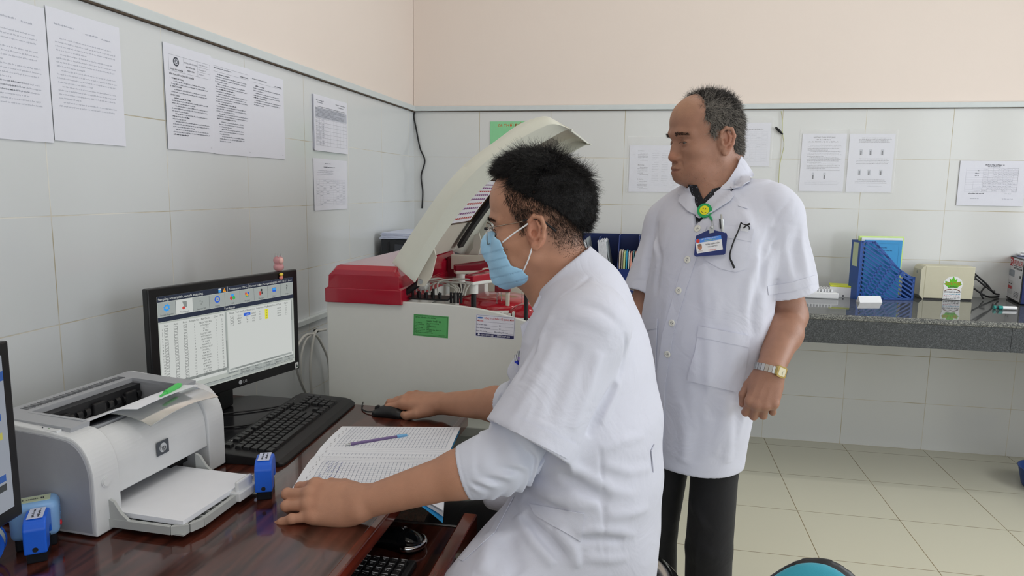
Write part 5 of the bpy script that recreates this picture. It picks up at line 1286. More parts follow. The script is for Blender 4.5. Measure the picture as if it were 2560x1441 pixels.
def fb3(m, M, w, h):
    m.words_row(.012, .11, h - .028, .0036, 2, M); m.words_row(w - .06, w - .012, h - .034, .0036, 3, M); m.quad(.01, h - .0375, w - .01, h - .037, .0002, 2, M)
    lines(m, M, w, h - .05, h - .118, .0078, .0034, 2, 51, .018, para=3, bold_every=5); m.text('3/3', w - .02, .012, .005, 2, M, .0003)
page(LW(-2.112, 1.423), .216, .289, 'instruction sheet with a round emblem in its header box, on the side wall tiles', fb1, .001)
page(LW(-1.896, 1.421), .214, .287, 'densely printed sheet right beside the instruction sheet with the emblem', fb2, .001)
page(LW(-1.682, 1.422), .217, .285, 'sheet with print only in its upper third, last of three joined sheets', fb3, .001)
def table(m, M, x0, y0, x1, y1, nx, ny, k=1, fill=0, seed=0):
    for i in range(nx + 1): x = x0 + (x1 - x0) * i / nx; m.quad(x, y0, x + .0005, y1, .0002, k, M)
    for j in range(ny + 1): y = y0 + (y1 - y0) * j / ny; m.quad(x0, y, x1, y + .0005, .0002, k, M)
    r = random.Random(seed)
    for i in range(nx):
        for j in range(ny):
            if r.random() < fill: m.words_row(x0 + (x1 - x0) * (i + .15) / nx, x0 + (x1 - x0) * (i + .85) / nx, y0 + (y1 - y0) * (j + .35) / ny, .0032, k, M, .0003, r)
def fc(m, M, w, h):
    m.words_row(.02, .09, h - .022, .004, 2, M); m.words_row(w - .12, w - .02, h - .022, .004, 2, M); m.words_row(.03, .08, h - .03, .004, 2, M); m.words_row(w - .1, w - .04, h - .032, .004, 2, M)
    lines(m, M, w, h - .046, h - .085, .0055, .0034, 2, 61, .015); m.quad(.012, h - .089, w - .012, h - .05, .0001, 1, M); table(m, M, .015, .015, w - .015, h - .092, 9, 7, 2, .0); table(m, M, .015, .015, w * .28, h - .092, 3, 14, 1, .6, 3)
def pile(M, w, h, label, fill, k):
    m = MB()
    for i in range(k): m.box((.0015 * (i % 3), -.001 * i, .0008 * i), (w - .001 * (i % 2), h - .001 * (i % 3), .0008 * i + .0006), 0, M=M)
    fill(m, M @ T(0, 0, .0008 * k), w, h); return tag(m.build('wall_notice', [M_pp, M_ft, M_tx, M_bd]), label, 'notice')
pile(LW(-1.237, 1.475), .318, .213, 'thick pad of printed table forms, the upper of two forms on the side wall', fc, 8)
def fd(m, M, w, h):
    m.words_row(.1, .16, h - .02, .0035, 2, M); m.words_row(.09, .2, h - .035, .0042, 3, M); lines(m, M, w, h - .05, h - .07, .007, .0035, 1, 71, .03, w * .6); table(m, M, .02, .02, w - .02, h - .085, 9, 14, 1, .35, 5)
page(LW(-1.242, 1.228), .318, .21, 'single table form with handwriting under the thick pad on the side wall', fd)
# green notice behind the lid
def fe(m, M, w, h):
    m.text('06 THỜI ĐIỂM', .045, h - .03, .024, 1, M, .0003); m.text('RỬA TAY', .15, h - .06, .024, 1, M, .0003, True)
    pts = [M @ V((.15 + .095 * math.cos(a), h - .15 + .1 * math.sin(a), .0004)) for a in [i * PI / 16 for i in range(33)]]
    m.tube(pts, .0012, 5, 2)
page(BW(.444, 1.485), .297, .21, 'green notice with red heading on the back wall behind the raised lid', fe, 0, [mat('green_paper', '8fd6a0', .6), mat('notice_red2', 'c9682f', .7, var=0), M_tx])
# sheets on the back wall
def sleeve(M, w, h):
    m = MB(); m.box((-.012, -.006, .0016), (w + .012, h + .022, .0022), 0, .0004, M=M); return m
def ff(m, M, w, h):
    for k in range(3):
        y = h - .03 - k * .075; m.words_row(.045, .08, y, .0042, 3, M); lines(m, M, w, y - .012, y - .05, .0075, .0034, 2, 80 + k, .045, .1); 
    for c in range(3): lines(m, M, w, h - .03, .03, .012, .0036, 1, 90 + c, .12 + c * .05, .155 + c * .05)
    m.words_row(.015, .03, h * .8, .003, 1, M)
def sl(o, M, w, h, label):
    s = sleeve(M, w, h).build('plastic_sleeve', M_slv, o); return s
o = page(BW(1.212, 1.322), .29, .245, 'plastic-sleeved sheet with a bold column, behind the face of the standing person', ff); sl(o, BW(1.212, 1.322), .29, .27, '')
def fg(m, M, w, h):
    m.words_row(.02, .09, h - .018, .004, 2, M); m.words_row(.06, .17, h - .035, .0045, 3, M); table(m, M, .02, .025, w - .015, h - .045, 6, 13, 1, .25, 9)
o = page(BW(1.722, 1.462), .204, .222, 'sleeved table form just behind the head of the standing person', fg); sl(o, BW(1.722, 1.462), .204, .228, '')
def fh(m, M, w, h):
    m.text('HƯỚNG DẪN SỬ DỤNG', w / 2, h - .022, .0095, 3, M, .0003, True, 'c'); m.words_row(.07, .14, h - .032, .005, 3, M); m.words_row(.03, w - .03, h - .043, .005, 3, M)
    lines(m, M, w, h - .06, .105, .0078, .0034, 2, 101, .03, para=4); lines(m, M, w, .05, .03, .0078, .0034, 1, 102, .025)
    for x in (.06, .115): m.quad(x, .062, x + .007, .092, .0002, 3, M); m.quad(x - .002, .08, x + .009, .094, .0003, 1, M)
def fh2(m, M, w, h):
    lines(m, M, w, h - .022, h - .05, .007, .0034, 3, 111, .045); lines(m, M, w, .165, .14, .008, .0034, 3, 112, .04); lines(m, M, w, .06, .04, .008, .0034, 2, 113, .04)
    for y in (.185, .085):
        for x in (.055, .1, .155): m.quad(x - .004, y, x + .011, y + .028, .0002, 1, M); m.quad(x, y, x + .006, y + .02, .0003, 3, M)
    m.words_row(.1, .17, .028, .0034, 1, M)
o = page(BW(2.081, 1.338), .212, .29, 'sleeved instruction page with bold title, first of the pair on the back wall', fh, 0); sl(o, BW(2.081, 1.338), .212, .29, '')
o = page(BW(2.307, 1.337), .213, .29, 'sleeved instruction page with six small pictures, second of the pair', fh2, 0); sl(o, BW(2.307, 1.337), .213, .29, '')
def fi(m, M, w, h):
    m.words_row(w * .38, w * .68, h - .022, .005, 3, M); m.words_row(w * .42, w * .62, h - .03, .0036, 2, M)
    table(m, M, .03, .065, w - .035, h - .036, 1, 10, 1, 0); table(m, M, w * .36, .065, w - .035, h - .036, 7, 10, 1, .75, 13); table(m, M, w * .22, .065, w * .36, .115, 1, 3, 1, .8, 14); lines(m, M, w, .12, .115, .01, .004, 2, 6, .05, w * .2); lines(m, M, w, h - .05, h - .085, .012, .004, 2, 7, .07, w * .3)
    m.words_row(.05, .12, .055, .004, 3, M); m.words_row(w * .7, w * .82, .055, .004, 2, M); m.words_row(.06, .1, .03, .004, 1, M); m.words_row(w * .68, w * .85, .03, .004, 1, M)
pile(BW(2.826, 1.281), .296, .216, 'landscape results table pinned by itself at the far end of the back wall', fi, 4)
# black cable in the room corner and the thin yellow wire with a clip
wq = lambda x, y, Y=-.008: V(ony(x, y, Y))
tag(MB().tube([wq(1037, 279), wq(1035, 293), wq(1040, 320), wq(1050, 370), wq(1062, 402), wq(1053, 440), wq(1057, 480), wq(1055, 521)], .0042, 8, sub=6).build('black_cable', M_blk), 'black cable hanging wavily in the room corner under the trim', 'cable')
t = thing('clip_wire', (1.95, -.01, 1.5), 'thin yellow green wire with a black clip hanging on the back wall', 'wire')
MB().tube([wq(1953, 278), wq(1956, 300), wq(1956, 325), wq(1958, 345), wq(1960, 365), wq(1952, 400), wq(1948, 430), wq(1946, 500), wq(1946, 620)], .0015, 6, sub=6).build('wire_strand', mat('yellow_green_wire', 'c4c68c', .5), t)
a, b = wq(1939, 318, -.012), wq(1957, 336, -.012); MB().cyl(a, a.lerp(b, .4), .004, .007, 10).build('clip_jaw', M_blk, t); MB().cyl(a.lerp(b, .4), b, .007, .0035, 10).build('clip_boot', M_blk, t)
# ------------------------------------------------------------------ people: shared anatomy
def M4(o, x, y, z):
    M = Matrix((V(x), V(y), V(z))).transposed().to_4x4(); M.translation = V(o); return M
UP = V((0, 0, 1))
def loft(S, secs, M=None, sc=1., k=.0, op='u', p=2.2):
    """soft tube through sections (z, rx, ry, cx, cy)"""
    A = np.array(secs, f32); zs = A[:, 0]
    zf = np.linspace(zs[0], zs[-1], 60).astype(f32)
    def sm(c):
        d = np.gradient(A[:, c], zs); out = np.interp(zf, zs, A[:, c]); 
        for _ in range(3): out[1:-1] = (out[:-2] + 2 * out[1:-1] + out[2:]) / 4
        return out.astype(f32)
    C = [sm(c) for c in (1, 2, 3, 4)]
    def fn(P):
        z = P[..., 2]; rx, ry, cx, cy = [np.interp(z, zf, c).astype(f32) for c in C]
        u = np.abs(P[..., 0] - cx) / rx; v = np.abs(P[..., 1] - cy) / ry
        r = (u ** p + v ** p) ** (1 / p); d = (r - 1) * np.minimum(rx, ry)
        return np.maximum(d, np.maximum(zs[0] - z, z - zs[-1]))
    mx, my = A[:, 1].max() + np.abs(A[:, 3]).max(), A[:, 2].max() + np.abs(A[:, 4]).max()
    return S.add(op, fn, (-mx, -my, zs[0]), (mx, my, zs[-1]), k, M, sc)
def shell(P_fn): return P_fn

def head(S, H, s, st):
    """face and skull in head millimetres: x to the person's left, y forward, z up, eyes at z=0"""
    e = lambda c, r, k=10, op='u': S.ell(c, r, k, H, s, op)
    ch = lambda pts, rs, k=8, op='u': S.chain(pts, rs, k, H, s, op)
    rg = lambda pts, w, h: S.ridge(pts, w, h, H, s)
    nt = st.get('nose', 106)
    sk = st.get('back', 0); e((0, -6 + sk / 2, 38), (75, 94 - sk / 2, 77), 5); e((0, 30, 50), (62, 60, 56), 20)
    if st.get('tall'): e((0, 0, 52), (73, 86, 76), 20); e((0, 34, 62), (58, 54, 48), 20)
    cs = st.get('chin', 0); e((0, 34, -32 + cs / 2), (56, 50, 78 - cs / 2), 25); e((0, 10, -20), (64, 60, 60), 25)
    for q in (-1, 1):
        ch([(q * 51, 6, -56 + cs * .6), (q * 41, 38, -80 + cs * .9), (q * 17, 70, -95 + cs)], [16, 14.5, 13.5], 22)          # jaw
        e((q * 47, 54, -24), (20, 24, 20), 18)                                                      # cheekbone
        e((q * 34, 58, -56), (18 + st.get('chub', 0), 19 + st.get('chub', 0), 22), 18)                                                      # cheek
    e((0, 76, -95 + cs), (19, 15, 15), 14)                                                               # chin
    ch([(-46, 66, 17), (-22, 82, 20), (0, 84, 21), (22, 82, 20), (46, 66, 17)], [8, 9, 8, 9, 8], 14)  # brow
    e((0, 74, -64), (30, 18, 24), 16)                                                               # muzzle
    for q in (-1, 1): e((q * 32, 94, -1), (17, 13, 11), 14, 's')
    for q in (-1, 1): e((q * 31, 69, -1), (15.5, 13.8, 13), 4)
    b = st.get('bridge', 88)
    ch([(0, b - 6, 8), (0, b + 2, -12), (0, nt - 10, -31)], [7, 8, 9.5], 10)
    e((0, nt - 9, -35), (11, 10, 9.5), 8)
    for q in (-1, 1): e((q * 12, nt - 19, -38), (8, 11, 8), 6)
    for q in (-1, 1): e((q * 7, nt - 13, -46), (4, 6, 3.5), 3, 's')
    # eyelids: an opening with a fold above and a bag below
    op = st.get('eye', 3.2)
    for q in (-1, 1):
        S.ell((q * 31, 84, -2), (12.5, 9, op), 1., H, s, 's')
        rg([(q * 17, 84, 1), (q * 24, 86, 5), (q * 33, 86, 5.5), (q * 45, 76, 1)], 2.2, 1.5)
        rg([(q * 19, 85, 9), (q * 30, 86, 11), (q * 44, 77, 7)], 2, -1.5)
        rg([(q * 18, 82, -8), (q * 28, 84, -12), (q * 42, 76, -9)], 2.5, -1.4 * st.get('age', .4))
        rg([(q * 18, 82, -14), (q * 30, 82, -19), (q * 42, 74, -15)], 4, 1.2 * st.get('age', .4))
    # mouth
    ch([(-23, 80, -65), (-9, 91, -61), (0, 91.5, -62), (9, 91, -61), (23, 80, -65)], [2.5, 4.2, 3.8, 4.2, 2.5], 5)
    ch([(-22, 80, -67), (-10, 89.5, -71), (0, 91, -72), (10, 89.5, -71), (22, 80, -67)], [2.5, 4.6, 5.2, 4.6, 2.5], 5)
    ch([(-24, 84, -65.5), (-10, 95, -66), (0, 97, -66.5), (10, 95, -66), (24, 84, -65.5)], [1.0, 1.8, 2.2, 1.8, 1.0], 2.5, 's')
    rg([(-14, 88, -82), (0, 90, -83), (14, 88, -82)], 4, -2)
    rg([(0, 94, -48), (0, 94, -57)], 3, -1.2)
    a = st.get('age', .4)
    for q in (-1, 1):
        rg([(q * 16, 88, -40), (q * 26, 82, -54), (q * 33, 74, -72)], 4, -2.4 * a)
        rg([(q * 30, 72, -80), (q * 28, 70, -94)], 4, -1.6 * a)
        for k in range(3): rg([(q * 50, 66, 3 - 5 * k), (q * 62, 48, 5 - 9 * k)], 1.6, -.8 * a)
    for k in range(3): rg([(-40, 74, 40 + k * 11), (0, 92 - k * 4, 43 + k * 11), (40, 74, 40 + k * 11)], 2, -.7 * a)
    # ears
    ey = st.get('ear', -18)
    for q in (-1, 1):
        E = H @ Matrix.Scale(1, 4) 
        x = q * 73
        S.ell((x - q, ey, -6), (7.5, 19, 29), 6, H, s)
        pts = [(x + q * 2, ey + 13, 2), (x + q * 6, ey + 12, 16), (x + q * 9, ey + 2, 25), (x + q * 11, ey - 12, 21), (x + q * 12, ey - 18, 5), (x + q * 10, ey - 14, -14), (x + q * 7, ey - 5, -28)]
        ch(pts, [3, 3.6, 4, 4.2, 4, 3.6, 4], 3)
        S.ell((x + q * 5, ey + 3, -32), (5, 8, 8.5), 5, H, s)
        S.ell((x + q * 11, ey - 1, -3), (7, 9, 15), 3, H, s, 's')
        ch([(x + q * 8, ey - 3, 15), (x + q * 9, ey - 9, 4), (x + q * 8, ey - 6, -12), (x + q * 6, ey + 4, -20)], [2.6, 3, 2.8, 2.6], 3)
        S.ell((x + q * 6, ey + 11, -8), (4, 4, 7), 4, H, s)
        S.ell((x + q * 5, ey + 4, -7), (5, 4.5, 6), 2, H, s, 's')
    return S
def eyes(parent, H, s, look=(0, 0)):
    Mw = mat('eye_white', '8f847a', .25, var=0); Mi = mat('eye_iris', '140d09', .3, var=0)
    for q in (-1, 1):
        m = MB(); c = H @ V((q * 31 * s, 69.6 * s, -1.5 * s)); f = (H.to_3x3() @ V((look[0], 1, look[1]))).normalized()
        m.ball(c, 11.6 * s, 0, n=18); m.ball(c + f * 4.2 * s, 7.8 * s, 1, n=14); m.build('eye', [Mw, Mi], parent)
        m = MB(); m.tube([H @ (V((q * (31 + 12.5 * math.cos(a)), 84.6 - 3.2 * math.cos(a) - 2.6 * abs(math.cos(a)) ** 2, -2.2 + 2.3 * math.sin(a))) * s) for a in [PI * (.04 + .92 * k / 9) for k in range(10)]], .0006, 5, sub=2); m.build('eyelashes', mat('lash_dark', '1a1210', .6), parent)

def hand(S, W, fingers, thumb, s=1., k=6):
    """W: wrist frame, x to the thumb side, y along the hand, z out of its back; millimetres. Returns the finger tips."""
    s = s * .001; tips = []
    base = [(27, 90, 2), (9, 94, 5), (-10, 90, 4), (-27, 80, -1)]
    lens = [(43, 26, 21), (47, 30, 22), (43, 28, 22), (34, 21, 19)]; rad = [(10.2, 9.2, 8.2, 6.6), (10.4, 9.4, 8.4, 6.8), (9.9, 9, 8, 6.4), (8.8, 7.8, 7, 5.8)]
    for b, r0 in zip(base, (17, 17, 16, 15)): S.cone((b[0] * .55, 4, -1), (b[0], b[1], b[2] - 3), r0, 12.5, 16, W, s)
    S.ell((24, 40, -13), (17, 32, 15), 14, W, s); S.ell((-23, 42, -12), (15, 36, 14), 14, W, s)
    for i in range(4):
        sp, f1, f2, f3 = fingers[i]; p = np.array(base[i], float); f = 0; P = [p.copy()]
        for L_, df in zip(lens[i], (f1, f2, f3)):
            f += math.radians(df); d = np.array([math.sin(math.radians(sp)) * math.cos(f), math.cos(math.radians(sp)) * math.cos(f), -math.sin(f)]); p = p + d * L_; P.append(p.copy())
        P[3] = P[3] - (P[3] - P[2]) / np.linalg.norm(P[3] - P[2]) * rad[i][3]
        for j in range(3): S.cone(P[j], P[j + 1], rad[i][j], rad[i][j + 1], 6 if j == 0 else 2.5, W, s)
        S.ell(P[0] + np.array([0, 0, 3]), (10, 11, 9), 6, W, s)                     # knuckle
        S.ell(P[1] + np.array([0, 0, .6]), (rad[i][1] + .7,) * 3, 3, W, s)
        tips.append((W @ V(P[3] * s), W @ V(P[2] * s)))
    T_ = [np.array(t, float) for t in thumb]
    for j, r in enumerate(((15, 12), (11.5, 10.5), (10.5, 8.2))[:len(T_) - 1]): S.cone(T_[j], T_[j + 1], r[0], r[1], 10 if j == 0 else 3, W, s)
    tips.append((W @ V(T_[-1] * s), W @ V(T_[-2] * s)))
    return tips

def tint(base, regions):
    base = np.array(lin(base)[:3])
    def fn(v):
        c = np.tile(base, (len(v), 1))
        for kind, M, s, ce, r, col, st in regions:
            Mi = np.array(M.inverted()) if M is not None else np.eye(4)
            q = v @ Mi[:3, :3].T + Mi[:3, 3]
            d = (((q / s - np.array(ce)) / np.array(r)) ** 2).sum(1)
            w = np.clip(1.35 - d, 0, 1)[:, None] * st
            c = c * (1 - w) + np.array(lin(col)[:3]) * w
        return c
    return fn

def strands(name, pts, nor, dirs, length, rad, mats, parent, mi=None, segs=4, curl=0., seed=1, grav=.0):
    """tapered hairs"""
    r = np.random.default_rng(seed); n = len(pts); P = np.array(pts, float); D = dirs / np.maximum(np.linalg.norm(dirs, axis=1, keepdims=True), 1e-9)
    length = np.asarray(length) * np.ones(n); rad = np.asarray(rad) * np.ones(n)
    ax = np.cross(D, r.normal(size=(n, 3))); ax /= np.maximum(np.linalg.norm(ax, axis=1, keepdims=True), 1e-9)
    rings = []; p = P.copy(); d = D.copy()
    for k in range(segs + 1):
        t = k / segs; w = rad * (1 - .85 * t ** 1.5)
        u = np.cross(d, ax); u /= np.maximum(np.linalg.norm(u, axis=1, keepdims=True), 1e-9); v = np.cross(d, u)
        rings.append(np.stack([p + (u * math.cos(a) + v * math.sin(a)) * w[:, None] for a in (0, 2.094, 4.189)], 1))
        d = d + ax * curl / segs + np.array([0, 0, -grav / segs]); d /= np.linalg.norm(d, axis=1, keepdims=True)
        p = p + d * (length / segs)[:, None]
    Vv = np.stack(rings, 1).reshape(-1, 3); per = (segs + 1) * 3; q = []
    for k in range(segs):
        for j in range(3): q.append([k * 3 + j, k * 3 + (j + 1) % 3, (k + 1) * 3 + (j + 1) % 3, (k + 1) * 3 + j])
    q = np.array(q); Q = (q[None] + (np.arange(n) * per)[:, None, None]).reshape(-1, 4)
    return np_mesh(name, Vv, Q, mats, parent, mi=None if mi is None else np.repeat(mi, len(q)))
def sample(o, n, seed, keep):
    """random points on a mesh, kept where keep(p, normal) is true"""
    me = o.data; co = np.empty(len(me.vertices) * 3, np.float32); me.vertices.foreach_get('co', co); co = co.reshape(-1, 3)
    nq = len(me.polygons); vi = np.empty(len(me.loops), np.int32); me.loops.foreach_get('vertex_index', vi); vi = vi.reshape(nq, 4)
    a = co[vi[:, 1]] - co[vi[:, 0]]; b = co[vi[:, 3]] - co[vi[:, 0]]; nr = np.cross(a, b); ar = np.linalg.norm(nr, axis=1)
    r = np.random.default_rng(seed); cen = co[vi].mean(1); ok = keep(cen, nr / np.maximum(ar, 1e-12)[:, None], r)
    i = r.choice(nq, n, p=ar * ok / (ar * ok).sum()); u, v = r.random((2, n, 1))
    p = co[vi[i, 0]] * (1 - u) * (1 - v) + co[vi[i, 1]] * u * (1 - v) + co[vi[i, 2]] * u * v + co[vi[i, 3]] * (1 - u) * v
    nn = nr[i] / np.maximum(ar[i], 1e-12)[:, None]; return p, nn
def toloc(H, s, p):
    Mi = np.array(H.inverted()); return (p @ Mi[:3, :3].T + Mi[:3, 3]) / s
def todir(H, d): return d @ np.array(H)[:3, :3].T
def vnoise(P, sc, seed=0):
    """cheap smooth 3-D noise"""
    P = np.asarray(P, float) * sc; r = np.random.default_rng(seed); o = np.zeros(len(P))
    for k in range(6):
        f = r.normal(size=3) * (1 + .5 * k); o += np.sin(P @ f + r.uniform(0, 6.28)) / (1 + .4 * k)
    return o / 3
def on_surface(bv, o, d, dist=3.):
    h = bv.ray_cast(V(o), V(d).normalized(), dist); return (h[0], h[1]) if h[0] is not None else (None, None)
def patch(bv, poly, name, mats, parent, th=.0018, lift=.0005, step=.008, m=0, mbx=None, back=.25, view=None):
    """a cloth patch lying on a surface: poly is a list of 3-D corners near it; it is filled in a grid and laid on along the view direction"""
    P = [V(p) for p in poly]; c = sum(P, V()) / len(P)
    u = (P[1] - P[0]).normalized(); n_ = V()
    for i in range(len(P)): n_ += (P[i] - c).cross(P[(i + 1) % len(P)] - c)
    n_.normalize(); 
    if view is not None and n_.dot(V(view)) > 0: n_ = -n_
    return n_
M_skinA = mat('skin_weathered', 'a9745a', .48, var=.07, vscale=55, bump=.35, bscale=420, bdist=.0012, sss=.08, attr='tint')
M_skinB = mat('skin_young', 'b98467', .5, var=.05, vscale=50, bump=.25, bscale=520, bdist=.0008, sss=.08, attr='tint')
def cloth_mat(name, col, rough=.8, bump=.5, wr=.5, sheen=.15):
    m = bpy.data.materials.new(name); m.use_nodes = True
    N, L = m.node_tree.nodes, m.node_tree.links; b = N['Principled BSDF']; tc = N.new('ShaderNodeTexCoord')
    b.inputs['Roughness'].default_value = rough; b.inputs['Sheen Weight'].default_value = sheen; b.inputs['Specular IOR Level'].default_value = .3
    n0 = N.new('ShaderNodeTexNoise'); n0.inputs['Scale'].default_value = 6; L.new(tc.outputs['Object'], n0.inputs['Vector'])
    mr = N.new('ShaderNodeMapRange'); mr.inputs['To Min'].default_value = .97; mr.inputs['To Max'].default_value = 1.03; L.new(n0.outputs['Fac'], mr.inputs['Value'])
    mx = N.new('ShaderNodeMix'); mx.data_type = 'RGBA'; mx.blend_type = 'MULTIPLY'; mx.inputs[0].default_value = 1; mx.inputs[6].default_value = lin(col); L.new(mr.outputs[0], mx.inputs[7]); L.new(mx.outputs[2], b.inputs['Base Color'])
    nz = N.new('ShaderNodeTexNoise'); nz.inputs['Scale'].default_value = 9; nz.inputs['Detail'].default_value = 3; nz.inputs['Distortion'].default_value = 1.2; L.new(tc.outputs['Object'], nz.inputs['Vector'])
    b1 = N.new('ShaderNodeBump'); b1.inputs['Strength'].default_value = wr; b1.inputs['Distance'].default_value = .012; L.new(nz.outputs['Fac'], b1.inputs['Height'])
    nf = N.new('ShaderNodeTexNoise'); nf.inputs['Scale'].default_value = 900; L.new(tc.outputs['Object'], nf.inputs['Vector'])
    b2 = N.new('ShaderNodeBump'); b2.inputs['Strength'].default_value = bump; b2.inputs['Distance'].default_value = .0004; L.new(nf.outputs['Fac'], b2.inputs['Height']); L.new(b1.outputs[0], b2.inputs['Normal']); L.new(b2.outputs[0], b.inputs['Normal'])
    MATS[name] = m; return m
M_coat = cloth_mat('white_coat_cotton', 'd3d5e2', .8, .4, .45)
M_coat2 = cloth_mat('white_sleeve_jersey', 'dadeec', .55, .2, .1, .25)
M_trou = cloth_mat('black_trousers', '1b1b1e', .75, .3, .3, .1)
M_btn = mat('ivory_button', 'e4e3da', .3)
def decal(bv, poly, th, name=None, mats=None, parent=None, off=.0006, cuts=None, m=0, mb=None, px=7., fall=None, smooth=True):
    """a patch of cloth laid on a surface: outline as seen, every point laid on the surface along the sight line"""
    b = bmesh.new(); vs = [b.verts.new((x, y, 0)) for x, y in poly]; f = b.faces.new(vs)
    x0, x1 = min(p[0] for p in poly), max(p[0] for p in poly); y0, y1 = min(p[1] for p in poly), max(p[1] for p in poly)
    for ax, a0, a1 in ((0, x0, x1), (1, y0, y1)):
        n = max(1, int((a1 - a0) / px))
        for k in range(1, n):
            co = [0, 0, 0]; co[ax] = a0 + (a1 - a0) * k / n; no = [0, 0, 0]; no[ax] = 1
            bmesh.ops.bisect_plane(b, geom=b.verts[:] + b.edges[:] + b.faces[:], plane_co=co, plane_no=no)
    b.verts.ensure_lookup_table(); b.verts.index_update()
    P = []; Nn = []; last = None
    for v in b.verts:
        d = ray(v.co.x, v.co.y).normalized(); h = bv.ray_cast(CAM, d, 6.)
        P.append(h[0]); Nn.append(h[1] if h[0] is not None and h[1].dot(d) < 0 else (-h[1] if h[0] is not None else None))
    good = [p for p in P if p is not None]; md = sorted((p - CAM).dot(CF) for p in good)[len(good) // 2]
    for i, v in enumerate(b.verts):
        if P[i] is None or abs((P[i] - CAM).dot(CF) - md) > .14:
            q = dep(v.co.x, v.co.y, md); h = bv.find_nearest(q)
            j = min((k for k in range(len(P)) if P[k] is not None and abs((P[k] - CAM).dot(CF) - md) <= .14), key=lambda k: (b.verts[k].co - v.co).length)
            D_ = (P[j] - CAM).dot(CF); P[i] = dep(v.co.x, v.co.y, D_ + .0); Nn[i] = Nn[j]
    fs = [[v.index for v in f.verts] for f in b.faces]; bd = [(e.verts[0].index, e.verts[1].index) for e in b.edges if len(e.link_faces) == 1]
    bot = [p + n_ * off for p, n_ in zip(P, Nn)]; top = [p + n_ * (off + th) for p, n_ in zip(P, Nn)]
    b.free(); mb_ = mb or MB()
    mb_.raw(top, fs, m, None, smooth); mb_.raw(bot, [f[::-1] for f in fs], m, None, smooth)
    K = len(P)
    for i, j in bd: mb_.raw([bot[i], bot[j], top[j], top[i]], [[0, 1, 2, 3]], m)
    if name: return mb_.build(name, mats, parent)
    return mb_
def pt(bv, x, y, off=0.):
    d = ray(x, y).normalized(); h = bv.ray_cast(CAM, d, 6.)
    n_ = h[1] if h[1].dot(d) < 0 else -h[1]; return h[0] + n_ * off, n_
def onplane(o, n_):
    def f(x, y): d = ray(x, y); return CAM + d * ((V(o) - CAM).dot(n_) / d.dot(n_))
    return f
def button(bv, x, y, parent, r=.0085, mats=None):
    p, n_ = pt(bv, x, y, .002); M = frame(p, n_.orthogonal(), n_.cross(n_.orthogonal()))
    m = MB(); m.lathe([(r, 0), (r, .0018), (r * .8, .003), (r * .6, .0022), (.0001, .002)], M, 18)
    for a in range(4): c = (r * .22 * (1 if a % 2 else -1), r * .22 * (1 if a // 2 else -1)); m.prism(ellipse(c[0], c[1], r * .1, r * .1, 8), .0022, .0026, 1, M=M)
    return m.build('button', mats or [M_btn, M_ink], parent)
# ------------------------------------------------------------------ the standing person
def facing(x, y, deg):
    c = -ray(x, y); c.z = 0; c.normalize(); r = V((-c.y, c.x, 0))
    if r.dot(CR) < 0: r = -r
    t = math.radians(deg); f = c * math.cos(t) - r * math.sin(t); return f, UP.cross(f)
fA, lA = facing(1775, 900, 33); gA = V(dep(1757, 900, 1.78)); gA.z = 0
BA = M4(gA, lA, fA, UP)
A_ = lambda x, y, z: BA @ V((x * .001, y * .001, z * .001))
pA = thing('person', gA, 'person standing with arms hanging, older with gray receding hair, open-collar white coat and black trousers', 'person', None)
fh, lh = facing(1697, 359, 64)
pitch = math.radians(5); yh = fh * math.cos(pitch) - UP * math.sin(pitch); zh = lh.cross(yh) * -1
if zh.z < 0: zh = -zh
oA = V(dep(1697, 357, 1.71)) - yh * .078
HA = M4(oA, lh, yh, zh); sA = .001
shL, elL, wrL = A_(140, -58, 1266), V(dep(1972, 790, 1.72)), V(dep(1927, 922, 1.585))
shR, elR, wrR = A_(-146, -30, 1240), V(dep(1615, 770, 1.86)), V(dep(1592, 960, 1.80))
S = SDF(); head(S, HA, sA, dict(age=1.35, eye=1.9, nose=104, bridge=86, ear=-4, back=18, chin=13))
nk0 = HA @ V((0, -.028, -.035)); nk1 = A_(8, -38, 1340)
S.cone(nk0, nk1, .054, .058, .03); S.cone(nk1, A_(8, -30, 1250), .058, .075, .03); S.cone(HA @ V((0, .025, -.066)), A_(14, 20, 1300), .034, .038, .035)
loft(S, [(760, 120, 85, -5, 0), (1000, 135, 90, 0, 0), (1180, 140, 92, 12, 0), (1290, 110, 70, 15, -25), (1325, 60, 55, 12, -30)], BA, .001, 30)
for a, b, c in ((shL, elL, wrL), (shR, elR, wrR)):
    S.cone(a, b, .046, .041, .03); d = (c - b); S.cone(b, b.lerp(c, .35), .041, .043, .02); S.cone(b.lerp(c, .35), c, .043, .029, .02)
for q, xk, yk in ((1, 72, 22), (-1, -76, 50)):
    S.cone(A_(q * 50 - 8, 0, 780), A_(xk - 8, yk, 430), .05, .042, .04); S.cone(A_(xk - 8, yk, 430), A_(xk - 8, yk - 25, 85), .048, .035, .02); S.cone(A_(xk - 8, yk - 30, 40), A_(xk + q * 8 - 8, yk + 110, 28), .03, .022, .02)
def cam_frame(o, yaw, ydir):
    """hand frame: back of the hand turned to the camera, then by yaw to the image right"""
    c = (CAM - o).normalized(); y = V(ydir).normalized(); z = (c - y * c.dot(y)).normalized(); z = Matrix.Rotation(yaw, 3, y) @ z; return y, z
yW = (V(dep(1904, 1008, 1.575)) - wrL).normalized(); _, zW = cam_frame(wrL, .0, yW); xW = yW.cross(zW)
if xW.dot(CR) > 0: xW = -xW
WA = M4(wrL, xW, yW, zW)
tipsA = hand(S, WA, [(6, 50, 55, 30), (2, 55, 60, 35), (-3, 58, 60, 35), (-8, 58, 55, 30)], [(22, 22, -12), (40, 52, -20), (46, 78, -26), (42, 100, -34)], .93)
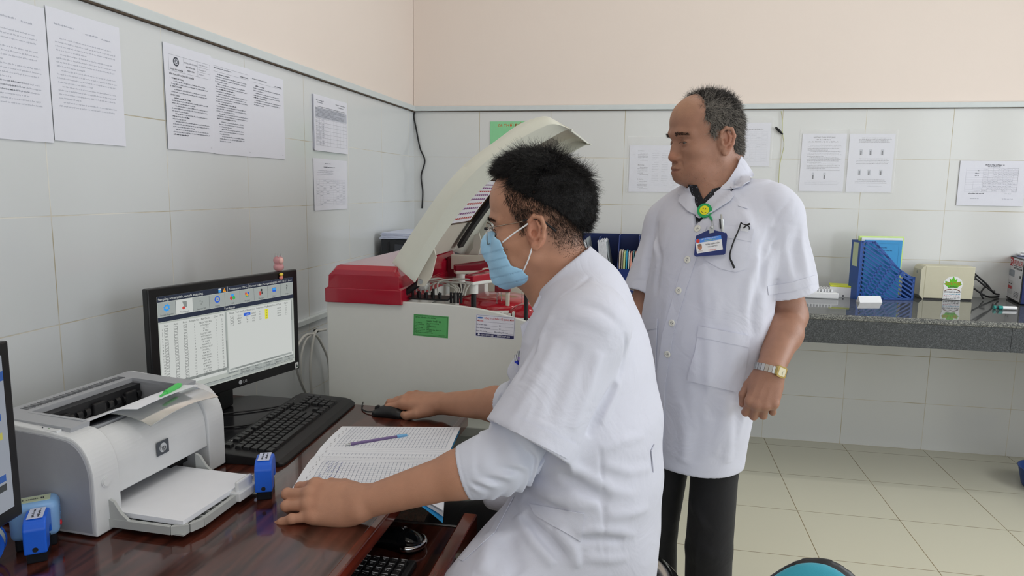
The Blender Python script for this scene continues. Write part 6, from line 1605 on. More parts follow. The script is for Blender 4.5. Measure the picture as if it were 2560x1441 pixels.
for pts in ([(18, 30, 14), (24, 60, 15.5), (26, 84, 15)], [(4, 30, 15), (8, 62, 16.5), (9, 88, 17)], [(-10, 32, 14), (-10, 62, 15), (-10, 84, 15.5)], [(0, 34, 15), (-14, 66, 14)]): S.ridge(pts, 3, 1.3, WA, .00093)
yR = (wrR - elR).normalized(); _, zR = cam_frame(wrR, 2.6, yR); xR = yR.cross(zR)
hand(S, M4(wrR, xR, yR, zR), [(6, 20, 25, 15), (2, 22, 25, 15), (-3, 22, 25, 15), (-8, 22, 25, 15)], [(22, 22, -12), (42, 52, -18), (48, 78, -22), (46, 98, -26)], .93)
E_ = lambda *a: a
regA = [E_('e', HA, sA, (0, 92, -66.3), (22, 12, 1.5), '4a2620', .8), E_('e', HA, sA, (0, 93, -67), (22, 8, 7), '8a5249', .75), E_('e', HA, sA, (31, 86, -11), (16, 10, 6), '8a5d4a', .45), E_('e', HA, sA, (-31, 86, -11), (16, 10, 6), '8a5d4a', .45),
        E_('e', HA, sA, (0, 98, -36), (22, 20, 16), 'b2765e', .5), E_('e', HA, sA, (76, -20, -6), (16, 22, 34), 'b87a64', .5), E_('e', HA, sA, (0, 60, 78), (55, 40, 36), 'b38a6e', .5),
        E_('e', HA, sA, (0, 80, -70), (60, 40, 45), '966b54', .35), E_('e', HA, sA, (45, 40, -70), (30, 40, 40), 'b0806a', .4), E_('e', HA, sA, (0, -42, 40), (74, 62, 82), '4e443e', .9)]
for tp, kn in tipsA: regA.append(E_('e', M4(tp, (1, 0, 0), (0, 1, 0), UP), 1, (0, 0, 0), (.009,) * 3, 'b8806c', .6))
colA = tint('a27762', regA)
bodyA = sdf_obj('body', S, .0021, M_skinA, pA, 1, colA)
eyes(pA, HA, sA, (.1, -.35))
# coat
S = SDF()
secs = [(645, 136, 112, -10, 18), (700, 138, 112, -8, 16), (800, 146, 114, -4, 12), (900, 158, 122, 0, 8), (1000, 164, 126, 4, 4), (1100, 160, 124, 10, 0), (1200, 158, 120, 15, -8), (1262, 150, 108, 15, -16), (1300, 118, 86, 14, -24), (1335, 86, 74, 12, -28)]
def sleeve(S, sh, el, f, r0, r1, k=.03, rin=.006, ext=.09, flat=None):
    d = (el - sh).normalized(); e = sh + d * ((el - sh).length * f)
    S.cone(sh, e + d * ext, r0, r1 + (r1 - r0) * ext / (e - sh).length, k, flat=flat); return e, d
eL, dL = sleeve(S, shL, elL, .74, .054, .076); eR, dR = sleeve(S, shR, elR, .84, .054, .072)
aL = lambda t, u, v, r: shL.lerp(eL, t) + (CR * u - CF * v).normalized() * r
for t0, t1, u, v, h in ((.1, 1.05, .5, .8, .005), (.25, 1.0, -.2, .9, .004), (.05, .9, .95, .3, .005), (.3, 1.05, -.75, .6, -.004)): S.ridge([aL(t0, u, v, .066), aL((t0 + t1) / 2, u * .8, v, .072), aL(t1, u * .6, v, .08)], .013, h)
# cut the sleeves open, hollow the hem and the neck
def cutcap(S, e, d, rin, r):
    e = np.array(e, f32); d = np.array(d, f32)
    def fn(P):
        q = P - e; t = q @ d; rr = np.sqrt(np.maximum((q * q).sum(-1) - t * t, 0)); return np.maximum(-t, rr - r)
    S.add('s', fn, e - r * 1.6, e + r * 1.6, 0.)
cutcap(S, eL, dL, 0, .125); cutcap(S, eR, dR, 0, .12)
S.cone(eL - dL * .07, eL + dL * .02, .052, .0705, .004, op='s'); S.cone(eR - dR * .07, eR + dR * .02, .049, .067, .004, op='s')
loft(S, secs, BA, .001, .005)
S.chain([A_(60, -34, 1318), A_(120, -55, 1290), shL], [.042, .05, .054], .045); S.chain([A_(-45, -30, 1312), A_(-95, -34, 1280), shR], [.04, .05, .054], .045)
# folds
fo = lambda pts, w, h: S.ridge([A_(*p) for p in pts], w * .001, h * .001)
for pts, w, h in (([(60, 120, 1180), (80, 118, 1060), (95, 112, 940), (90, 118, 780)], 14, 5), ([(-20, 135, 1120), (-30, 138, 980), (-45, 132, 820), (-50, 125, 690)], 16, 5), ([(110, 85, 1120), (128, 75, 980), (120, 80, 840), (108, 85, 700)], 13, 6),
                  ([(20, 135, 940), (40, 138, 820), (35, 130, 690)], 18, -4), ([(70, 128, 900), (80, 120, 760), (70, 120, 680)], 16, -4), ([(150, 30, 1180), (165, 20, 1050), (160, 30, 900), (140, 40, 720)], 15, 5), ([(-110, 90, 1150), (-130, 85, 1000), (-110, 95, 850)], 15, 4),
                  ([(150, 10, 1230), (115, 70, 1200), (80, 105, 1150)], 12, 5), ([(158, 0, 1200), (128, 70, 1140), (95, 105, 1080)], 11, 4), ([(-140, 60, 1210), (-90, 100, 1170)], 12, 4), ([(100, 96, 1250), (60, 108, 1230), (30, 118, 1200)], 12, 4), ([(165, -20, 1240), (160, 25, 1160), (155, 40, 1090)], 9, -6)): fo(pts, w, h)
loft(S, [(600, 127, 102, -10, 18), (680, 127, 102, -8, 16), (720, 100, 80, -6, 14)], BA, .001, 3, 's')
S.cone(nk0, nk1 - UP * .02, .062, .066, .01, op='s')
vn = [((-88, 0, 1400), (-.80, 0, .0)),]
def vcut(P):
    q = P - np.array(gA, f32); x = q @ np.array(lA, f32); y = q @ np.array(fA, f32); z = q[..., 2]
    ax, az = f32(.022), f32(1.243)
    return np.maximum(np.maximum((x - ax) * f32(.85) - (z - az) * f32(.50), -(x - ax) * f32(.85) - (z - az) * f32(.42)), -y + f32(.0))
S.add('s', vcut, np.array(A_(0, 0, 1330)) - .16, np.array(A_(0, 0, 1330)) + .16, .004)
v_, q_ = S.mesh(.008); bvQ = BVHTree.FromPolygons([V(p) for p in v_], [list(map(int, f)) for f in q_])
def pfold(S, bv, pts, w, h, lim):
    P = []
    for x, y in pts:
        hh = bv.ray_cast(CAM, ray(x, y).normalized(), 5.)
        if hh[0] is not None and (hh[0] - CAM).dot(CF) < lim: P.append(hh[0])
    if len(P) > 1: S.ridge(P, w, h)
for pts, w, h in (([(1932, 570), (1912, 620), (1906, 660), (1908, 735)], .009, -.012), ([(1978, 498), (1950, 530), (1930, 575)], .0045, -.003), ([(1965, 560), (1945, 640), (1940, 700)], .012, .006), ([(2000, 560), (1985, 630), (1990, 690)], .012, -.005), ([(1900, 640), (1872, 700), (1860, 780)], .01, .006), ([(1895, 700), (1880, 790), (1884, 840)], .009, -.005),
                  ([(1840, 500), (1870, 560), (1885, 600)], .012, .004), ([(1700, 1000), (1712, 1080), (1708, 1160)], .014, .006), ([(1760, 960), (1772, 1010), (1770, 1050)], .013, -.003), ([(1815, 990), (1822, 1080), (1818, 1160)], .014, .007), ([(1860, 950), (1858, 1000), (1855, 1040)], .012, -.003), ([(1640, 560), (1650, 640), (1640, 740)], .01, -.006), ([(1620, 590), (1608, 650), (1600, 700)], .012, .004), ([(1780, 700), (1790, 760), (1785, 810)], .012, .005), ([(1740, 840), (1735, 930), (1750, 970)], .01, .003)): pfold(S, bvQ, pts, w, h, 1.95)
coatA = sdf_obj('coat', S, .0031, M_coat, pA, 2); coatA['label'] = 'white short-sleeved medical coat'
# patterned dark shirt under it
M_shirt = bpy.data.materials.new('dark_patterned_shirt'); M_shirt.use_nodes = True
nt = M_shirt.node_tree; vo = nt.nodes.new('ShaderNodeTexVoronoi'); vo.inputs['Scale'].default_value = 190; tc = nt.nodes.new('ShaderNodeTexCoord'); nt.links.new(tc.outputs['Object'], vo.inputs['Vector'])
cr = nt.nodes.new('ShaderNodeValToRGB'); e = cr.color_ramp.elements; e[0].position = .2; e[0].color = lin('6a6e7c'); e[1].position = .3; e[1].color = lin('15151c'); nt.links.new(vo.outputs['Distance'], cr.inputs[0]); nt.links.new(cr.outputs[0], nt.nodes['Principled BSDF'].inputs['Base Color']); nt.nodes['Principled BSDF'].inputs['Roughness'].default_value = .8
S = SDF(); loft(S, [(1100, 150, 108, 10, -2), (1200, 146, 106, 14, -9), (1265, 125, 95, 15, -16), (1300, 96, 78, 14, -20), (1338, 72, 66, 12, -26)], BA, .001, 0)
S.cone(nk0, nk1 - UP * .06, .0585, .062, .004, op='s')
def vcut2(P):
    q = P - np.array(gA, f32); x = q @ np.array(lA, f32); y = q @ np.array(fA, f32); z = q[..., 2]
    return np.maximum(np.maximum((x - f32(.02)) * f32(.9) - (z - f32(1.272)) * f32(.33), -(x - f32(.02)) * f32(.9) - (z - f32(1.272)) * f32(.42)), -y + f32(.0))
S.add('s', vcut2, np.array(A_(0, 0, 1330)) - .14, np.array(A_(0, 0, 1330)) + .14, .003)
shirtA = sdf_obj('shirt', S, .003, M_shirt, pA, 1); shirtA['label'] = 'black shirt with small pale dots'
# trousers and shoes
S = SDF()
for q, xk, yk in ((1, 72, 22), (-1, -76, 50)):
    S.chain([A_(q * 56 - 10, 4, 800), A_(q * 67 - 10, yk * .4, 640), A_(xk - 10, yk, 430), A_(xk - 10, yk - 18, 70)], [.066, .058, .058, .058], .008)
    S.ridge([A_(xk - 10 + 8, yk + 66, 700), A_(xk - 10 + 2, yk + 66, 420), A_(xk - 10, yk + 46, 90)], .008, .004); S.ridge([A_(xk - 40, yk + 50, 560), A_(xk + 20, yk + 60, 500)], .012, .005); S.ridge([A_(xk - 40, yk + 40, 480), A_(xk + 30, yk + 50, 440)], .012, .005)
S.plane(A_(0, 0, 75), (0, 0, -1))
sdf_obj('trousers', S, .0042, M_trou, pA, 1)
for q, xk, yk in ((1, 72, 22), (-1, -76, 50)):
    S = SDF(); S.chain([A_(xk - 10, yk - 60, 36), A_(xk - 8, yk, 46), A_(xk + q * 8 - 10, yk + 90, 34), A_(xk + q * 12 - 10, yk + 150, 26)], [.036, .04, .04, .03], .02); S.plane(A_(0, 0, 2), (0, 0, -1)); sdf_obj('shoe', S, .004, mat('black_leather', '141416', .3), pA, 1)
# lapels, placket, pockets, buttons
bvA = bvh_of(coatA, shirtA, bodyA); bvC = bvh_of(coatA)
lap = [[(1846, 393), (1858, 410), (1877, 440), (1875, 460), (1852, 470), (1828, 478), (1802, 476), (1820, 450), (1838, 420)], [(1802, 475), (1826, 479), (1834, 492), (1826, 505), (1772, 540), (1750, 548), (1745, 541), (1768, 506)]]
lapR = [(1725, 465), (1700, 478), (1698, 488), (1705, 492), (1700, 507), (1721, 530), (1748, 547), (1750, 536), (1736, 497)]
for pl in ([(1721, 461), (1743, 463), (1759, 500), (1753, 540), (1745, 541)], [(1812, 466), (1783, 473), (1759, 500), (1750, 541), (1758, 540), (1794, 504)]): decal(bvA, pl, .0022, 'shirt_collar', M_shirt, shirtA, .0012)
for k, pl in enumerate(lap): decal(bvA, pl, .0028, 'collar' if k == 0 else 'lapel', M_coat, coatA, .004 + .002 * (1 - k))
decal(bvA, lapR, .0028, 'lapel', M_coat, coatA, .004)
decal(bvC, [(1745, 552), (1690, 720), (1657, 835), (1640, 960), (1634, 1140), (1656, 1150), (1664, 960), (1683, 838), (1716, 724), (1768, 566)], .0016, 'placket', M_coat, coatA)
po = MB(); decal(bvC, [(1788, 562), (1883, 576), (1876, 612), (1862, 674), (1838, 681), (1800, 672), (1762, 650), (1775, 610)], .0014, mb=po); decal(bvC, [(1786, 560), (1884, 574), (1877, 605), (1783, 590)], .0012, mb=po, off=.002); po.build('breast_pocket', M_coat, coatA)
po = MB(); decal(bvC, [(1749, 816), (1872, 841), (1866, 900), (1855, 967), (1837, 979), (1721, 952), (1720, 942), (1738, 880)], .0022, mb=po, off=.001); decal(bvC, [(1749, 815), (1873, 840), (1870, 868), (1744, 842)], .0016, mb=po, off=.0032); po.build('side_pocket', M_coat, coatA)
po = MB(); decal(bvC, [(1604, 802), (1645, 798), (1640, 926), (1612, 918)], .002, mb=po, off=.001); decal(bvC, [(1602, 801), (1646, 797), (1645, 822), (1603, 828)], .0014, mb=po, off=.003); po.build('side_pocket', M_coat, coatA)
decal(bvC, [(1918, 716), (1980, 706), (2038, 688), (2043, 708), (1985, 728), (1920, 738)], .0011, 'sleeve_hem', M_coat, coatA, .0004)
decal(bvC, [(1846, 512), (1870, 519), (1868, 523), (1845, 516)], .0015, 'name_tab', M_coat, coatA)
for x, y in ((1745, 573), (1720, 650), (1698, 727), (1681, 808), (1670, 886)): button(bvC, x, y, coatA)
# hair: gray fringe around the back and sides, thin on top
def inpoly(y, z, poly):
    c = np.zeros(len(y), bool); n = len(poly)
    for k in range(n):
        (y0, z0), (y1, z1) = poly[k], poly[(k + 1) % n]
        m = ((z0 > z) != (z1 > z)) & (y < (y1 - y0) * (z - z0) / ((z1 - z0) if z1 != z0 else 1e-9) + y0); c ^= m
    return c
HLA = [(44, 125), (44, 82), (50, 50), (34, 38), (36, 18), (20, 2), (11, 0), (9, 22), (-6, 28), (-22, 22), (-26, -4), (-30, -30), (-38, -50), (-120, -46), (-120, 125)]
def keepA(p, n_, r):
    q = toloc(HA, sA, p); x, y, z = q.T; a = np.abs(x); j = r.normal(size=(2, len(p))) * 2.2
    inn = inpoly(y + j[0], z + j[1], HLA) & ((a > 50) | (y < 44 - 8 * (1 - a / 50)))
    return inn & ~((a > 71) & (y > -34) & (y < 16) & (z < 22)) & ~((a < 55) & (z < -50))
S = SDF(); S.ell((0, 3, 38), (78.5, 88.5, 80.5), 4, HA, sA); S.ell((0, -40, -22), (60, 46, 40), 20, HA, sA)
def hb(P):
    q = toloc(HA, sA, P.reshape(-1, 3)); x, y, z = q.T; a = np.abs(x); w = 2.5 * vnoise(q, .2, 5)
    inn = inpoly(y + w + 3, z + w, HLA) & ((a > 50) | (y < 39 - 8 * (1 - a / 50))) & ~((a > 66) & (y > -36) & (y < 18) & (z < 24)) & ~((a < 55) & (z < -46))
    return (np.where(inn, -.004, .004) + .0013 * vnoise(q, .22, 8)).reshape(P.shape[:-1]).astype(f32)
c_ = np.array(HA @ V((0, 0, .03))); S.add('i', hb, c_ - .2, c_ + .2, 0.)
hbA = sdf_obj('hair_base', S, .0021, mat('hair_salt_pepper', '3b3835', .8, var=.3, vscale=300, bump=1, bscale=500, bdist=.003), pA, 2)
p, n_ = sample(hbA, 30000, 5, lambda p, n_, r: ((p - np.array(HA @ V((0, .005, .02)))) * n_).sum(1) > .02); r = np.random.default_rng(3); q = toloc(HA, sA, p); nl = n_ @ np.linalg.inv(np.array(HA)[:3, :3].T)
flow = np.stack([.15 * np.sign(q[:, 0]), -.55 + .5 * (q[:, 1] > 0) * (q[:, 2] < 60), np.where(q[:, 2] > 70, .05, -.85)], 1)
flow += .5 * np.stack([vnoise(q, .045, 1), vnoise(q, .045, 2), vnoise(q, .045, 3)], 1)
topm = q[:, 2] > 88; flow[topm] = np.stack([.5 * vnoise(q[topm], .04, 9), -.7 + .4 * vnoise(q[topm], .05, 4), .25 + .35 * vnoise(q[topm], .05, 5)], 1)
flow -= nl * (flow * nl).sum(1, keepdims=True) * .9
d = todir(HA, flow + nl * (.1 + .3 * (r.random((len(p), 1)) < .1)) + .14 * r.normal(size=q.shape)); L_ = np.where(q[:, 2] > 88, 20, np.where(q[:, 2] > 0, 16, 9)) * (.6 + .7 * r.random(len(p))) * .001
gray = np.clip(.42 + .25 * (np.abs(q[:, 0]) > 55) * (q[:, 1] > -20) - .3 * (q[:, 2] > 80) + .3 * vnoise(q, .04, 7), .05, .85)
mi = (r.random(len(p)) < gray).astype(int)
M_h1 = mat('hair_dark_gray', '2a2624', .5, var=0, spec=.4); M_h2 = mat('hair_silver', '9b958d', .45, var=0, spec=.4); M_h3 = mat('hair_black', '100e0e', .45, var=0, spec=.45)
strands('hair', p - n_ * .001, n_, d, L_, .00034, [M_h1, M_h2], pA, mi, 5, 1.5, 1, .35)['label'] = 'short receding gray hair'
# brows
def brow(H, s, parent, body, w, z0, mats, n, dens, L0, seed):
    p, n_ = sample(body, 260000, seed, lambda p, n_, r: (lambda q: (np.abs(np.abs(q[:, 0]) - 33) < w) & (np.abs(q[:, 2] - z0 - 3 * (1 - ((np.abs(q[:, 0]) - 30) / 20) ** 2)) < 3.6 - 1.6 * np.clip((np.abs(q[:, 0]) - 30) / 20, -1, 1)) & (q[:, 1] > 40))(toloc(H, s, p)))
    r = np.random.default_rng(seed); k = r.permutation(len(p))[:n]; p, n_ = p[k], n_[k]; q = toloc(H, s, p)
    d = todir(H, np.stack([np.sign(q[:, 0]) * .9, -.1 + 0 * q[:, 0], .25 - .5 * np.clip((np.abs(q[:, 0]) - 30) / 20, 0, 1)], 1)) + n_ * .35 + .15 * r.normal(size=p.shape)
    return strands('eyebrows', p, n_, d, L0 * (.6 + .6 * r.random(len(p))), .0003, mats, parent, None, 3, .4, seed, 0)
brow(HA, sA, pA, bodyA, 17, 17, [M_h1], 430, 1, .007, 11)
# stubble
p, n_ = sample(bodyA, 1900, 15, lambda p, n_, r: (lambda q: (q[:, 2] < -48) & (q[:, 2] > -115) & (q[:, 1] > -2) & ((np.abs(q[:, 0]) > 10) | (q[:, 2] < -84) | (q[:, 2] > -64)) & (r.random(len(q)) < np.where(q[:, 2] < -74, .5, .22)))(toloc(HA, sA, p)))
r = np.random.default_rng(4); strands('stubble_hair', p, n_, n_ + .8 * r.normal(size=p.shape) - np.array([0, 0, .8]), .0016, .00012, [M_h2, M_h1], pA, (r.random(len(p)) < .45).astype(int), 2, .3, 3)
# wrist watch
wc = wrL + yW * .004; m = MB(); ra, rb = .0335, .0275
for k in range(26):
    a0, a1 = 2 * PI * k / 26, 2 * PI * (k + .9) / 26; vs = []
    for a in (a0, a1):
        for rr in (1.0, 1.07):
            for dy in (-.008, .008): vs.append(wc + (xW * math.cos(a) * ra + zW * math.sin(a) * rb) * rr + yW * dy)
    m.raw(vs, [[0, 1, 3, 2], [4, 6, 7, 5], [2, 3, 7, 6], [0, 4, 5, 1], [0, 2, 6, 4], [1, 5, 7, 3]])
wt = m.build('wrist_watch', mat('watch_steel', 'b5b6b4', .28, 1), pA)
dn = (zW * .72 - xW * .70).normalized(); dc = wc + dn * .031; F = frame(dc, yW, dn.cross(yW)); m = MB()
m.prism(rrect(-.0125, -.0135, .0125, .0135, .005), -.003, .004, 0, M=F); m.build('watch_case', mat('watch_gold', 'cdb877', .25, 1), wt)
m = MB(); m.prism(rrect(-.009, -.0095, .009, .0095, .003), .004, .0045, 0, M=F); m.cyl(F @ V((0, 0, .0047)), F @ V((.006, .002, .0047)), .0005, n=6, m=1); m.cyl(F @ V((0, 0, .0047)), F @ V((-.002, .0055, .0047)), .0005, n=6, m=1); m.build('watch_dial', [mat('dial_cream', 'dcd6b8', .25), M_ink], wt)
# badge on its reel
def pplane(x, y, off): 
    p, n_ = pt(bvC, x, y); n_ = (n_ * .6 - ray(x, y).normalized() * .6 + UP * .05).normalized(); o = p + n_ * off; return o, n_, onplane(o, n_)
o, n_, P_ = pplane(1776, 612, .014)
bd = thing('identity_badge', o, 'navy identity badge with green smiley reel clipped to the coat of the standing person', 'badge')
cs = [P_(*q) for q in ((1740, 590), (1770, 576), (1786, 576), (1816, 583), (1818, 590), (1813, 634), (1809, 637), (1739, 642), (1735, 638))]
def flatp(mb, pts, th, n_, mm=0):
    k = len(pts); mb.raw([p for p in pts] + [p - n_ * th for p in pts], [list(range(k)), [k + i for i in range(k)][::-1]] + [[i, k + i, k + (i + 1) % k, (i + 1) % k] for i in range(k)], mm); return mb
M_nvb = mat('badge_navy', '1f2f6c', .4); m = MB(); flatp(m, cs, .003, n_); m.build('badge_holder', M_nvb, bd)
tl, tr, bl = P_(1745, 599), P_(1810, 588), P_(1742.5, 634.5); F = frame(bl + n_ * .0006, (tr - tl), (tl - bl)); w_, h_ = (tr - tl).length, (tl - bl).length
m = MB(); m.quad(0, 0, w_, h_, 0, 0, F); m.quad(0, h_ * .72, w_, h_, .0002, 1, F); m.prism(ellipse(.006, h_ * .86, .0042, .0042), .0003, .0004, 2, M=F)
m.text('SỞ Y TẾ TỈNH LÂM ĐỒNG', w_ * .57, h_ * .885, .0034, 0, F, .0005, False, 'c', w_ * .66); m.text('BỆNH VIỆN ĐKII', w_ * .57, h_ * .755, .0036, 4, F, .0005, False, 'c', w_ * .44); m.text('TRẦN XUÂN HÒA', w_ * .64, h_ * .47, .0046, 3, F, .0005, True, 'c', w_ * .54); m.text('PHÓ GIÁM ĐỐC', w_ * .64, h_ * .3, .0036, 3, F, .0005, False, 'c', w_ * .38); m.text('V.08.01.02', w_ * .6, h_ * .05, .0042, 2, F, .0005, False, 'c')
m.prism(ellipse(.0085, h_ * .42, .0048, .0065), .0003, .0004, 5, M=F); m.prism([(.002, h_ * .1), (.015, h_ * .1), (.0115, h_ * .2), (.0055, h_ * .2)], .0003, .0004, 6, M=F); m.prism(ellipse(.0085, h_ * .55, .0048, .003), .0004, .0005, 7, M=F)
m.build('badge_card', [mat('card_white', 'e6e7ea', .3), mat('card_blue', '4d8be0', .4), mat('card_red', 'd8402c', .4), M_ink, mat('card_lime', 'bfe06a', .4), mat('photo_skin', 'b88266', .5), mat('photo_shirt', 'cfc6c2', .5), mat('photo_hair', '8c6f60', .5)], bd)
bvK = bvC; bvC = bvA; ro, rn_, RP = pplane(1765, 532, .018); bvC = bvK; F = frame(ro, RP(1775, 531) - RP(1765, 532), RP(1765, 525) - RP(1765, 532)); R_ = (RP(1778, 532) - ro).length
m = MB(); m.prism(ellipse(0, 0, R_, R_, 32), -.006, 0, 0, M=F); m.prism(ellipse(0, 0, R_ * .64, R_ * .64, 28), 0, .0012, 1, M=F)
for sx_ in (-.22, .12): m.prism(ellipse(R_ * sx_, R_ * .2, R_ * .06, R_ * .1, 10), .0012, .0015, 2, M=F @ RZ(-.3))
m.tube([F @ RZ(-.3) @ V((R_ * .4 * math.cos(a), R_ * .4 * math.sin(a), .0014)) for a in [-2.7 + k * .23 for k in range(10)]], .0005, 6, 2); m.build('badge_reel', [mat('reel_green', '1d9e5c', .25), mat('smiley_yellow', 'e6de20', .3), M_ink], bd)
q0, q1, q2 = RP(1775, 541), RP(1780, 552), P_(1779, 577)
m = MB(); m.cyl(q0, q1, .003, .0022, 10); m.build('reel_knuckle', MATS['reel_green'], bd); m = MB(); m.tube([q1, q1.lerp(q2, .4) + CR * .002, q2], .0016, 6); m.build('reel_cord', mat('clear_strap', 'd6d9da', .2, trans=.4, ior=1.2), bd)
m = MB(); flatp(m, [P_(1774, 568), P_(1786, 566), P_(1785, 582), P_(1774, 584)], -.003, n_); m.ball(P_(1780, 569) + n_ * .004, .0034, 1); m.build('badge_clip', [MATS['clear_strap'], M_steel], bd)
# pen and folded spectacles in the breast pocket
o, n_, P_ = pplane(1805, 565, .005); a, b = P_(1803.5, 536), P_(1808, 592); d = (b - a).normalized()
pp = thing('pocket_pen', a, 'silver and black click pen clipped in the breast pocket of the standing person', 'pen')
MB().cyl(a + d * .012, b + d * .03, .0038, n=12).build('pen_barrel', mat('pen_silver', 'd2d8dc', .25, .6), pp); MB().cyl(a, a + d * .012, .0022, .003, 10).build('pen_button', M_steel, pp)
m = MB(); m.cyl(a + d * .012 - CR * .0045 + n_ * .001, a + d * .034 - CR * .0045 + n_ * .001, .0016, n=8); m.build('pen_clip', M_blk, pp)
o, n_, P_ = pplane(1850, 590, .007); gl = thing('folded_spectacles', o, 'black spectacles hanging folded over the breast pocket of the standing person', 'glasses')
m = MB(); m.tube([P_(1853, 556), P_(1846, 577), P_(1835, 602), P_(1826, 630), P_(1825, 645), P_(1830, 657), P_(1836, 671)], [.0016, .0016, .0016, .0017, .002, .0024, .0026], 8, sub=3); m.build('temple_arm', M_blk, gl)
m = MB(); m.tube([P_(1859, 571), P_(1866, 564), P_(1875, 560)], [.0018, .002, .0024], 8, sub=3); m.build('temple_arm', M_blk, gl)
m = MB(); m.tube([P_(1853, 556), P_(1856, 560), P_(1866, 563), P_(1873, 568), P_(1873, 574)], .0012, 8, sub=4); m.build('spectacle_frame', M_blk, gl)
m = MB(); flatp(m, [P_(1853, 560), P_(1866, 564), P_(1872, 569), P_(1871, 580), P_(1851, 577)], .001, n_); m.build('spectacle_lens', mat('clear_lens', 'f2f4f4', .05, alpha=.25, var=0), gl)
# ------------------------------------------------------------------ the seated person
fB = V((-.966, .26, 0)).normalized(); lB = UP.cross(fB)
pB = thing('person', V(dep(1470, 1441, 1.46)) * 1, 'person seated at the desk in profile, wearing glasses, blue face mask and white coat', 'person'); pB.location.z = 0
fh, lh = facing(1346, 578, 101); pitch = math.radians(3); yh = fh * math.cos(pitch) - UP * math.sin(pitch); zh = lh.cross(yh)
if zh.z < 0: zh = -zh
sB = .00105
HB = M4(V(dep(1349, 569, 1.45)), lh, yh, zh)
shL, elL, wrL = V(dep(1475, 818, 1.32)), V(dep(1262, 1152, 1.30)), V((.822, -2.715, .7385))
NB = V(dep(1468, 735, 1.46)); mid = NB - UP * .04
shR = mid * 2 - shL; elR = V(dep(1305, 1012, 1.74)); wrR = V(dep(1100, 1010, 1.925))
spine = [V(dep(x, y, 1.46)) for x, y in ((1466, 760), (1464, 840), (1470, 930), (1488, 1060), (1492, 1200), (1480, 1330), (1462, 1450))]
S = SDF(); head(S, HB, sB, dict(age=.25, eye=2.6, nose=104, bridge=86, ear=-8, chub=2, back=6, tall=1))
n0, n1 = HB @ V((0, -.03, -.04)), V(dep(1440, 735, 1.46))
S.cone(n0, n1, .056, .06, .03); S.cone(n1, spine[1], .06, .08, .03); S.cone(HB @ V((0, .02, -.08)), V(dep(1385, 760, 1.46)), .036, .045, .035)
S.chain(spine, [.05, .08, .09, .094, .094, .098, .1], .03, flat=(lB, .66))
for a, b, c in ((shL, elL, wrL), (shR, elR, wrR)):
    S.cone(mid.lerp(a, .3), a, .05, .05, .04); S.cone(a, b, .047, .041, .03); S.cone(b, b.lerp(c, .3), .042, .043, .02); S.cone(b.lerp(c, .3), c, .043, .0285, .02)
hipL, hipR = V((1.26, -2.56, .575)), V((1.24, -2.36, .575)); knL, knR = V((.87, -2.60, .452)), V((.86, -2.24, .452)); anL, anR = V((.92, -2.60, .09)), V((.9, -2.22, .09))
for a, b, c in ((hipL, knL, anL), (hipR, knR, anR)):
    S.cone(a, b, .07, .05, .03); S.cone(b, c, .048, .034, .02); S.cone(c - UP * .05, c + fB * .13 - UP * .062, .03, .022, .02)
yW = V((-.995, -.03, -.03)).normalized(); zW = V((.03, -.66, .75)); zW = (zW - yW * zW.dot(yW)).normalized(); xW = V((0, .75, .66)); xW = (xW - yW * xW.dot(yW) - zW * xW.dot(zW)).normalized()
WL = M4(wrL, xW, yW, zW)
tipsL = hand(S, WL, [(4, 30, 80, 45), (3, 14, 84, 50), (-1, 10, 82, 45), (-12, -4, 22, 10)], [(22, 22, -12), (40, 50, -24), (44, 78, -30), (38, 98, -34)], 1.13)
yR = V((-.985, .16, -.04)).normalized(); zR = V((-.05, -.22, .97)); zR = (zR - yR * zR.dot(yR)).normalized(); xR = V((0, -.97, -.22)); xR = (xR - yR * xR.dot(yR) - zR * xR.dot(zR)).normalized()
WR_ = M4(wrR + UP * .004, xR, yR, zR)
tipsR = hand(S, WR_, [(6, 14, 34, 14), (1, 16, 32, 14), (-4, 22, 36, 18), (-9, 26, 36, 20)], [(22, 20, -10), (42, 46, -14), (46, 74, -19), (36, 98, -22)], 1.09)
rB = [E_('e', HB, sB, (76, -8, -6), (16, 22, 34), 'c4836c', .6), E_('e', HB, sB, (0, 70, 60), (70, 50, 40), 'c39378', .4), E_('e', HB, sB, (0, -44, 20), (80, 66, 80), '5b463c', .75), E_('e', HB, sB, (0, 0, 75), (80, 70, 45), '2e2724', .9),
      E_('e', HB, sB, (66, 18, 24), (22, 22, 24), '6a5044', .6), E_('e', HB, sB, (-66, 18, 24), (22, 22, 24), '6a5044', .6), E_('e', HB, sB, (66, 52, -38), (2.2, 2.2, 2.2), '4a2c24', .9)]
for tp, kn in tipsL + tipsR: rB.append(E_('e', M4(tp, (1, 0, 0), (0, 1, 0), UP), 1, (0, 0, 0), (.009,) * 3, 'd2a08c', .6))
for M_, tp in ((WL, tipsL), (WR_, tipsR)): rB.append(E_('e', M_, .001, (0, 90, 6), (48, 16, 18), 'b07a60', .45))
bodyB = sdf_obj('body', S, .0021, M_skinB, pB, 1, tint('b9886e', rB))
eyes(pB, HB, sB, (0, -.15))
def nail(tp, kn, W, parent, w=.0048, l=.006):
    d = (tp - kn).normalized(); up_ = W.to_3x3() @ V((0, 0, 1)); up_ = (up_ - d * up_.dot(d)).normalized(); s_ = d.cross(up_)
    m = MB(); c = tp + d * .0015 + up_ * .0052
    m.sheet(lambda u, v: (c + s_ * (u - .5) * 2 * w + d * (v - .5) * 2 * l - up_ * ((u - .5) * 2) ** 2 * .0022 - up_ * max(0, v - .5) * .003, up_), 6, 4, .0006); m.build('fingernail', mat('nail', 'd9ada0', .25), parent)
nail(*tipsL[3], WL, pB, .004, .005); nail(*tipsR[0], WR_, pB); nail(*tipsR[4], WR_, pB, .0062, .0075)
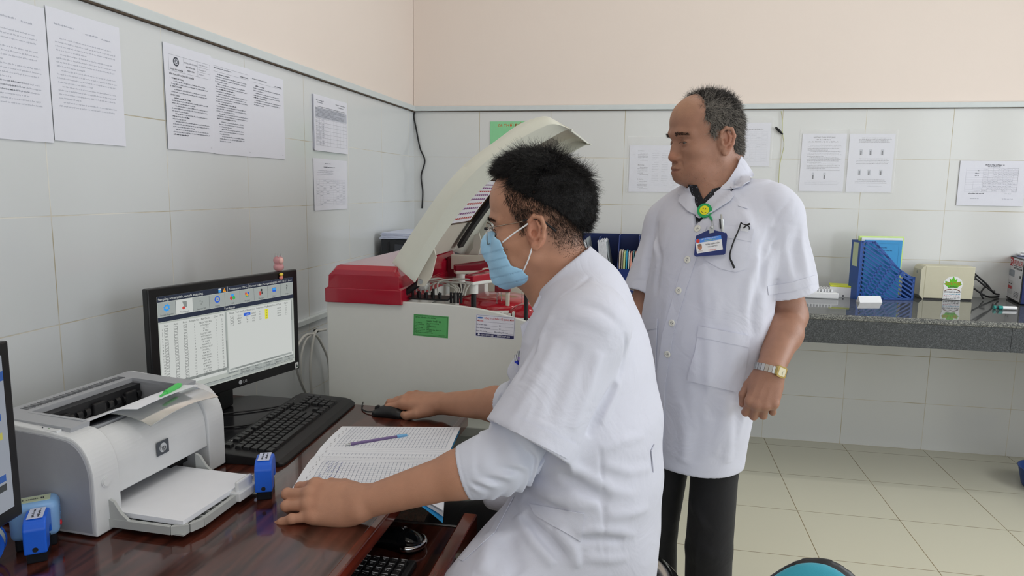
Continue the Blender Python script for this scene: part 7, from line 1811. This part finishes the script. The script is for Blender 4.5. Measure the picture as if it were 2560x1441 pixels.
# ---- coat
def coat_base():
    S = SDF()
    dL = (V(dep(1320, 1108, 1.265)) - shL).normalized(); eL_ = V(dep(1320, 1108, 1.265))
    S.cone(shL, eL_ + dL * .07, .066, .092, .03); 
    dR = (elR - shR).normalized(); eR_ = shR.lerp(elR, .78); S.cone(shR, eR_ + dR * .06, .06, .08, .03)
    cutcap(S, eL_, dL, 0, .14); cutcap(S, eR_, dR, 0, .12)
    S.cone(eL_ - dL * .08, eL_ + dL * .02, .058, .079, .004, op='s'); S.cone(eR_ - dR * .07, eR_ + dR * .02, .054, .066, .004, op='s')
    c0, c1 = V(dep(1452, 735, 1.46)), V(dep(1392, 655, 1.46)); S.cone(c0, c1, .083, .0735, .02)
    a, b = ray(1459, 628).normalized(), ray(1345, 736).normalized(); nn = a.cross(b).normalized()
    if nn.dot(UP) < 0: nn = -nn
    nn = (nn + CF * nn.dot(CF) * -.0).normalized(); po = V(dep(1402, 682, 1.46)); c_ = np.array(po)
    S.add('s', lambda P: -((P - np.array(po, f32)) @ np.array(nn, f32)), c_ - .16, c_ + .16, .0)
    S.chain(spine, [.078, .11, .122, .126, .124, .127, .13], .008, flat=(lB, .64), k2=.03)
    S.cone(mid.lerp(shL, .25) + UP * .03, shL, .066, .066, .05); S.cone(mid.lerp(shR, .25) + UP * .03, shR, .066, .06, .05)
    S.cone(n0, n1 + (n1 - n0) * .1, .061, .066, .004, op='s')
    # the skirt over the lap
    S.cone(V(dep(1430, 1280, 1.40)), V(dep(1240, 1440, 1.33)), .10, .085, .05); S.cone(V(dep(1460, 1440, 1.42)), V(dep(1230, 1520, 1.30)), .13, .10, .05)
    S.cone(V(dep(1400, 1245, 1.56)), V(dep(1235, 1246, 1.60)), .06, .026, .03)
    a, b = ray(1278, 1232).normalized(), ray(1143, 1397).normalized(); nn2 = a.cross(b).normalized()
    if nn2.dot(CR) > 0: nn2 = -nn2
    o2 = V(dep(1210, 1315, 1.3)); lim = f32(1.50)
    def flap(P):
        q = P - np.array(o2, f32); d_ = (P - np.array(CAM, f32)) @ np.array(CF, f32)
        return np.maximum(np.maximum(-(q @ np.array(nn2, f32)), d_ - lim), -((P - np.array(V(dep(1278, 1228, 1.3)), f32)) @ np.array(-CU, f32)))
    S.add('s', flap, np.array(o2) - .26, np.array(o2) + .26, .006)
    S.plane((0, 0, .50), (0, 0, -1))
    return S, eL_, dL, eR_, dR
S, eL, dL, eR, dR = coat_base()
v, q = S.mesh(.008); bvQ = BVHTree.FromPolygons([V(p) for p in v], [list(map(int, f)) for f in q])
def pf(pts, w, h):
    P = []
    for x, y in pts:
        d = ray(x, y).normalized(); hh = bvQ.ray_cast(CAM, d, 5.)
        if hh[0] is not None and (hh[0] - CAM).dot(CF) < 1.62: P.append(hh[0])
    if len(P) > 1: S.ridge(P, w * .75, h * 1.25)
for pts, w, h in (
    # folds fanning from the armpit and around the waist
    ([(1540, 960), (1510, 1010), (1470, 1090)], .012, -.010), ([(1555, 930), (1530, 1000), (1500, 1060)], .010, .006), ([(1420, 1165), (1470, 1190), (1530, 1225), (1590, 1240)], .013, .006), ([(1400, 1185), (1460, 1225), (1520, 1260)], .013, -.006),
    ([(1330, 1200), (1380, 1240), (1450, 1260), (1500, 1255)], .016, .008), ([(1310, 1240), (1360, 1262), (1420, 1280)], .012, -.006), ([(1440, 1330), (1490, 1325), (1550, 1330), (1590, 1338)], .010, .006), ([(1450, 1350), (1500, 1348), (1560, 1352)], .010, -.006),
    ([(1460, 1395), (1520, 1400), (1570, 1395)], .010, .006), ([(1290, 1290), (1330, 1350), (1385, 1415)], .011, .010), ([(1310, 1285), (1360, 1345), (1410, 1400)], .012, -.007), ([(1390, 1320), (1430, 1370), (1445, 1420)], .012, .008), ([(1230, 1330), (1215, 1390), (1200, 1435)], .02, .008), ([(1270, 1340), (1280, 1390), (1300, 1435)], .02, -.007),
    ([(1500, 1120), (1505, 1200), (1510, 1300), (1512, 1400)], .0045, -.004), ([(1500, 1125), (1560, 1100), (1610, 1090)], .012, .004), ([(1510, 1160), (1570, 1180), (1625, 1170)], .012, .005), ([(1520, 1290), (1580, 1285), (1620, 1270)], .011, .005),
    # sleeve and shoulder
    ([(1390, 850), (1350, 940), (1310, 1010), (1270, 1070)], .014, .006), ([(1440, 860), (1400, 960), (1370, 1060)], .016, -.005), ([(1500, 880), (1470, 980), (1430, 1080)], .016, .006), ([(1350, 850), (1320, 900), (1290, 960)], .012, -.005), ([(1420, 790), (1470, 800), (1530, 830)], .014, .004), ([(1440, 760), (1500, 775), (1560, 830)], .012, -.003), ([(1560, 830), (1560, 900), (1545, 960)], .008, -.006), ([(1380, 790), (1360, 830), (1340, 880)], .012, .005),
    ([(1336, 1000), (1318, 1040), (1297, 1088)], .005, .003), ([(1400, 745), (1440, 720), (1475, 690)], .006, -.004), ([(1300, 1030), (1350, 1045), (1430, 1105), (1455, 1118)], .003, -.0018), ([(1240, 1048), (1310, 1080), (1380, 1110), (1440, 1140)], .003, -.0018)): pf(pts, w, h)
coatB = sdf_obj('coat', S, .0033, M_coat, pB, 2); coatB['label'] = 'white short-sleeved coat'
# ---- jersey sleeves under the coat
for sh, el, wr, x, cut in ((shL, elL, wrL, 1, V(dep(1158, 1195, 1.285))), (shR, elR, wrR, 0, V(dep(1266, 985, 1.775)))):
    S = SDF(); a = sh.lerp(el, .5); d = (wr - el).normalized(); ec = el + d * ((cut - el).dot(d)); rc = .0475 if x else .046
    S.chain([a, el, el.lerp(ec, .5), ec + d * .05], [.056, .054, .051, rc], .025)
    ax = np.array(d, f32); e0 = np.array(el, f32); L0 = f32((ec - el).length)
    q1 = d.orthogonal().normalized(); q2 = d.cross(q1); q1, q2 = np.array(q1, f32), np.array(q2, f32)
    def scr_(P, ax=ax, e0=e0, L0=L0, q1=q1, q2=q2):
        r_ = P - e0; t = (r_ @ ax) / L0; an = np.arctan2(r_ @ q1, r_ @ q2); w = vnoise(P.reshape(-1, 3), 22, 6).reshape(P.shape[:-1])
        m = np.clip((.74 + .12 * np.sin(an * 2) - t) / .2, 0, 1) * np.clip((t + 1.3) / .3, 0, 1); ph = 8 * t + 2.6 * w + 1.3 * np.sin(an + 1)
        return (-(.010 * np.abs(np.sin(ph)) ** 1.6 - .003) * m * (.55 + .45 * np.sin(an * 1.5 + 3 * w))).astype(f32) + np.where(np.abs(t - .9) < .02, f32(.0008), f32(0))
    c_ = np.array(el); S.disp(scr_, c_ - .3, c_ + .3)
    cutcap(S, ec, d, 0, .09); S.cone(ec - d * .06, ec + d * .02, rc - .003, rc - .0035, .003, op='s')
    sdf_obj('undersleeve', S, .0024, M_coat2, pB, 2)['label'] = 'smooth white jersey undersleeve'
# ---- trousers, shoes
S = SDF()
for a, b, c in ((hipL, knL, anL), (hipR, knR, anR)): S.chain([a, b, c + UP * .02], [.088, .066, .06], .03)
for k in range(5): S.ridge([V((1.12 - .03 * k, -2.30, .65)), V((1.10 - .03 * k, -2.24, .655)), V((1.08 - .03 * k, -2.18, .62))], .008, .005)
S.plane((0, 0, .08), (0, 0, -1)); sdf_obj('trousers', S, .0045, M_trou, pB, 1)
for c in (anL, anR):
    S = SDF(); S.chain([c - fB * .05 - UP * .05, c - UP * .045, c + fB * .1 - UP * .055, c + fB * .16 - UP * .06], [.038, .042, .04, .03], .02); S.plane((0, 0, .002), (0, 0, -1)); sdf_obj('shoe', S, .004, mat('black_leather', '141416', .3), pB, 1)
# ---- face mask
SH = SDF(); e_ = lambda c, r, k=10: SH.ell(c, r, k, HB, sB)
e_((0, 34, -32), (56, 50, 78), 25); e_((0, 10, -20), (64, 60, 60), 25); e_((0, 76, -95), (21, 17, 17), 14); e_((0, 78, -62), (34, 22, 30), 20); e_((0, 96, -36), (20, 20, 26), 16)
for q_ in (-1, 1): SH.chain([(q_ * 51, 6, -56), (q_ * 41, 38, -80), (q_ * 17, 70, -95)], [17, 15.5, 15], 22, HB, sB); e_((q_ * 47, 54, -24), (21, 25, 21), 18); e_((q_ * 34, 60, -56), (22, 23, 24), 18)
c_ = np.array(HB @ V((0, .07, -.05)))
S = SDF(); S.add('u', lambda P: np.abs(SH.eval(P, SH.p) - f32(.0042)) - f32(.0015), c_ - .1, c_ + .1, 0)
mp = [(128, 2), (104, 3), (62, -20), (54, -46), (46, -66), (22, -76), (14, -90), (16, -116), (60, -126), (128, -92)]
def mreg(P):
    q_ = toloc(HB, sB, P.reshape(-1, 3)); y, z = q_[:, 1], q_[:, 2]; d = np.full(len(y), 1e9); ins_ = np.zeros(len(y), bool); n = len(mp)
    for k in range(n):
        (y0, z0), (y1, z1) = mp[k], mp[(k + 1) % n]; L2 = (y1 - y0) ** 2 + (z1 - z0) ** 2; t = np.clip(((y - y0) * (y1 - y0) + (z - z0) * (z1 - z0)) / L2, 0, 1)
        d = np.minimum(d, np.hypot(y - y0 - t * (y1 - y0), z - z0 - t * (z1 - z0))); m = ((z0 > z) != (z1 > z)) & (y < (y1 - y0) * (z - z0) / ((z1 - z0) or 1e-9) + y0); ins_ ^= m
    return (np.where(ins_, -d, d) * sB).reshape(P.shape[:-1]).astype(f32)
c_ = np.array(HB @ V((0, .07, -.05))); S.add('i', mreg, c_ - .15, c_ + .15, .001)
def pleat(P):
    q_ = toloc(HB, sB, P.reshape(-1, 3)); z = q_[:, 2] + .25 * q_[:, 1]; f = ((z + 4) / 17) % 1
    return (.0014 * (f - .5) * np.clip((-z - 2) / 10, 0, 1)).reshape(P.shape[:-1]).astype(f32)
S.disp(pleat, c_ - .15, c_ + .15)
M_mask = cloth_mat('mask_blue', 'a4d4f4', .8, .5, .1); 
mk = sdf_obj('face_mask', S, .0015, M_mask, pB, 3); mk['label'] = 'pleated light blue face mask'
hl = lambda x, y, z: HB @ (V((x, y, z)) * sB)
M_el = mat('white_elastic', 'eef0f2', .7)
for q_ in (1, -1):
    for pts in ([(q_ * 64, 60, -24), (q_ * 70, 34, -6), (q_ * 74, 8, 10), (q_ * 77, 0, 20)], [(q_ * 60, 22, -80), (q_ * 68, 10, -58), (q_ * 75, 0, -34)]):
        m = MB(); P = [hl(*p) for p in pts]; P = [p + (lh * q_) * .005 for p in P]; m.tube(P, .0016, 6, sub=5); m.build('ear_loop', M_el, mk)
m = MB()
bvM = bvh_of(mk)
# ---- glasses
M_rim = mat('wire_rim', 'a79a8c', .25, 1); M_lens = mat('lens_glass', 'f4f6f6', .03, alpha=.12, var=0)
gs = MB()
for q_ in (1, -1): gs.tube([hl(q_ * 34 + 24 * math.cos(a), 97 - 6 * abs(math.cos(a) * .5 + q_ * 0) - .004 * (24 * math.cos(a)) ** 2, -8 + 21 * math.sin(a)) for a in [k * PI / 14 for k in range(28)]], .0011, 6, close=True)
gs.tube([hl(-10, 99, -2), hl(-4, 101, 1), hl(4, 101, 1), hl(10, 99, -2)], .001, 6, sub=4)
gf = gs.build('glasses_frame', M_rim, pB)
for q_ in (1, -1):
    m = MB(); m.prism([(24 * sB * .97 * math.cos(a), 21 * sB * .97 * math.sin(a)) for a in [k * PI / 14 for k in range(28)]], -.0006, .0006, 0, M=M4(hl(q_ * 34, 95, -8), lh, zh, yh)); m.build('glasses_lens', M_lens, gf)
    m = MB(); m.tube([hl(q_ * 58, 92, 2), hl(q_ * 70, 78, 6), hl(q_ * 77, 30, 13), hl(q_ * 79, 12, 17)], .0011, 6, sub=5); m.build('temple_arm', M_rim, gf)
    m = MB(); m.tube([hl(q_ * 79, 16, 16.5), hl(q_ * 80, -4, 20), hl(q_ * 80.5, -18, 18), hl(q_ * 80, -30, 9), hl(q_ * 79, -46, -4)], [.0018, .002, .0022, .0024, .0024], 8, sub=5); m.build('temple_tip', M_blk, gf)
    m = MB(); m.cyl(hl(q_ * 57, 96, 3), hl(q_ * 58, 90, 3), .0032, n=8); m.build('frame_hinge', M_blk, gf)
# ---- hair
TOPP = [(46, 101), (40, 84), (22, 70), (0, 58), (-49, 34), (-98, -16), (-140, -16), (-140, 170), (84, 170), (84, 108), (70, 101)]
FADE = [(46, 101), (53, 66), (47, 50), (40, 34), (26, 18), (24, -12), (16, -12), (12, 16), (6, 32), (-26, 30), (-32, -8), (-40, -34), (-50, -50), (-70, -66), (-120, -62), (-120, 80), (20, 100)]
S = SDF(); S.ell((0, -6, 50), (81, 100, 90), 4, HB, sB); S.ell((0, 14, 104), (62, 68, 46), 26, HB, sB); S.ell((0, 52, 112), (48, 30, 26), 16, HB, sB); S.ell((0, -58, 42), (64, 48, 64), 20, HB, sB)
def tp_(P):
    q_ = toloc(HB, sB, P.reshape(-1, 3)); x, y, z = q_.T; w = 3 * vnoise(q_, .12, 5); inn = inpoly(y + w, z + w, TOPP)
    return (np.where(inn, -.004, .004) + .004 * vnoise(q_, .075, 8) + .002 * vnoise(q_, .25, 9)).reshape(P.shape[:-1]).astype(f32)
c_ = np.array(HB @ V((0, 0, .05))); S.add('i', tp_, c_ - .2, c_ + .2, .0)
S.disp(lambda P: (lambda q_: (.004 * vnoise(q_ * np.array([1, .5, 1]), .12, 3) + .0015 * vnoise(q_ * np.array([1.4, .5, .8]), .3, 4)).reshape(P.shape[:-1]).astype(f32))(toloc(HB, sB, P.reshape(-1, 3))), c_ - .2, c_ + .2)
M_hb = mat('hair_black_mass', '131214', .6, var=.3, vscale=220, bump=1, bscale=380, bdist=.003, spec=.3)
hbm = sdf_obj('hair', S, .0024, M_hb, pB, 2); hbm['label'] = 'tousled short black hair'
r = np.random.default_rng(7)
p, n_ = sample(hbm, 26000, 21, lambda p, n_, r: np.ones(len(p), bool)); q_ = toloc(HB, sB, p); nl = n_ @ np.linalg.inv(np.array(HB)[:3, :3].T)
fl = np.stack([.25 * np.sign(q_[:, 0]) + .5 * vnoise(q_, .05, 1), .8 * np.tanh((q_[:, 1] + 30) / 30) + .4 * vnoise(q_, .04, 2), np.where(q_[:, 2] > 95, .12, -.6) + .45 * vnoise(q_, .04, 3)], 1); fl -= nl * (fl * nl).sum(1, keepdims=True) * .85
d = todir(HB, fl + nl * (.08 + .35 * (r.random((len(p), 1)) < .06)) + .11 * r.normal(size=q_.shape)); L_ = np.where(q_[:, 1] > 40, .02, np.where(q_[:, 2] > 80, .032, .017)) * (.45 + .8 * r.random(len(p)))
strands('hair_strand', p - n_ * .002, n_, d, L_, .00034, [M_h3], hbm, None, 6, 1.1, 2, .35)['kind'] = 'stuff'
p, n_ = sample(bodyB, 20000, 31, lambda p, n_, r: (lambda q_: inpoly(q_[:, 1] + r.normal(size=len(q_)) * 2.5, q_[:, 2] + r.normal(size=len(q_)) * 2.5, FADE) & ~((np.abs(q_[:, 0]) > 71) & (q_[:, 1] > -38) & (q_[:, 1] < 10) & (q_[:, 2] < 24)) & (r.random(len(q_)) < np.clip((q_[:, 2] + 72) / 70, .1, 1)))(toloc(HB, sB, p)))
q_ = toloc(HB, sB, p); d = todir(HB, np.stack([0 * q_[:, 0], -.35 + 0 * q_[:, 0], -.9 + 0 * q_[:, 0]], 1)) + n_ * .55 + .2 * r.normal(size=p.shape)
strands('faded_hair', p, n_, d, np.clip((q_[:, 2] + 75) / 110, .2, 1) * .009 * (.6 + .7 * r.random(len(p))), .0002, [M_h3], pB, None, 3, .5, 3, .1)['kind'] = 'stuff'
brow(HB, sB, pB, bodyB, 17, 17, [M_h3], 330, 1, .008, 41)
# ---- lapel, pocket, pens
fp_ = lambda x, y, d=1.42: V(dep(x, y, d))
def flat(name, px_, d, th, mats, parent):
    m = MB(); P = [fp_(x, y, d) for x, y in px_]; k = len(P); Q = [p + CF * th for p in P]
    m.raw(P + Q, [list(range(k)), [k + i for i in range(k)][::-1]] + [[i, k + i, k + (i + 1) % k, (i + 1) % k] for i in range(k)]); return m.build(name, mats, parent)
flat('lapel', [(1349, 738), (1332, 772), (1340, 790), (1302, 816), (1307, 850), (1318, 861), (1340, 815), (1362, 770), (1372, 752)], 1.405, .05, M_coat, coatB)
flat('breast_pocket', [(1286, 908), (1313, 926), (1330, 932), (1330, 985), (1300, 968), (1291, 945)], 1.40, .05, M_coat, coatB)
for k, (a, b, c, nm, lab) in enumerate((((1289, 890), (1295, 935), mat('pen_royal_blue', '2b3fc0', .35), 'pocket_pen', 'royal blue pen sticking out of the chest pocket of the seated person'), ((1297, 880), (1304, 930), mat('pen_lilac', '9a86c8', .35), 'pocket_pen', 'lilac pen with silver tip in the chest pocket of the seated person'))):
    A, B = fp_(*a, 1.415), fp_(*b, 1.415); d = (B - A).normalized(); t = thing(nm, A, lab, 'pen'); MB().cyl(A + d * .01, B + d * .02, .0038, n=12).build('pen_barrel', c, t); MB().cyl(A - d * .002, A + d * .011, .0024, .0032, 10).build('pen_tip', M_steel, t)
bvD = bvh_of(coatB)
po = MB(); decal(bvD, [(1324, 1263), (1392, 1272), (1460, 1284), (1456, 1320), (1451, 1355), (1395, 1322), (1339, 1289)], .0016, mb=po, off=.001); po.build('side_pocket', M_coat, coatB)
decal(bvD, [(1277, 1240), (1286, 1242), (1238, 1332), (1158, 1404), (1148, 1400), (1226, 1330)], .0016, 'front_hem', M_coat, coatB, .0006)
decal(bvD, [(1236, 1054), (1297, 1085), (1418, 1148), (1440, 1113), (1308, 1050), (1250, 1023)], .0012, 'sleeve_hem', M_coat, coatB, .0004)
decal(bvD, [(1626, 1128), (1634, 1110), (1637, 1150), (1631, 1182)], .002, 'back_tab', M_coat, coatB, .001)
# ---- stool
c_ = V((1.262, -2.43, 0)); st = thing('steel_stool', c_, 'round stainless steel stool under the seated person', 'stool')
m = MB(); m.lathe([(.001, .488), (.05, .488), (.052, .492), (.085, .492), (.088, .488), (.135, .488), (.142, .492), (.158, .49), (.166, .482), (.168, .472), (.163, .462), (.001, .462)], T(c_.x, c_.y, 0), 56); m.build('stool_seat', mat('stainless_steel', 'c6c7c6', .16, 1, var=.02), st)
for k in range(4):
    a = PI / 4 + k * PI / 2; m = MB(); m.tube([(c_.x + .11 * math.cos(a), c_.y + .11 * math.sin(a), .465), (c_.x + .14 * math.cos(a), c_.y + .14 * math.sin(a), .25), (c_.x + .165 * math.cos(a), c_.y + .165 * math.sin(a), .0)], .011, 10, sub=4); m.build('leg', M_steel, st)
m = MB(); m.tube([(c_.x + .148 * math.cos(k * PI / 16), c_.y + .148 * math.sin(k * PI / 16), .17) for k in range(32)], .007, 8, close=True); m.build('foot_ring', M_steel, st)
# ---- teal chair whose back top edge shows
d_ = 1.04; b0 = V(dep(2032, 1408, d_)); ch = thing('office_chair', (b0.x, b0.y - .2, 0), 'chair with a rounded teal fabric back and black shell, cut by the lower picture edge', 'chair')
S = SDF(); c_ = b0 - UP * .16; S.ell(c_, (.13, .13, .16), 0); S.rbox(c_ - UP * .05, (.17, .05, .12), .05, .08); v_ = V((CF.x, CF.y, 0)).normalized()
S = SDF(); Bk = M4(c_, V((v_.y, -v_.x, 0)), v_, UP); S.ell((0, 0, 0), (105, 34, 160), 0, Bk, .001); S.ell((0, -4, -60), (165, 34, 130), 60, Bk, .001)
sdf_obj('chair_back', S, .005, cloth_mat('teal_fabric', '3d9bb0', .9, .8, .1), ch, 1)
S = SDF(); S.ell((14, 20, -2), (108, 26, 160), 0, Bk, .001); S.ell((6, 18, -62), (172, 26, 132), 60, Bk, .001); sdf_obj('back_shell', S, .006, M_blk, ch, 1)
sc_ = c_ - v_ * .22; sc_.z = 0
S = SDF(); S.rbox((sc_.x, sc_.y, .42), (.21, .2, .04), .035, 0); sdf_obj('chair_seat', S, .008, MATS['teal_fabric'], ch, 1)
m = MB(); m.tube([c_ + v_ * .03 - UP * .1, V((c_.x, c_.y, .45)) + v_ * .05, V((sc_.x, sc_.y, .37)) + v_ * .12], .016, 8, sub=5); m.build('back_bracket', M_blk, ch)
m = MB(); m.cyl((sc_.x, sc_.y, .1), (sc_.x, sc_.y, .385), .025, n=16); m.build('gas_column', M_blk, ch)
for k in range(5):
    a = k * 2 * PI / 5; e = V((sc_.x + .26 * math.cos(a), sc_.y + .26 * math.sin(a), .07)); m = MB(); m.cyl((sc_.x, sc_.y, .11), e, .022, .014, 10); lg = m.build('leg', M_blk, ch)
    m = MB(); m.cyl(e + V((.01, 0, -.042)), e + V((-.01, 0, -.042)), .028, n=14); m.build('caster', M_blk, lg)
